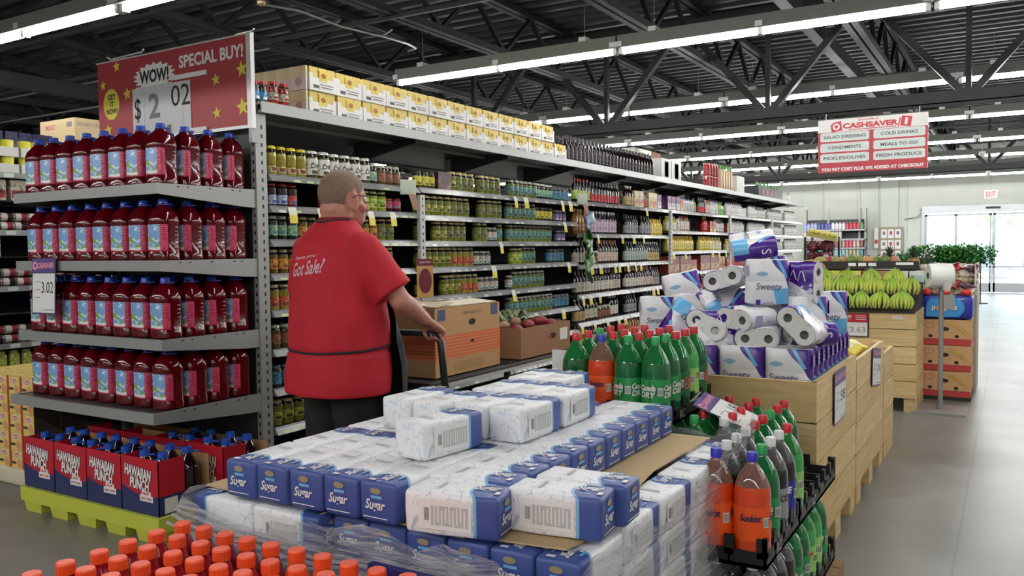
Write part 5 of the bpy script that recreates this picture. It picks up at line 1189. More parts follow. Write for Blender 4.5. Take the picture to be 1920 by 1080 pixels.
c = MB(); c.box((0, 0, 0), (0.14, 0.003, 0.16)); tag(ob('back_card', c.mesh('back_card', [paper]), loc=(-1.72, 3.2, 0.80)), 'plain white card at the left of the back soda stack', 'card')
r = thing('card_post', 'thin dark post carrying the plain white card', 'post', (-1.655, 3.205, 0)); q = MB(); q.cyl((0,0,0.012), (0,0,0.8), 0.006, n=6); part('pole', q, [black], r); q = MB(); q.cyl((0,0,0), (0,0,0.012), 0.08, n=14); part('base', q, [black], r)

# ================================================================ WOODEN BINS AND TOILET PAPER
def pine(nm, c1, c2):
    m, t = pmat(nm, 0.6); o_ = t.xyz()
    g = t.noise(3.2, 5, 0.7, stretch=(1, 1, 14)); v = t.N('ShaderNodeTexVoronoi'); v.inputs['Scale'].default_value = 3.2; mp = t.N('ShaderNodeMapping'); mp.inputs['Scale'].default_value = (1, 1, 2.2); t.L(t.tc.outputs['Object'], mp.inputs[0]); t.L(mp.outputs[0], v.inputs['Vector'])
    c = t.ramp(g, [(0.35, c2), (0.65, c1)]); c = t.mix(t.math('MULTIPLY', t.math('LESS_THAN', v.outputs['Distance'], 0.055), 0.75), c, lin((110, 72, 40)))
    t.col(c); return m
pine1 = pine('pine_board', (226, 202, 148), (204, 172, 116)); pine2 = pine('pine_board_b', (218, 192, 138), (198, 164, 110))
def bin_box(label, x0, y0, w_, d_, z0, z1, n=4, name='wooden_bin'):
    r = thing(name, label, 'bin', (x0, y0, 0)); hh = (z1-z0)/n; th = 0.022
    for k in range(n):
        za, zb_ = z0+k*hh+0.003, z0+(k+1)*hh-0.003
        for nm_, (a, b) in (('front_board', ((0, 0), (w_, th))), ('side_board', ((w_-th, 0.001), (w_, d_-0.001))), ('side_board', ((0, 0.001), (th, d_-0.001))), ('rear_board', ((0, d_-th), (w_, d_)))):
            q = MB(); q.box((a[0]+(0.001 if 'side' not in nm_ else 0), a[1], za), (b[0]-(0.001 if 'side' not in nm_ else 0), b[1], zb_)); part(nm_, q, [pine1 if (k+len(nm_)) % 2 else pine2], r)
    for (a, b) in ((th, th), (w_-th-0.04, th), (th, d_-th-0.04), (w_-th-0.04, d_-th-0.04)):
        q = MB(); q.box((a, b, z0+0.002), (a+0.04, b+0.04, z1-0.01)); part('corner_post', q, [pine2], r)
    for a in (0.0, w_/2-0.045, w_-0.09):
        for b in (0.02, d_/2-0.06, d_-0.16):
            q = MB(); q.box((a, b, 0), (a+0.09, b+0.14, z0)); part('foot', q, [pine2], r)
    q = MB(); q.box((th, th, z0), (w_-th, d_-th, z0+0.02)); part('floor_board', q, [pine2], r)
    return r
bin_box('front pine bin holding the heap of toilet paper', -1.90, 3.66, 1.20, 1.04, 0.105, 0.825, 4)
bin_box('second pine bin behind the toilet paper bin', -1.90, 4.73, 1.20, 1.07, 0.105, 0.79, 4)
bin_box('low third pine bin at the end of the row', -1.88, 5.84, 1.18, 0.5, 0.105, 0.70, 3)
Fx = FM((-0.694, 4.17, 0.69), (0,1,0), (0,0,1))
def bin_tag(label, y, z, rot, w_, h_, price, head):
    M = FM((-0.690, y, z), (0,1,0), (0,0,1)) @ RZ(rot); price_tag('price_card', label, M, w_, h_, price, head)
bin_tag('purple-headed price card reading .58 on the side of the front pine bin', 4.17, 0.69, 0.0, 0.30, 0.245, '.58', (126, 60, 100))
bin_tag('tilted price card on the side of the second pine bin', 5.42, 0.665, -0.12, 0.36, 0.225, '1.00', (90, 56, 120))

m_tp, t = pmat('tissue_film', 0.28, spec=0.6); o_ = t.xyz()
pur = lin((74, 34, 138)); sky = lin((104, 178, 224)); wt = lin((228, 228, 230))
curve = t.math('ADD', o_[0], t.math('MULTIPLY', t.math('SINE', t.math('MULTIPLY', t.math('ADD', o_[2], 0.1), 13.0)), 0.022))
f_ = t.mix(t.math('MULTIPLY', t.math('GREATER_THAN', t.math('ADD', o_[0], t.math('MULTIPLY', o_[2], 0.75)), t.math('ADD', 0.078, t.math('MULTIPLY', t.math('SINE', t.math('MULTIPLY', o_[2], 60)), 0.006))), t.math('GREATER_THAN', o_[2], -0.03)), wt, pur)
f_ = t.mix(t.math('MULTIPLY', t.math('GREATER_THAN', curve, 0.028), t.math('LESS_THAN', o_[2], -0.03)), f_, sky)
lf = t.math('ADD', t.math('POWER', t.math('ABSOLUTE', t.math('DIVIDE', t.math('ADD', o_[0], 0.045), 0.03)), 1.5), t.math('POWER', t.math('ABSOLUTE', t.math('DIVIDE', t.math('SUBTRACT', o_[2], 0.036), 0.012)), 1.5))
f_ = t.mix(t.math('LESS_THAN', lf, 1.0), f_, lin((138, 176, 206)))
wd2 = t.math('LESS_THAN', t.math('ABSOLUTE', t.math('SUBTRACT', o_[0], t.math('ADD', 0.085, t.math('MULTIPLY', o_[2], -0.55)))), 0.009)
f_ = t.mix(t.math('MULTIPLY', wd2, t.math('GREATER_THAN', o_[2], 0.02)), f_, sky)
# side strips and back of the pack: purple swash and code blocks
bk = t.mix(t.math('GREATER_THAN', t.math('ADD', o_[0], t.math('MULTIPLY', o_[2], 0.5)), 0.0), wt, pur)
bk = t.mix(t.math('MULTIPLY', t.math('LESS_THAN', t.noise(40, 1), 0.42), t.math('LESS_THAN', o_[0], 0.0)), bk, lin((196, 190, 206)))
f_ = t.mix(t.math('GREATER_THAN', o_[1], 0.0), f_, bk)
t.col(f_); t.bump(t.noise(30, 3), 0.35, 0.006)
rollm = mat('tissue_end', (214, 214, 212), 0.5); holem = mat('tube_card', (120, 118, 112), 0.8)
def mk_tp():
    r_ = 0.052; h = 0.205; b = MB(); prof = []; n = 12
    cs_ = []
    for k in range(n+1): a = PI/2+PI*k/n; cs_.append((-0.05+r_*math.cos(a), r_*math.sin(a)))
    for k in range(4): cs_.append((-0.025+0.0167*k, -r_*(0.93 if k in (1, 2) else 0.97)))
    for k in range(n+1): a = -PI/2+PI*k/n; cs_.append((0.05+r_*math.cos(a), r_*math.sin(a)))
    for k in range(4): cs_.append((0.025-0.0167*k, r_*(0.93 if k in (1, 2) else 0.97)))
    N = len(cs_); vs = []
    rings = [(-h/2, 0.93), (-h/2+0.006, 1.0), (-0.004, 1.0), (0, 0.985), (0.004, 1.0), (h/2-0.006, 1.0), (h/2, 0.93)]
    for z, s in rings: vs += [(x*s if abs(x) < 0.02 else x-(1-s)*r_*(1 if x > 0 else -1), y*s, z) for x, y in cs_]
    b.add(vs, [(i*N+k, i*N+(k+1) % N, (i+1)*N+(k+1) % N, (i+1)*N+k) for i in range(len(rings)-1) for k in range(N)], 0, True)
    es = []
    for sz in (-1, 1):
        ring = [v for v in vs[(0 if sz < 0 else (len(rings)-1)*N):(N if sz < 0 else len(rings)*N)]]
        for sx in (-1, 1):
            e = MB(); es.append(e)
            M = T(sx*0.05, 0, sz*h/2) if sz > 0 else T(sx*0.05, 0, sz*h/2) @ RX(PI)
            e.lathe([(0.0, -0.03), (0.019, -0.03)], 16, 1, M=M); e.lathe([(0.019, -0.03), (0.019, 0.001), (0.022, 0.0025), (0.046, 0.001), (0.0475, -0.003)], 20, 0, M=M)
            e.lathe([(0.019, -0.03), (0.019, 0.0)], 16, 1, M=M)
        e.box((-0.03*0, -0.045, sz*h/2-0.004), (0.03, 0.045, sz*h/2-0.001), 0); es[-2].box((-0.03, -0.045, sz*h/2-0.004), (0.0, 0.045, sz*h/2-0.001), 0)
    l = MB(); F = FM((-0.012, -r_-0.0008, -0.026), (1,0,0), (0,0,1))
    l.text('Sweety', F, 0.125, 0.040, 0, bold=0.01, shear=0.15, d=0.0022); l.quad(F @ T(-0.05, -0.07, 0), 0.022, 0.026, 1, 0.0014); l.quad(F @ T(0.0, -0.07, 0), 0.05, 0.004, 2, 0.0012)
    G = FM((0.035, r_+0.0008, 0.02), (-1,0,0), (0,0,1)); l.tube([G @ Vector((0.03*math.sin(a*1.7), -0.05+0.012*a, 0.002)) for a in range(9)], 0.0024, 4, 3)
    for sx in (-1, 1): H_ = FM((sx*0.102, 0, 0.05), (0, sx, 0), (0,0,1)); l.quad(H_, 0.05, 0.06, 1, 0.0015) if sx > 0 else l.quad(H_, 0.05, 0.05, 2, 0.0015); l.text('S', H_, 0.025, 0.045, 3, d=0.002) if sx > 0 else None
    return Kind('toilet_paper_pack', 'toilet paper', b.mesh('tissue_pack', [m_tp]), [('roll_end', q.mesh('tissue_end', [rollm, holem])) for q in es] + [('lettering', l.mesh('tissue_print', [mat('sweety_grey', (96, 96, 120), 0.5), mat('tp_purple', (74, 34, 138), 0.4), mat('tp_lilac', (176, 166, 200), 0.5), white]))])
TP = mk_tp()
def orient(c, z, n):
    z = Vector(z).normalized(); y = -(Vector(n) - z*Vector(n).dot(z)).normalized(); x = y.cross(z)
    M = Matrix((x, y, z)).transposed().to_4x4(); M.translation = Vector(c); return M
ff = Vector((-math.sin(_yaw), math.cos(_yaw), 0)); rr_ = Vector((math.cos(_yaw), math.sin(_yaw), 0)); uu = Vector((0, 0, 1)); bb_ = -ff
for j in range(9):
    for i in range(5):
        if j > 0 and i < 4 and j < 8 and i > 0: continue
        x = -0.832-i*0.207; y = 3.748+j*0.112
        put(TP, 'standing toilet paper pack in the bin, %s from the right, %s row back' % (ORD[i], ORD[j]), M=T(x, y, 0.747+0.1035), group='standing toilet paper packs in the bin')
c = MB(); c.box((-1.85, 3.71, 0.70), (-0.74, 4.66, 0.742)); tag(ob('false_floor', c.mesh('false_floor', [kraft])), 'cardboard panel raised inside the front bin under the standing packs', 'panel')
tp = [((-1.09, 4.12, 1.405), rr_*0.97+bb_*0.2+uu*0.14, uu*0.95+bb_*0.35-rr_*0.1, 'topmost toilet paper pack of the heap'),
 ((-0.985, 3.97, 1.235), uu+rr_*0.03, bb_+rr_*0.1, 'upright toilet paper pack with the Sweety front near the top of the heap'),
 ((-0.87, 4.10, 1.225), bb_*0.75+rr_*0.65, rr_*0.7-bb_*0.7, 'grey-ended toilet paper pack right of the upright Sweety pack'),
 ((-1.22, 4.12, 1.24), bb_*0.9-rr_*0.45+uu*0.05, uu*0.9-rr_*0.3, 'toilet paper pack with two roll ends left of the upright Sweety pack'),
 ((-1.37, 3.93, 1.02), -uu*0.85-rr_*0.55, bb_*0.9+uu*0.25, 'tilted upside-down toilet paper pack above the soda caps'),
 ((-1.63, 4.25, 1.035), uu, bb_, 'upright toilet paper pack at the left edge of the heap'),
 ((-1.53, 4.36, 1.16), uu*0.95-rr_*0.2, -bb_*0.3+bb_*1.1, 'purple toilet paper pack leaning behind the left edge of the heap'),
 ((-1.27, 4.22, 1.12), rr_*0.9+uu*0.35, uu*0.8+bb_*0.6, 'toilet paper pack lying on its back in the middle of the heap'),
 ((-1.05, 3.86, 1.07), -rr_*0.75+bb_*0.6, uu*0.9+rr_*0.1, 'toilet paper pack lying with roll ends to the left under the upright one'),
 ((-1.215, 3.83, 1.02), uu*0.2+bb_*0.9-rr_*0.4, uu*0.8+rr_*0.5, 'toilet paper pack behind the two visible roll ends'),
 ((-1.17, 3.80, 0.955+0.05), rr_*0.95+bb_*0.1, -bb_*0.9-uu*0.4, 'purple toilet paper pack low in front of the heap'),
 ((-1.00, 3.86, 0.965+0.02), bb_*0.9-rr_*0.3, uu, 'toilet paper pack lying end-on low in the heap'),
 ((-0.79, 3.80, 1.05), bb_*0.8-rr_*0.52+uu*0.03, uu*0.62+rr_*0.62+bb_*0.2, 'large tilted toilet paper pack with two roll ends at the right front'),
 ((-0.83, 4.08, 1.06), uu, bb_+rr_*0.15, 'upright toilet paper pack behind the large tilted one'),
 ((-0.79, 4.36, 1.07), uu, bb_, 'upright toilet paper pack at the back right of the heap'),
 ((-1.0, 4.14, 1.055), uu, bb_, 'upright toilet paper pack inside the heap under the Sweety one'),
 ((-1.22, 4.36, 1.06), uu, bb_, 'upright toilet paper pack inside the heap at the back'),
 ((-1.42, 4.2, 1.055), uu, bb_, 'upright toilet paper pack inside the heap at the left'),
 ((-1.08, 4.33, 1.25), uu, bb_, 'upright toilet paper pack at the back under the topmost one'),
 ((-0.80, 3.98, 0.965+0.035), rr_, uu, 'toilet paper pack lying flat under the large tilted one')]
for (cc, z, n, lb) in tp: put(TP, lb, M=orient(cc, z, n), group='loose toilet paper packs of the heap')
for k in range(4):
    q = MB(); q.rbox((-0.1, -0.07, -0.03), (0.1, 0.07, 0.03), 0.02, 2, wob=0.01); q.quad(T(0, 0, 0.032), 0.1, 0.06, 1)
    tag(ob('yellow_packet', q.mesh('yellow_packet', [mat('packet_yellow', (226, 208, 70), 0.4), mat('packet_pale', (226, 222, 170), 0.4)]), M=T(-0.86-0.12*(k % 2), 5.25+0.14*k, 0.80-0.015*(k % 3)) @ RZ(0.5*k) @ RY(0.5-0.2*k) @ RX(0.3)), 'yellow packet lying in the second pine bin, %s from the near side' % ORD[k], 'packet', 'yellow packets in the second bin')
c = MB(); c.box((-1.85, 4.78, 0.66), (-0.74, 5.77, 0.70)); tag(ob('false_floor', c.mesh('false_floor', [kraft])), 'cardboard panel raised inside the second pine bin', 'panel')
# ================================================================ PRODUCE
bin_box('pine banana table at the far end of the bins', -1.86, 7.60, 1.19, 0.72, 0.115, 0.84, 5, name='produce_table'); bin_box('second pine table behind the banana table', -1.86, 8.34, 1.10, 1.0, 0.115, 0.84, 5, name='produce_table')
bsh = mat('banana_shelf', (40, 38, 34), 0.7)
c = MB(); c.add([(-1.85, 7.58, 0.845), (-0.68, 7.58, 0.845), (-0.68, 8.35, 1.06), (-1.85, 8.35, 1.06), (-1.85, 7.58, 0.83), (-0.68, 7.58, 0.83), (-0.68, 8.35, 0.84), (-1.85, 8.35, 0.84)], [(0,1,2,3),(7,6,5,4),(0,4,5,1),(1,5,6,2),(2,6,7,3),(3,7,4,0)])
tag(ob('banana_ramp', c.mesh('banana_ramp', [bsh])), 'dark sloped ramp under the bananas', 'display ramp')
m_bn, t = pmat('banana_skin', 0.45); o_ = t.xyz()
oi = t.N('ShaderNodeObjectInfo')
g1 = t.mix(oi.outputs['Random'], lin((186, 190, 74)), lin((140, 172, 56)))
cb = t.ramp(t.math('MULTIPLY', o_[2], 6.0), [(0.0, (190, 190, 96)), (0.5, (156, 178, 58)), (0.85, (92, 154, 34)), (1.0, (76, 116, 36))])
t.col(t.mix(0.5, g1, cb)); tipm = mat('banana_tip', (60, 50, 30), 0.7)
def mk_hand(n, seed):
    rr = random.Random(seed); b = MB()
    for k in range(n):
        a = (k-(n-1)/2)*0.30+rr.uniform(-0.06, 0.06); pts = []; rad = []
        for q in range(9):
            tt = q/8; out = 0.015+0.085*math.sin(tt*1.9); x = math.sin(a)*(0.008+0.10*math.sin(tt*2.3)); y = -out*math.cos(a)-0.0; z = 0.155-0.15*tt**1.15
            pts.append((x, y, max(z, 0.01))); rad.append([0.006, 0.009, 0.0135, 0.0155, 0.016, 0.0155, 0.0135, 0.009, 0.005][q])
        b.tube(pts, rad, 7, 0); b.ell(pts[-1], (0.006, 0.006, 0.006), 6, 4, 1)
    b.cyl((0, 0.0, 0.145), (0, 0.012, 0.175), 0.018, 0.012, 8, 2)
    return Kind('banana_bunch', 'bananas', b.mesh('banana_hand', [m_bn, tipm, mat('banana_stem', (96, 130, 50), 0.6)]))
HN = [mk_hand(5, 1), mk_hand(6, 2), mk_hand(7, 3)]
for row, (y, z, xs) in enumerate(((7.64, 0.85, [-1.56, -1.42, -1.24, -1.10, -0.945, -0.78]), (7.93, 0.955, [-1.62, -1.44, -1.31, -1.17, -1.03, -0.89, -0.74]), (8.2, 1.02, [-1.5, -1.3, -1.1, -0.9]))):
    for k, x in enumerate(xs):
        put(HN[(k+row) % 3], 'hand of green-yellow bananas, %s from the left in the %s row' % (ORD[k], ('lower', 'upper', 'back')[row]), M=T(x, y, z) @ RZ(random.uniform(-0.15, 0.15)) @ RX(-0.12) @ Matrix.Scale(1.0, 4), group='hands of bananas')
# raised ledge with cartons below, fruit above
r = thing('produce_ledge', 'black raised ledge behind the bananas carrying mangoes and pineapples', 'shelf', (-1.86, 8.45, 0))
c = MB(); c.box((0, 0.15, 1.172), (1.10, 1.05, 1.192), 0); c.box((0, 0.135, 1.172), (1.12, 0.15, 1.245), 0); part('ledge', c, [bsh], r)
for x in (0.03, 1.04): q = MB(); q.box((x, 0.9, 0.84), (x+0.04, 0.95, 1.172)); part('ledge_leg', q, [bsh], r)
c = MB()
for x in (0.50, 0.59, 0.68): c.quad(FM((x+0.04, 0.1345, 1.215), (1,0,0), (0,0,1)), 0.07, 0.03, 0)
c.quad(FM((0.9+0.10, 0.1345, 1.222), (1,0,0), (0,0,1)), 0.15, 0.025, 0); part('price_strip', c, [paper], r)
for k, (x, w_, fc, bc, lb) in enumerate(((-1.66, 0.24, (206, 200, 90), (190, 186, 150), 'yellow-topped fruit carton under the ledge, left'), (-1.40, 0.17, (206, 204, 96), (170, 160, 120), 'yellow-topped fruit carton under the ledge, second'), (-1.21, 0.24, (160, 126, 80), (150, 116, 74), 'plain brown fruit carton under the ledge'), (-0.955, 0.13, (196, 202, 196), (170, 186, 180), 'pale leaf-print carton under the ledge, left one'), (-0.81, 0.12, (200, 206, 200), (160, 186, 180), 'pale leaf-print carton under the ledge, right one'))):
    c = MB(); c.box((0, 0, 0), (w_, 0.5, 0.155), 0); c.quad(FM((w_/2, -0.001, 0.065), (1,0,0), (0,0,1)), w_*0.85, 0.10, 1)
    tag(ob('fruit_carton', c.mesh('fruit_carton', [mat('fc_%d' % k, fc, 0.6), mat('fcb_%d' % k, bc, 0.6)]), loc=(x, 8.50, 1.0)), lb, 'carton', 'fruit cartons under the ledge')
c = MB(); c.box((-1.72, 8.42, 0.84), (-0.76, 9.3, 0.999)); tag(ob('riser_block', c.mesh('riser_block', [bsh])), 'dark riser block behind the bananas', 'riser')
r = thing('wicker_basket', 'tan round basket at the left end of the bananas', 'basket', (-1.66, 8.40, 1.07)); q = MB(); q.lathe([(0, 0), (0.09, 0), (0.13, 0.10), (0.12, 0.11), (0.085, 0.02), (0, 0.02)], 18); part('bowl', q, [mat('basket_tan', (186, 150, 84), 0.8)], r); q = MB(); q.tube([(-0.125*math.cos(a), 0, 0.1+0.09*math.sin(a)) for a in [k*PI/8 for k in range(9)]], 0.009, 6); part('handle', q, [mat('basket_tan', (186, 150, 84), 0.8)], r)
mgc = [(150, 150, 70), (150, 50, 50), (140, 140, 70), (190, 130, 80), (110, 130, 60), (120, 140, 66), (196, 140, 90), (110, 130, 70), (100, 116, 60), (180, 120, 90)]
MG = []
for k, cc in enumerate(mgc):
    q = MB(); q.ell((0, 0, 0), (0.062, 0.052, 0.05), 14, 10); q.cyl((0.01, 0, 0.045), (0.012, 0, 0.06), 0.005, n=6, m=1); MG.append(Kind('mango', 'mango', q.mesh('mango', [mat('mango_%d' % k, cc, 0.4), tipm])))
for k in range(10): put(MG[k], '%s mango on the ledge, %s from the left' % (('yellow-green', 'red', 'olive', 'peach', 'dark green', 'green', 'orange', 'dark green', 'green', 'peach')[k], ORD[k]), M=T(-1.63+k*0.073, 8.68+0.06*(k % 2), 1.242+(0.012 if k in (4, 5, 8) else 0)) @ RZ(k), group='mangoes on the ledge')
for k in range(6): put(MG[(k*3+1) % 10], 'mango in the second line on the ledge, %s from the left' % ORD[k], M=T(-1.55+k*0.11, 8.83, 1.243) @ RZ(k*2), group='mangoes on the ledge')
pnm, t = pmat('pineapple_skin', 0.7); t.col(t.ramp(t.noise(60, 2), [(0.4, (120, 96, 50)), (0.6, (166, 130, 70))])); pll = mat('pineapple_leaf', (64, 84, 64), 0.6)
def mk_pine():
    b = MB(); b.lathe([(0, 0), (0.045, 0.0), (0.06, 0.03), (0.055, 0.06), (0.035, 0.08), (0, 0.085)], 16)
    l = MB()
    for k in range(34):
        a = k*2.4; ring = k/34; ln = 0.13-0.03*ring; tilt = 1.15*(1-ring)+0.1
        d = Vector((math.cos(a)*math.sin(tilt), math.sin(a)*math.sin(tilt), math.cos(tilt))); s = Vector((-math.sin(a), math.cos(a), 0)); p0 = Vector((0, 0, 0.075+0.03*ring)); mid = p0+d*ln*0.6+Vector((0,0,0.01)); tip = p0+d*ln+Vector((0, 0, -0.012*(1-ring)))
        l.add([p0-s*0.008, p0+s*0.008, mid+s*0.007, mid-s*0.007, tip], [(0,1,2,3), (3,2,4)])
    return Kind('pineapple', 'pineapple', b.mesh('pineapple', [pnm]), [('crown', l.mesh('pineapple_crown', [pll]))])
PN = mk_pine()
for k, x in enumerate((-1.01, -0.80)): put(PN, '%s pineapple with spiky crown at the right end of the ledge' % ('left', 'right')[k], loc=(x, 8.75, 1.192), rz=k, group=None)
r = thing('flower_bunch', 'small bunch with tiny white flowers beside the right pineapple', 'flowers', (-0.70, 8.95, 1.192)); l = MB(); f = MB()
for k in range(26):
    a = random.random()*6.28; q = random.uniform(0.02, 0.1); z = random.uniform(0.08, 0.18); l.tube([(0, 0, 0), (q*math.cos(a), q*math.sin(a), z)], 0.0025, 4); f.ell((q*math.cos(a), q*math.sin(a), z), (0.008, 0.008, 0.008), 6, 4)
part('stems', l, [pll], r); part('blossoms', f, [white], r)
# red card with 3.63
r = thing('price_card', 'red WOW card reading 3.63 on the front of the banana table', 'price sign', (-1.155, 7.592, 0.72))
c = MB(); c.box((-0.125, -0.004, -0.10), (0.125, 0.0, 0.10), 0); part('card', c, [inkm], r)
F = FM((0, -0.0045, 0), (1,0,0), (0,0,1)); c = MB(); c.quad(F @ T(-0.005, -0.035, 0), 0.235, 0.115, 0, 0.0003); c.quad(F @ T(-0.005, 0.06, 0), 0.235, 0.07, 1, 0.0003)
c.text('WOW!', F @ T(-0.06, 0.07, 0), 0.09, 0.03, 0, bold=0.04); c.text('get it now!', F @ T(-0.06, 0.043, 0), 0.07, 0.012, 0)
for q in range(3): c.quad(F @ T(0.06, 0.08-0.016*q, 0), 0.08, 0.005, 0, 0.001)
c.text('3.63', F @ T(0.035, -0.04, 0), 0.12, 0.045, 2); c.quad(F @ T(-0.05, -0.02, 0), 0.06, 0.003, 1, 0.001)
part('print', c, [paper, redm, greyink], r)
c = MB(); c.quad(FM((-0.81, 7.597, 0.795), (1,0,0), (0,0,1)), 0.08, 0.03, 0); c.box((-0.85, 7.5975, 0.78), (-0.77, 7.6, 0.81), 0); tag(ob('small_label', c.mesh('small_label', [paper])), 'small white label stuck on the top board of the banana table', 'label')
# banana cartons with the blue pack above
bcm = mat('banana_carton', (196, 156, 112), 0.75); bcr = mat('banana_carton_red', (186, 60, 60), 0.6); bcl = mat('banana_line', (206, 180, 60), 0.6); holm = mat('carton_hole', (50, 36, 30), 0.9)
BXL, BYY = -0.705, 8.36
for k in range(3):
    z = 0.035+k*0.232
    r = thing('banana_carton', '%s brown and red banana carton of the stack right of the banana table' % ('lowest', 'middle', 'top')[k], 'carton', (BXL, BYY, z)); w_, d_, h_ = 0.41, 0.52, 0.226
    c = MB(); c.box((0, 0, 0.055), (w_, d_, h_)); part('lid', c, [bcm], r)
    c = MB(); c.box((0.004, 0.004, 0), (w_-0.004, d_-0.004, 0.055)); part('base', c, [bcr], r)
    c = MB()
    for F, W2 in ((FM((w_/2, -0.0008, h_/2), (1,0,0), (0,0,1)), w_), (FM((w_+0.0008, d_/2, h_/2), (0,1,0), (0,0,1)), d_)):
        c.disc(F @ T(-0.005, 0.03, 0), 0.036, 0, 0.0004, ry=0.018); c.disc(F @ T(-0.12, -0.035, 0), 0.018, 0, 0.0004, ry=0.014); c.disc(F @ T(0.09, -0.035, 0), 0.018, 0, 0.0004, ry=0.014)
        for q in range(3): c.tube([F @ Vector((0.03+0.13*math.sin(a*0.3)+0.01*q, 0.07-0.02*a+0.01*q, 0.001)) for a in range(6)], 0.003, 4, 1)
        for q in range(20): a0_ = 2*PI*q/20; a1_ = 2*PI*(q+1)/20; c.add([F @ Vector((-0.13+0.04*math.cos(a0_), 0.06+0.025*math.sin(a0_), 0.001)), F @ Vector((-0.13+0.04*math.cos(a1_), 0.06+0.025*math.sin(a1_), 0.001)), F @ Vector((-0.13+0.036*math.cos(a1_), 0.06+0.021*math.sin(a1_), 0.001)), F @ Vector((-0.13+0.036*math.cos(a0_), 0.06+0.021*math.sin(a0_), 0.001))], [(0,1,2,3)], 2)
    part('print', c, [holm, bcl, bcr], r)
c = MB(); c.box((BXL, BYY, 0), (BXL+0.41, BYY+0.6, 0.035)); tag(ob('floor_board', c.mesh('floor_board', [bsh])), 'low dark board under the banana carton stack', 'board')
r = thing('poppies_pack', 'blue Poppies pack lying on top of the banana cartons', 'pack', (BXL, BYY-0.005, 0.732))
c = MB(); c.rbox((0, 0, 0), (0.415, 0.5, 0.205), 0.03, 3, 0); part('bag', c, [mat('pack_blue', (34, 44, 150), 0.35)], r)
c = MB(); F = FM((0.2075, -0.0012, 0.10), (1,0,0), (0,0,1)); c.add([(x, y, 0) for x, y in ((-0.16, -0.08), (0.10, -0.08), (0.135, -0.04), (0.15, 0.0), (0.135, 0.05), (0.10, 0.085), (-0.12, 0.085), (-0.15, 0.06), (-0.16, 0.0))], [tuple(range(9))], 0, False, F)
c.text('poppies', F @ T(-0.012, -0.005, 0), 0.215, 0.066, 2, bold=0.05, d=0.001); c.text('poppies', F @ T(-0.012, -0.003, 0), 0.205, 0.058, 1, bold=0.02, d=0.002); c.disc(F @ T(-0.072, 0.0, 0), 0.012, 3, 0.003); c.quad(F @ T(0.12, 0.08, 0), 0.05, 0.005, 1, 0.001); c.quad(F @ T(-0.19, -0.02, 0), 0.012, 0.05, 1, 0.001)
part('print', c, [mat('pack_sky', (60, 150, 214), 0.35), white, mat('pack_deep', (24, 40, 120), 0.4), mat('pack_orange', (232, 130, 50), 0.4)], r)
# snack bin with bags
r = thing('snack_rack', 'wire and card rack full of snack bags behind the blue pack', 'rack', (BXL-0.02, 8.58, 0))
c = MB(); c.box((0, 0.35, 0), (0.45, 0.95, 0.92), 0); part('shell', c, [mat('rack_card', (176, 166, 150), 0.7)], r)
c = MB(); c.box((0.44, 0.0, 0.94), (0.447, 0.95, 1.22), 0); part('side_panel', c, [mat('rack_clear', (196, 188, 176), 0.4)], r)
bgc = [(176, 164, 110), (150, 120, 100), (196, 184, 170), (160, 40, 44), (120, 90, 110), (186, 170, 130), (140, 128, 104), (206, 196, 186), (96, 70, 84)]
BG = []
for k, cc in enumerate(bgc):
    q = MB(); q.rbox((-0.075, -0.05, -0.028), (0.075, 0.05, 0.028), 0.026, 3, wob=0.012); m_, t = pmat('snack_bag_%d' % k, 0.25); t.col(t.ramp(t.noise(34, 3), [(0.35, tuple(int(v*0.6) for v in cc)), (0.6, cc), (0.75, (216, 206, 196))])); BG.append(Kind('snack_bag', 'snack bag', q.mesh('snack_bag', [m_])))
rb = random.Random(5); n = 0
for lv in range(5):
    for row in range(3):
        for k in range(4):
            n += 1; x = BXL+0.03+k*0.11+rb.uniform(-0.015, 0.015); y = 8.53+row*0.16+lv*0.045; z = 0.965+lv*0.052
            put(BG[n*5 % 9], 'snack bag behind the blue pack, %s layer up, %s row, %s along' % (ORD[lv], ORD[row], ORD[k]), M=T(x, y, z) @ RZ(rb.uniform(-1, 1)) @ RX(rb.uniform(0.2, 0.8)) @ RY(rb.uniform(-0.4, 0.4)), group='snack bags behind the blue pack')
tmr = mat('tomato_red', (206, 52, 34), 0.25)
TM = Kind('tomato', 'tomato', None, [('fruit', MB().ell((0, 0, 0), (0.042, 0.042, 0.034), 16, 10).mesh('tomato', [tmr])), ('stem', MB().star(T(0, 0, 0.033), 0.02, 0, 0.001).mesh('tomato_stem', [mat('stem_green', (60, 110, 50), 0.6)]))])
for k, (px, py) in enumerate(((1737, 553), (1772, 561), (1812, 551))):
    p = at(px, py, 1, 8.40); put(TM, '%s red tomato above the blue pack' % ('left', 'middle', 'right')[k], loc=(p.x, 8.41, 0.968))
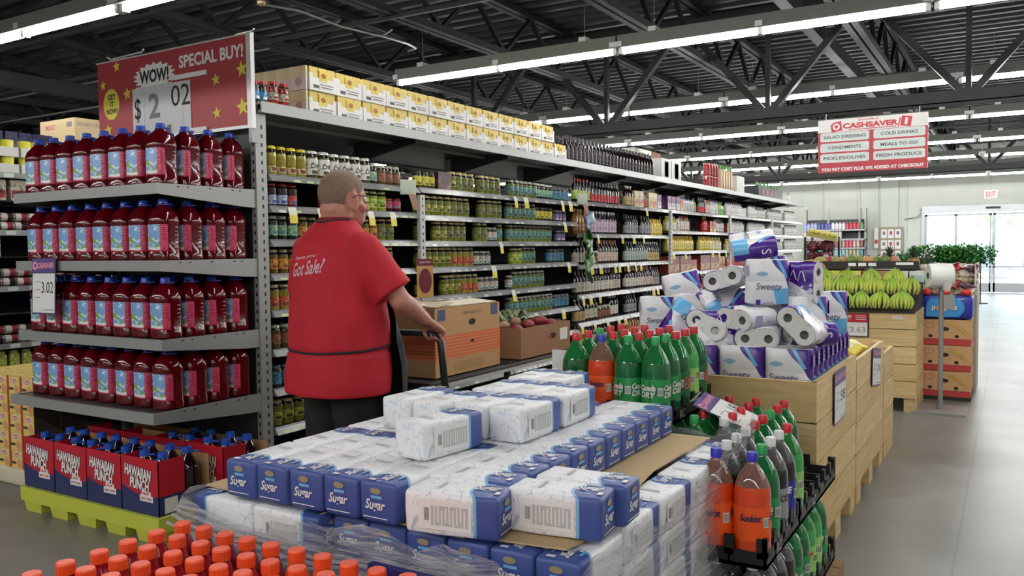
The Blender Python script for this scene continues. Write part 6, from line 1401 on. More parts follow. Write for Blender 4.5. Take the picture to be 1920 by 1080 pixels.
# greens table
r = thing('greens_table', 'dark table behind the snack rack holding leafy greens', 'table', (-1.02, 9.75, 0))
c = MB(); c.box((0, 0, 1.10), (0.74, 0.6, 1.16)); part('tabletop', c, [bsh], r)
for x in (0.02, 0.60):
    for y in (0.02, 0.54): q = MB(); q.box((x, y, 0), (x+0.04, y+0.04, 1.10)); part('leg', q, [bsh], r)
kl = [mat('greens_leaf_%d' % k, c_, 0.55) for k, c_ in enumerate(((52, 124, 40), (78, 156, 58), (38, 98, 34)))]
def mk_greens(sd):
    rg = random.Random(sd); b = MB()
    for k in range(420):
        a = rg.random()*6.28; z = rg.random(); rr2 = 0.10*math.sqrt(rg.random())+0.03*z; p = Vector((rr2*math.cos(a)*1.1, rr2*math.sin(a), 0.02+0.17*z*(1-(rr2/0.2)**2)))
        M = T(*p) @ RZ(rg.random()*6.3) @ RX(rg.uniform(-1.2, 1.2)); w_ = 0.009
        b.add([(-w_, 0, 0), (0, -w_*0.5, 0.004), (w_, 0, 0), (w_*0.5, 0.022, 0.006), (0, 0.030, 0), (-w_*0.5, 0.022, 0.006)], [(0,1,2,3,4,5)], k % 3, False, M)
    s = MB()
    for k in range(7): a = k*0.9; s.tube([(0.01*math.cos(a), 0.01*math.sin(a), 0), (0.05*math.cos(a), 0.05*math.sin(a), 0.14)], 0.003, 4)
    return Kind('leafy_greens', 'leafy greens', None, [('foliage', b.mesh('greens', kl)), ('stems', s.mesh('greens_stem', [kl[1]]))])
GRN = [mk_greens(k) for k in range(3)]
for k in range(8): put(GRN[k % 3], 'bushy bunch of dark leafy greens, %s from the left' % ORD[k], M=T(-0.99+k*0.098, 9.95+0.06*(k % 2), 1.16) @ Matrix.Scale(1.35 if k > 1 else 0.9, 4), group='leafy greens behind the snack rack')
# bag roll on a stand
r = thing('bag_roll_stand', 'grey floor stand with square base for produce bags', 'stand', (-0.50, 7.80, 0)); gm = mat('stand_grey', (150, 150, 148), 0.4, 0.4)
c = MB(); c.box((-0.2, -0.22, 0), (0.2, 0.22, 0.02)); part('base', c, [gm], r)
c = MB(); c.cyl((0, 0, 0.02), (0, 0, 1.13), 0.02, n=12); c.cyl((-0.02, 0, 1.13), (0.08, 0, 1.13), 0.012, n=8); part('pole', c, [gm], r)
c = MB(); c.cyl((0, 0, 0.02), (0, 0, 0.06), 0.03, n=12); part('collar', c, [gm], r)
c = MB(); c.box((0.02, -0.03, 0.86), (0.1, -0.025, 0.98)); part('plate', c, [gm], r)
r = thing('bag_roll', 'white roll of plastic produce bags on the stand', 'roll', M=T(-0.50, 7.74, 1.14) @ RZ(0.35))
c = MB(); c.lathe([(0.02, 0), (0.095, 0), (0.1, 0.01), (0.1, 0.17), (0.095, 0.18), (0.02, 0.18)], 28, M=T(-0.1, 0, 0) @ RY(PI/2)); part('film', c, [mat('roll_white', (226, 228, 224), 0.35)], r)
c = MB(); c.lathe([(0.0, 0.02), (0.02, 0.02), (0.02, -0.004), (0.027, -0.004), (0.027, 0.01)], 14, M=T(-0.1, 0, 0) @ RY(PI/2)); part('core', c, [mat('core_green', (50, 84, 60), 0.6)], r)
c = MB(); c.add([(0.0, -0.09, -0.04), (0.06, -0.09, -0.045), (0.05, -0.06, -0.13), (0.0, -0.05, -0.11)], [(0,1,2,3), (3,2,1,0)]); part('loose_end', c, [mat('roll_white', (226, 228, 224), 0.35)], r)
# crowd post near the doors, onion rack, far shelving
r = thing('barrier_post', 'thin dark post with round foot near the entrance doors', 'post', (-0.62, 22.3, 0)); c = MB(); c.cyl((0,0,0.02), (0,0,0.92), 0.014, n=8); part('pole', c, [black], r); c = MB(); c.cyl((0,0,0), (0,0,0.02), 0.16, n=20); part('base', c, [black], r)
r = thing('onion_rack', 'dark tiered rack of red onion bags at the end of the aisle', 'rack', (-2.05, 9.95, 0))
c = MB()
for x in (0, 0.30):
    for y in (0, 0.4): c.box((x, y, 0), (x+0.02, y+0.02, 1.5))
part('frame', c, [black], r)
for k in range(5): q = MB(); q.box((0, 0, 0.25+k*0.24), (0.32, 0.42, 0.26+k*0.24)); part('tier', q, [black], r)
onm, t = pmat('onion_net', 0.5); t.col(t.ramp(t.noise(40, 3), [(0.35, (60, 20, 30)), (0.55, (120, 44, 56)), (0.7, (170, 140, 140))]))
ON = Kind('onion_bag', 'onion bag', None, [('net', MB().rbox((-0.07, -0.06, -0.06), (0.07, 0.06, 0.06), 0.055, 3, wob=0.014).mesh('onion_bag', [onm])), ('tag', MB().quad(FM((0, -0.063, 0), (1,0,0), (0,0,1)), 0.05, 0.03, 0).mesh('onion_tag', [mat('onion_tag', (206, 196, 190), 0.5)]))])
n = 0
for lv in range(6):
    for k in range(2):
        for row in range(2):
            n += 1; put(ON, 'red onion bag on the rack, %s tier up, %s, %s' % (ORD[lv], ('left', 'right')[k], ('front', 'back')[row]), loc=(-1.97+k*0.15, 10.02+row*0.18, 0.325+lv*0.24 if lv < 5 else 0.325+4*0.24+0.115), rz=n, group='red onion bags on the rack')
r = thing('lemon_tray', 'tilted tray of pale yellow fruit above the onion rack', 'tray', M=T(-1.86, 10.0, 1.50) @ RY(0.22)); q = MB(); q.box((-0.16, -0.12, -0.02), (0.16, 0.12, 0.02)); part('tray', q, [mat('tray_tan', (176, 166, 90), 0.6)], r)
LM = Kind('lemon', 'lemon', MB().ell((0, 0, 0), (0.032, 0.027, 0.027), 10, 8).mesh('lemon', [mat('lemon_pale', (214, 208, 120), 0.5)]))
for k in range(10): put(LM, 'pale yellow fruit on the tilted tray, %s from the left, %s row' % (ORD[k % 5], ('front', 'back')[k//5]), M=T(-1.86, 10.0, 1.50) @ RY(0.22) @ T(-0.12+(k % 5)*0.06, -0.05+0.1*(k//5), 0.045), group='pale fruit on the tilted tray')
YW = 26.3
zsh = [at(1570, p, 1, YW).z for p in (430, 448, 464, 482, 500)]
xa, xb = at(1505, 440, 1, YW).x, at(1621, 440, 1, YW).x
r = thing('wall_shelving', 'grey wall shelving with rows of bottles and cans on the back wall', 'shelving', (xa, YW, 0))
c = MB(); c.box((0, 0.5, 0), (xb-xa, 0.53, zsh[0]+0.3)); part('back_panel', c, [steel_d], r)
for x in (0, (xb-xa)*0.36, (xb-xa)*0.88, xb-xa-0.05): q = MB(); q.box((x, 0.46 if x > 0.1 and x < 1.4 else 0.3, 0), (x+0.05, 0.5, zsh[0]+0.62)); part('upright', q, [steel], r)
for z in zsh: q = MB(); q.box((0, 0, z-0.05), (xb-xa, 0.5, z)); part('shelf', q, [steel], r)
palette = [[(150, 160, 200), (60, 70, 140), (200, 200, 206), (176, 40, 60), (60, 120, 70), (90, 60, 130)], [(196, 190, 190), (206, 206, 200), (176, 176, 180)], [(120, 70, 60), (150, 130, 110), (196, 60, 90), (180, 150, 140)], [(60, 130, 150), (70, 150, 150), (120, 170, 180), (150, 150, 120)], [(120, 120, 130), (90, 90, 110)]]
for i, z in enumerate(zsh):
    x = 0.06; k = 0
    kinds = [bottle_kind('far_bottle', 'bottle', 0.26 if i else 0.2, 0.045, (200, 200, 200), cc, tuple(min(255, v+30) for v in cc), (0.1, 0.8), shoulder=0.8, neck=0.6) for cc in palette[i]]
    while x < xb-xa-0.06 and k < 30:
        if not (i == 1 and x > (xb-xa)*0.62):
            put(kinds[(k//(4 if i != 2 else 2)) % len(kinds)], 'bottle on the %s shelf of the back wall shelving, %s from the left' % (ORD[i], ORD[k]), loc=(xa+x, YW+0.08, z), group='bottles on the %s back wall shelf' % ORD[i])
        x += 0.10; k += 1
r = thing('notice_board', 'white notice board with pinned papers on the back wall', 'notice board', (-3.16, 27.09, 1.45))
c = MB(); c.box((-0.25, -0.02, -0.6), (0.38, 0.0, 0.48), 0); part('board', c, [mat('board_brown', (150, 140, 120), 0.7)], r)
rn = random.Random(3)
for k in range(9):
    q = MB(); x = -0.12+0.19*(k % 3); z = 0.28-0.32*(k//3); q.box((x-0.08, -0.027, z-0.13), (x+0.08, -0.022, z+0.13), 0); q.quad(FM((x, -0.0275, z+0.02), (1,0,0), (0,0,1)), 0.07, 0.10, 1); part('paper', q, [paper, mat('np_%d' % (k % 3), [(120, 120, 120), (190, 60, 70), (90, 100, 120)][k % 3], 0.7)], r)
q = MB(); q.box((-3.55, 27.06, 1.3), (-3.43, 27.09, 1.9), 0); q.quad(FM((-3.49, 27.059, 1.5), (1,0,0), (0,0,1)), 0.09, 0.12, 1); tag(ob('wall_notice', q.mesh('wall_notice', [paper, redm])), 'narrow white notice left of the notice board', 'notice')

# ================================================================ HANGING AISLE SIGN
r = thing('aisle_sign', 'hanging CASHSAVER aisle sign with number 1 and six category panels', 'sign', (-1.869, 9.8, 2.205)); r.scale = (1.0316,)*3; sw, sh_ = 1.066, 0.565
c = MB(); c.box((0, -0.012, 0), (sw, 0.012, sh_)); part('board', c, [mat('aisle_red', (190, 44, 60), 0.45)], r)
F = FM((0, -0.0125, 0), (1,0,0), (0,0,1)); c = MB()
c.quad(F @ T(sw/2, sh_-0.068, 0), sw, 0.136, 0, 0.0005)
for i in range(3):
    for j in range(2):
        xc = 0.268+j*0.53; zc = 0.378-i*0.112; w2, h2 = 0.49, 0.094; pts = []
        for (cx_, cy_, a0_) in ((w2/2-0.02, h2/2-0.02, 0), (-w2/2+0.02, h2/2-0.02, PI/2), (-w2/2+0.02, -h2/2+0.02, PI), (w2/2-0.02, -h2/2+0.02, 1.5*PI)):
            for q in range(5): pts.append((cx_+0.02*math.cos(a0_+q*PI/8), cy_+0.02*math.sin(a0_+q*PI/8)))
        c.poly(pts, F @ T(xc, zc, 0), 1, 0.0008)
        s_t = [['SALAD DRESSING', 'COLD DRINKS'], ['CONDIMENTS', 'MEALS TO GO'], ['PICKLES/OLIVES', 'FRESH PRODUCE']][i][j]
        c.text(s_t, F @ T(xc, zc, 0.001), {14: 0.42, 11: 0.35, 10: 0.33, 13: 0.43}[len(s_t)], 0.034, 2, bold=0.02)
c.text('YOU PAY COST PLUS 10% ADDED AT CHECKOUT', F @ T(sw/2, 0.034, 0), 1.0, 0.036, 0, bold=0.05)
c.text('CASHSAVER', F @ T(0.52, 0.487, 0.0008), 0.54, 0.058, 3, bold=0.05); c.text("Goode's", F @ T(0.5, 0.545, 0.0008), 0.2, 0.024, 3, shear=0.3, bold=0.02); c.quad(F @ T(0.54, 0.445, 0), 0.46, 0.008, 3, 0.0012)
M1 = F @ T(0.865, 0.49, 0) @ RZ(-0.15); c.quad(M1, 0.10, 0.105, 3, 0.0012); c.text('1', M1, 0.026, 0.07, 0, bold=0.02, d=0.002); c.quad(F @ T(0.80, 0.485, 0) @ RZ(-0.2), 0.012, 0.1, 3, 0.0012)
Mq = F @ T(0.185, 0.485, 0) @ RZ(0.15); c.quad(Mq, 0.11, 0.10, 3, 0.001); c.disc(Mq, 0.036, 0, 0.0016); c.disc(Mq, 0.018, 3, 0.002); c.quad(Mq @ T(-0.045, 0.045, 0) @ RZ(0.6), 0.06, 0.02, 0, 0.0022)
part('lettering', c, [mat('sign_white', (238, 236, 234), 0.5), mat('sign_panel', (220, 230, 226), 0.5), mat('sign_ink', (66, 70, 76), 0.5), mat('aisle_red2', (206, 44, 60), 0.45)], r)
c = MB()
for x in (0.08, sw-0.08): c.cyl((x, 0, sh_), (x, 0.0, sh_+0.066), 0.004, n=5)
part('hanging_wire', c, [clipm], r)

# ================================================================ STOCK CART
CX0, CX1, CY0, CY1, CZ = -3.12, -2.62, 3.52, 5.25, 0.70
r = thing('stock_cart', 'black flatbed stock cart the man is pushing', 'cart', ((CX0+CX1)/2, CY0, 0)); hx = (CX1-CX0)/2
c = MB(); c.rbox((-hx, 0, CZ-0.045), (hx, CY1-CY0, CZ), 0.012, 2); part('deck', c, [black], r)
c = MB(); c.box((hx+0.001, 0.05, CZ-0.04), (hx+0.006, CY1-CY0-0.3, CZ-0.022)); part('edge_trim', c, [clipm], r)
for sx in (-1, 1):
    q = MB(); q.box((sx*(hx-0.03)-0.02, 0.05, 0.16), (sx*(hx-0.03)+0.02, CY1-CY0-0.05, 0.20)); part('rail', q, [black], r)
    for yy in (0.1, 1.55):
        q = MB(); q.box((sx*(hx-0.03)-0.018, yy-0.018, 0.2), (sx*(hx-0.03)+0.018, yy+0.018, CZ-0.045)); part('leg', q, [black], r)
        q = MB(); q.cyl((sx*(hx-0.05)-0.018, yy, 0.065), (sx*(hx-0.05)+0.018, yy, 0.065), 0.065, n=18); q.box((sx*(hx-0.05)-0.026, yy-0.02, 0.06), (sx*(hx-0.05)-0.021, yy+0.02, 0.17)); part('wheel', q, [black], r)
HXL, HXR, HY, HZ = -2.97+2.87, -2.40+2.87, 3.345-CY0, 0.985
c = MB(); c.tube([(-hx+0.03, 0.02, 0.18), (-hx+0.03, 0.0, 0.75), (-hx+0.05, HY+0.03, 0.93), (-hx+0.09, HY, HZ), (0.40, HY, HZ), (0.44, HY+0.01, HZ-0.04), (0.44, HY+0.04, 0.72), (0.40, -0.02, 0.64), (hx-0.03, 0.04, 0.60)], 0.019, 8); part('handle', c, [mat('handle_black', (34, 40, 36), 0.4)], r)
def open_carton(label, x1, y0, z0, dx, dy, h, col, band=None, prod=False):
    r = thing('open_carton', label, 'carton', (x1, y0, z0)); m_ = mat('oc_%s' % str(col), col, 0.8); th = 0.006
    c = MB(); c.box((-dx, 0, 0), (0, th, h)); c.box((-dx, dy-th, 0), (0, dy, h)); c.box((-th, th, 0), (0, dy-th, h)); c.box((-dx, th, 0), (-dx+th, dy-th, h)); c.box((-dx, 0, 0), (0, dy, th)); part('body', c, [m_], r)
    return r
r = open_carton('tall carton with orange bands on the near end of the cart', -2.66, 3.62, CZ, 0.44, 0.66, 0.385, (186, 146, 100))
mb_, t = pmat('orange_band', 0.7); o_ = t.xyz(); t.col(t.mix(t.math('GREATER_THAN', t.math('FRACT', t.math('MULTIPLY', o_[2], 55)), 0.6), lin((206, 100, 56)), lin((206, 130, 84))))
c = MB(); c.box((0.0003, 0.0, 0.10), (0.0015, 0.66, 0.23), 0); c.box((-0.44, -0.0015, 0.10), (0, -0.0003, 0.23), 0); part('orange_band', c, [mb_], r)
Fx = FM((0.0016, 0.33, 0.19), (0,1,0), (0,0,1)); c = MB()
c.disc(Fx @ T(0.03, 0.10, 0), 0.035, 0, 0.0006, ry=0.018); c.disc(Fx @ T(0.03, -0.01, 0), 0.02, 0, 0.0006, ry=0.009); c.quad(Fx @ T(-0.27, 0.155, 0), 0.07, 0.06, 1, 0.0006); c.quad(Fx @ T(0.27, 0.155, 0), 0.07, 0.06, 1, 0.0006); c.text('PRODUCE', Fx @ T(0.03, 0.155, 0), 0.18, 0.018, 2); c.quad(Fx @ T(0, -0.14, 0), 0.3, 0.05, 3, 0.0005)
part('print', c, [holm, mat('print_bluegrey', (66, 74, 120), 0.6), mat('print_brown', (130, 100, 76), 0.7), mat('print_tan', (170, 134, 90), 0.8)], r)
for k, (a, b_, rot) in enumerate((((-0.44, 0.0), (0.44, 0.16), 0.25), ((-0.44, 0.50), (0.44, 0.16), -0.2))):
    c = MB(); c.box((0, 0, 0), (0.44, 0.16, 0.004)); part('flap', c, [mat('flap_pale', (196, 180, 150), 0.8)], r, M=T(-0.44, 0.02 if k == 0 else 0.50, 0.388) @ RX(0.12 if k == 0 else -0.1))
c = MB(); c.box((0, 0, 0), (0.16, 0.62, 0.004)); part('flap', c, [mat('flap_pale2', (214, 206, 184), 0.8)], r, M=T(-0.17, 0.02, 0.40) @ RY(0.08))
r = open_carton('low brown carton of produce at the far end of the cart', -2.64, 4.50, CZ-0.0, 0.46, 0.68, 0.20, (150, 110, 80))
Fx = FM((0.0008, 0.34, 0.10), (0,1,0), (0,0,1)); c = MB(); c.quad(Fx @ T(0.24, 0.02, 0), 0.11, 0.08, 0, 0.0005); c.disc(Fx @ T(0.08, 0.02, 0), 0.045, 1, 0.0005, ry=0.02); c.disc(Fx @ T(0.045, 0.015, 0), 0.02, 2, 0.0009, ry=0.015); part('print', c, [paper, holm, redm], r)
PRD = [('red_pepper', 'pepper', (130, 34, 40)), ('cucumber', 'vegetable', (74, 96, 54)), ('leafy_bunch', 'vegetable', (110, 124, 86)), ('potato', 'vegetable', (150, 116, 84))]
rp_ = random.Random(8)
for k in range(14):
    nm_, ct, cc = PRD[(k*3) % 4]
    q = MB(); q.ell((0, 0, 0), (0.04, 0.055, 0.032), 12, 8) if nm_ != 'cucumber' else q.tube([(-0.1, 0, 0), (-0.05, 0.01, 0), (0.05, 0.01, 0), (0.1, 0, 0)], [0.01, 0.03, 0.03, 0.01], 10)
    x = -2.70-0.10*(k % 4)-0.02; y = 4.58+0.155*(k//4)
    if nm_ == 'leafy_bunch':
        q = MB()
        for w in range(26): a = w*2.4; q.add([(0, 0, 0), (0.08*math.cos(a)-0.02*math.sin(a), 0.08*math.sin(a)+0.02*math.cos(a), 0.02+0.03*(w % 3)), (0.12*math.cos(a), 0.12*math.sin(a), 0.015*(w % 4)), (0.08*math.cos(a)+0.02*math.sin(a), 0.08*math.sin(a)-0.02*math.cos(a), 0.02+0.03*(w % 3))], [(0, 1, 2, 3)])
    tag(ob(nm_, q.mesh(nm_, [mat('prod_'+nm_, cc, 0.45)]), M=T(x, y, CZ+0.19+0.015*(k % 3)) @ RZ(rp_.random()*3)), '%s in the low carton on the cart, %s across, %s row' % (nm_.replace('_', ' '), ORD[k % 4], ORD[k//4]), ct, 'produce in the low carton')
c = MB(); c.box((-3.08, 4.52, CZ+0.004), (-2.66, 5.16, CZ+0.15)); tag(ob('produce_fill', c.mesh('produce_fill', [mat('fill_paper', (120, 100, 80), 0.9)])), 'packing paper under the produce in the low carton', 'packing paper')

# ================================================================ THE MAN
MAN = Vector((-2.815, 3.04, 0)); MR = -0.14
def capsule(mb, p0, p1, r0, r1, n=20):
    p0, p1 = Vector(p0), Vector(p1); mb.tube([p0.lerp(p1, k/5) for k in range(6)], [r0+(r1-r0)*k/5 for k in range(6)], n); mb.ell(p0, (r0,)*3, n, 12); mb.ell(p1, (r1,)*3, n, 12)
def loft(mb, rings, n=32, p=2.3):
    """rings: (z, cx, cy, rx, ry)"""
    vs = []
    for (z, cx_, cy_, rx, ry) in rings:
        for k in range(n):
            a = 2*PI*k/n; ct, st = math.cos(a), math.sin(a); q = (abs(ct)**p+abs(st)**p)**(-1/p); vs.append((cx_+rx*q*ct, cy_+ry*q*st, z))
    N = len(rings)
    mb.add(vs, [(i*n+k, i*n+(k+1) % n, (i+1)*n+(k+1) % n, (i+1)*n+k) for i in range(N-1) for k in range(n)] + [tuple(reversed(range(n))), tuple(range((N-1)*n, N*n))], 0, True)
def remeshed(mb, name, vox, smooth_it, mats, fac=0.6, keep=None):
    me = mb.mesh('tmp', [mats[0]]); o = bpy.data.objects.new('tmp', me); COL.objects.link(o)
    m = o.modifiers.new('r', 'REMESH'); m.mode = 'VOXEL'; m.voxel_size = vox; m.use_smooth_shade = True
    s = o.modifiers.new('s', 'SMOOTH'); s.iterations = smooth_it; s.factor = fac
    dg = bpy.context.evaluated_depsgraph_get(); dg.update()
    r_ = bpy.data.meshes.new_from_object(o.evaluated_get(dg), depsgraph=dg); r_.name = name
    bpy.data.objects.remove(o); r_.materials.clear()
    for q in mats: r_.materials.append(q)
    r_.polygons.foreach_set('use_smooth', [True]*len(r_.polygons)); return r_
m_sk, t = pmat('skin', 0.5); t.col(t.ramp(t.noise(14, 3), [(0.35, (170, 110, 94)), (0.65, (188, 132, 114))])); t.b.inputs['Subsurface Weight'].default_value = 0.1; t.b.inputs['Subsurface Scale'].default_value = 0.02
b = MB()
HC = Vector((0, 0.045, 1.652)); hr = RZ(-0.12)
loft(b, [(0.95, 0, 0.0, 0.17, 0.13), (1.1, 0, 0.01, 0.18, 0.15), (1.25, 0, 0, 0.18, 0.12), (1.42, 0, -0.01, 0.16, 0.09), (1.49, 0, 0, 0.10, 0.078), (1.54, 0, 0.005, 0.072, 0.074)])
capsule(b, (0, -0.004, 1.50), (0, 0.02, 1.60), 0.074, 0.074)
hb = MB()
hb.ell((0, -0.008, 0.03), (0.083, 0.104, 0.098), 24, 16); hb.ell((0, 0.035, -0.045), (0.066, 0.066, 0.075), 20, 14); hb.ell((0, 0.055, -0.085), (0.045, 0.045, 0.032), 16, 10); hb.ell((0, -0.04, -0.045), (0.070, 0.065, 0.06), 20, 12); hb.ell((0, -0.068, -0.095), (0.062, 0.04, 0.035), 16, 10)
hb.tube([(0, 0.093, 0.012), (0, 0.110, -0.015), (0, 0.122, -0.036)], [0.010, 0.013, 0.017], 12); hb.ell((0, 0.119, -0.038), (0.019, 0.014, 0.012), 12, 8)
hb.ell((0, 0.098, -0.073), (0.026, 0.012, 0.006), 12, 8); hb.ell((0, 0.095, -0.086), (0.024, 0.012, 0.007), 12, 8)
for sx in (-1, 1):
    hb.ell((sx*0.034, 0.078, 0.022), (0.024, 0.014, 0.007), 12, 8); hb.ell((sx*0.055, 0.06, -0.035), (0.022, 0.024, 0.022), 12, 8)
    E = T(sx*0.085, -0.005, -0.012) @ RZ(sx*-0.35) @ RX(0.12)
    hb.tube([E @ Vector((0, 0.020*math.cos(a), 0.036*math.sin(a))) for a in [k*PI/8 for k in range(16)]], 0.0072, 8, closed=True); hb.ell((0, 0, 0), (0.007, 0.018, 0.032), 12, 8, M=E); hb.ell((0, 0.004, -0.032), (0.009, 0.013, 0.012), 10, 8, M=E)
MH = T(*HC) @ hr @ Matrix.Scale(1.13, 4)
b.add([tuple(MH @ Vector(v)) for v in hb.v], hb.f, 0, True)
# arms and hands closing on the cart handle
inv = Matrix.Rotation(-MR, 4, 'Z') @ Matrix.Translation(-MAN)
def loc_(w): return inv @ Vector(w)
hz = HZ
def arm(sx, grip_w, elbow):
    sh = Vector((sx*0.195, 0.0, 1.425)); g = loc_(grip_w); el = Vector(elbow)
    wr = g + (el-g).normalized()*0.095 + Vector((0, 0, 0.02))
    b.tube([sh, sh.lerp(el, 0.4), el], [0.052, 0.056, 0.050], 16); b.ell(el, (0.051,)*3, 14, 10)
    b.tube([el, el.lerp(wr, 0.3), wr], [0.050, 0.052, 0.032], 16); b.ell(wr, (0.031, 0.031, 0.028), 12, 8)
    d = (g-wr).normalized(); axis = (loc_(Vector(grip_w)+Vector((1, 0, 0)))-g).normalized()   # along the bar
    up = axis.cross(d).normalized(); up = up if up.z > 0 else -up
    # palm above and behind the bar
    pc = g - d*0.042 + up*0.012
    for k in (-1, -0.33, 0.33, 1): b.tube([wr + axis*k*0.014, pc + axis*k*0.030, g + axis*k*0.032 + up*0.020], [0.020, 0.016, 0.014], 10)
    for q, (ln, rr2) in enumerate(((0.9, 0.0092), (1.0, 0.0096), (0.95, 0.0092), (0.78, 0.0080))):
        o0 = g + axis*(sx*-1)*(0.034-0.0225*q)
        R2 = 0.028
        pts = [o0 + up*0.026 - d*0.008]
        for a in (20, 60, 100, 140, 180, 220*ln):
            aa = math.radians(a*ln); pts.append(o0 + up*R2*math.cos(aa) + d*R2*math.sin(aa))
        b.tube(pts, [rr2*1.12, rr2*1.1, rr2*1.05, rr2, rr2*0.95, rr2*0.9, rr2*0.8], 8); b.ell(pts[-1], (rr2*0.8,)*3, 8, 6)
    tb = [wr + axis*(sx*-1)*0.022 + d*0.01, g - d*0.034 + axis*(sx*-1)*0.046 - up*0.006, g - d*0.020 + axis*(sx*-1)*0.045 - up*0.024, g + d*0.004 + axis*(sx*-1)*0.034 - up*0.029]
    b.tube(tb, [0.014, 0.0125, 0.011, 0.009], 8); b.ell(tb[-1], (0.009,)*3, 8, 6)
GR_W = (-2.452, 3.345, HZ); GL_W = (-2.93, 3.345, HZ)
arm(1, GR_W, (0.345, 0.09, 1.165)); arm(-1, GL_W, (-0.33, 0.06, 1.16))
for sx in (-1, 1):
    b.tube([(sx*0.095, 0, 0.95), (sx*0.10, 0.01+0.0*sx, 0.52), (sx*0.105, 0.0+0.04*sx, 0.09)], [0.095, 0.06, 0.042], 18); b.ell((sx*0.105, 0.05+0.04*sx, 0.045), (0.04, 0.11, 0.035), 14, 8)
body = remeshed(b, 'man_body', 0.0056, 4, [m_sk])
man = bpy.data.objects.new('person', body); COL.objects.link(man); man.location = MAN; man.rotation_euler = (0, 0, MR)
tag(man, 'man in red polo shirt and black trousers pushing a stock cart, seen from behind', 'person')
# hair: close-cropped cap over the skull
m_hr, t = pmat('cropped_hair', 0.8); t.col(t.ramp(t.noise(120, 2), [(0.35, (112, 90, 76)), (0.65, (128, 106, 92))]))
h = MB(); n_ = 36; vs = []; rows = 14
for i in range(rows):
    for k in range(n_):
        a = 2*PI*k/n_; dx, dy = math.cos(a), math.sin(a)
        fr = max(0.0, dy)            # front
        low = -0.075 + 0.10*fr**0.7 + (0.055 if abs(dy) < 0.25 and abs(dx) > 0.9 else 0.0) + 0.02*abs(dx)
        th0 = math.acos(max(-1, min(1, (low-0.0)/0.105))); th = th0*i/(rows-1)
        st, ct = math.sin(th), math.cos(th); rxx, ryy, rzz = 0.0855, 0.1065, 0.1005
        z = 0.03+rzz*ct; neck = 0.0 if z > -0.02 else (-0.02-z)*0.25
        vs.append((rxx*st*dx*(1-neck*3), -0.008+ryy*st*dy*(1-neck*2), z))
h.add([tuple(MH @ Vector(v)) for v in vs], [(i*n_+k, i*n_+(k+1) % n_, (i+1)*n_+(k+1) % n_, (i+1)*n_+k) for i in range(rows-1) for k in range(n_)], 0, True)
part('hair', h, [m_hr], man)
# eyes, glasses
e = MB()
for sx in (-1, 1): e.ell((sx*0.032, 0.083, 0.006), (0.0125, 0.0125, 0.0115), 14, 10, 0); e.ell((sx*0.032, 0.0935, 0.006), (0.0055, 0.003, 0.0055), 10, 6, 1)
e.v = [tuple(MH @ Vector(v)) for v in e.v]; part('eyes', e, [mat('eye_white', (226, 222, 216), 0.2), mat('iris', (70, 60, 50), 0.2)], man)
g = MB()
for sx in (-1, 1):
    g.tube([(sx*0.034+0.024*math.cos(a), 0.108-0.01*abs(math.cos(a)), 0.004+0.017*math.sin(a)) for a in [k*PI/8 for k in range(16)]], 0.0016, 5, closed=True)
    g.tube([(sx*0.058, 0.099, 0.012), (sx*0.085, 0.06, 0.014), (sx*0.094, 0.01, 0.016), (sx*0.093, -0.012, 0.004)], 0.0022, 5)
g.tube([(-0.011, 0.108, 0.008), (0, 0.113, 0.011), (0.011, 0.108, 0.008)], 0.0016, 5)
g.v = [tuple(MH @ Vector(v)) for v in g.v]; part('glasses', g, [mat('glasses_frame', (50, 34, 36), 0.3)], man)
# shirt
m_sh, t = pmat('red_shirt', 0.75); t.col(t.ramp(t.noise(5, 3), [(0.3, (176, 16, 36)), (0.7, (190, 22, 44))])); t.bump(t.noise(7, 3, 0.5, stretch=(1, 1, 0.5)), 0.35, 0.03)
s = MB()
loft(s, [(0.72, 0.0, -0.012, 0.275, 0.215), (0.80, 0, -0.008, 0.278, 0.220), (0.93, 0, 0.0, 0.268, 0.212), (1.05, 0, 0.002, 0.270, 0.208), (1.20, 0, -0.004, 0.266, 0.188), (1.33, 0, -0.012, 0.258, 0.166), (1.42, 0, -0.014, 0.235, 0.145), (1.485, 0, -0.008, 0.180, 0.120), (1.53, 0, 0.0, 0.118, 0.100), (1.552, 0, 0.002, 0.093, 0.090)], 40)
for sx, el in ((1, (0.345, 0.09, 1.165)), (-1, (-0.33, 0.06, 1.16))):
    sh = Vector((sx*0.195, -0.005, 1.405)); el = Vector(el); en = sh.lerp(el, 0.84)
    s.tube([sh, sh.lerp(en, 0.35), sh.lerp(en, 0.7), en], [0.088, 0.095, 0.094, 0.097], 24); s.ell(sh, (0.092, 0.094, 0.086), 18, 12)
rs = random.Random(4)
shirt = remeshed(s, 'shirt', 0.009, 6, [m_sh])
for v in shirt.vertices:
    p = v.co; k = noise.noise(Vector((p.x*7, p.y*7, p.z*3.5)))*0.010 + noise.noise(Vector((p.x*14+5, p.y*14, p.z*9)))*0.004
    if 0.88 < p.z < 0.98: k -= 0.006*math.exp(-((p.z-0.925-0.0*p.x)/0.012)**2)*1.5
    nrm = Vector((p.x, p.y, 0)); nrm = nrm.normalized() if nrm.length > 1e-6 else Vector((0,0,1)); v.co = p + nrm*k
shirt.update()
so = bpy.data.objects.new('shirt', shirt); COL.objects.link(so); so.parent = man
# collar
c = MB(); c.lathe([(0.092, 1.53), (0.086, 1.562), (0.082, 1.565), (0.080, 1.545)], 28, M=T(0, 0.002, 0) @ Matrix.Diagonal((1, 0.98, 1, 1))); part('collar', c, [mat('shirt_collar', (120, 16, 28), 0.8)], so)
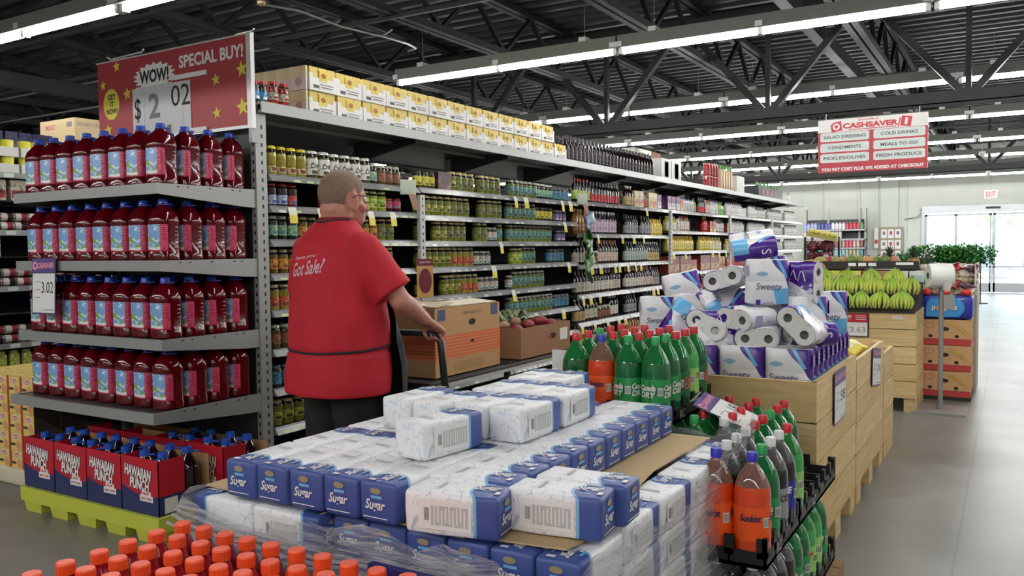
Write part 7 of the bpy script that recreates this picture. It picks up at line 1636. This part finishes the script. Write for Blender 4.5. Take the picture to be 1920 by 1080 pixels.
# lettering across the shoulders, laid on the back of the shirt
from mathutils.bvhtree import BVHTree
bv = BVHTree.FromPolygons([tuple(v.co) for v in shirt.vertices], [tuple(p.vertices) for p in shirt.polygons])
lt = MB(); lt.text("Got Sale?", T(0, 0, 0), 0.25, 0.068, 0, bold=0.02, shear=0.35, d=0); lt.text('have you', T(-0.02, 0.052, 0), 0.17, 0.02, 0, bold=0.02, shear=0.2, d=0)
vs = []
for (x, y, z) in lt.v:
    hit = bv.ray_cast(Vector((-0.01+x, -0.6, 1.325+y+x*0.10)), Vector((0, 1, 0)))
    vs.append(tuple(hit[0]+Vector((0, -0.003, 0))) if hit[0] else (x, -0.2, 1.2))
lt.v = vs; part('lettering', lt, [mat('shirt_print', (214, 170, 176), 0.7)], so, 'white slanted lettering across the back')
# apron: front panel and tie round the waist
m_ap = mat('apron_black', (28, 30, 34), 0.8)
a_ = MB(); n_ = 22; vs = []
for j in range(9):
    z = 0.50+0.93*j/8; half = 1.35 if z < 1.08 else 0.95-0.9*(z-1.08)
    for k in range(n_+1):
        an = PI/2+half*(2*k/n_-1)
        hit = bv.ray_cast(Vector((0.9*math.cos(an), 0.9*math.sin(an), max(z, 0.77))), Vector((-math.cos(an), -math.sin(an), 0)))
        p = hit[0] if hit[0] else Vector((0.2*math.cos(an), 0.2*math.sin(an), z)); q = Vector((p.x, p.y, 0)); q = q + q.normalized()*0.014 + Vector((0, 0.085*max(0.0, min(1.0, (1.15-z)*4)), 0))
        if z > 1.2: q = Vector((max(-0.14, min(0.14, q.x)), 0.0, 0)) + Vector((0, 0.175 if z < 1.3 else 0.16, 0))
        vs.append((q.x, q.y, z))
a_.add(vs, [(j*(n_+1)+k, j*(n_+1)+k+1, (j+1)*(n_+1)+k+1, (j+1)*(n_+1)+k) for j in range(8) for k in range(n_)], 0, True)
apo = part('apron', a_, [m_ap], man)
tie = []
for k in range(40):
    an = PI/2+1.0+ (2*PI-2.0)*k/39; zz = 0.955-0.03*math.sin((an-PI/2-1.0)/(2*PI-2.0)*PI)
    hit = bv.ray_cast(Vector((0.9*math.cos(an), 0.9*math.sin(an), zz)), Vector((-math.cos(an), -math.sin(an), 0)))
    p = hit[0] if hit[0] else Vector((0.25*math.cos(an), 0.25*math.sin(an), zz)); tie.append(p + Vector((math.cos(an), math.sin(an), 0))*0.002)
c = MB(); c.tube(tie, 0.0062, 6); part('apron_tie', c, [m_ap], apo)
c = MB(); c.tube([(0.092*math.cos(a), -0.002+0.092*math.sin(a), 1.553+0.012*math.sin(a)) for a in [PI+k*PI/12 for k in range(13)]], 0.007, 6); part('apron_strap', c, [m_ap], apo)
# trousers and shoes
tr_ = MB(); m_tr = mat('trousers_black', (18, 18, 20), 0.85)
loft(tr_, [(0.80, 0, -0.01, 0.205, 0.165), (0.88, 0, -0.01, 0.215, 0.17), (1.0, 0, 0.0, 0.21, 0.165), (1.06, 0, 0.0, 0.20, 0.16)], 32)
for sx in (-1, 1): tr_.tube([(sx*0.10, -0.01, 0.90), (sx*0.105, 0.0, 0.62), (sx*0.108, 0.01+0.03*sx, 0.40), (sx*0.108, 0.0+0.04*sx, 0.10)], [0.125, 0.108, 0.088, 0.078], 20)
tm = remeshed(tr_, 'trousers', 0.01, 5, [m_tr]); to = bpy.data.objects.new('trousers', tm); COL.objects.link(to); to.parent = man
for sx in (-1, 1):
    q = MB(); yo = 0.04*sx; q.rbox((sx*0.108-0.05, -0.10+yo, 0.0), (sx*0.108+0.05, 0.19+yo, 0.085), 0.035, 4, 0); q.box((sx*0.108-0.048, -0.098+yo, 0.0), (sx*0.108+0.048, 0.188+yo, 0.02), 1); part('shoe', q, [mat('shoe_black', (24, 24, 26), 0.4), black], man)
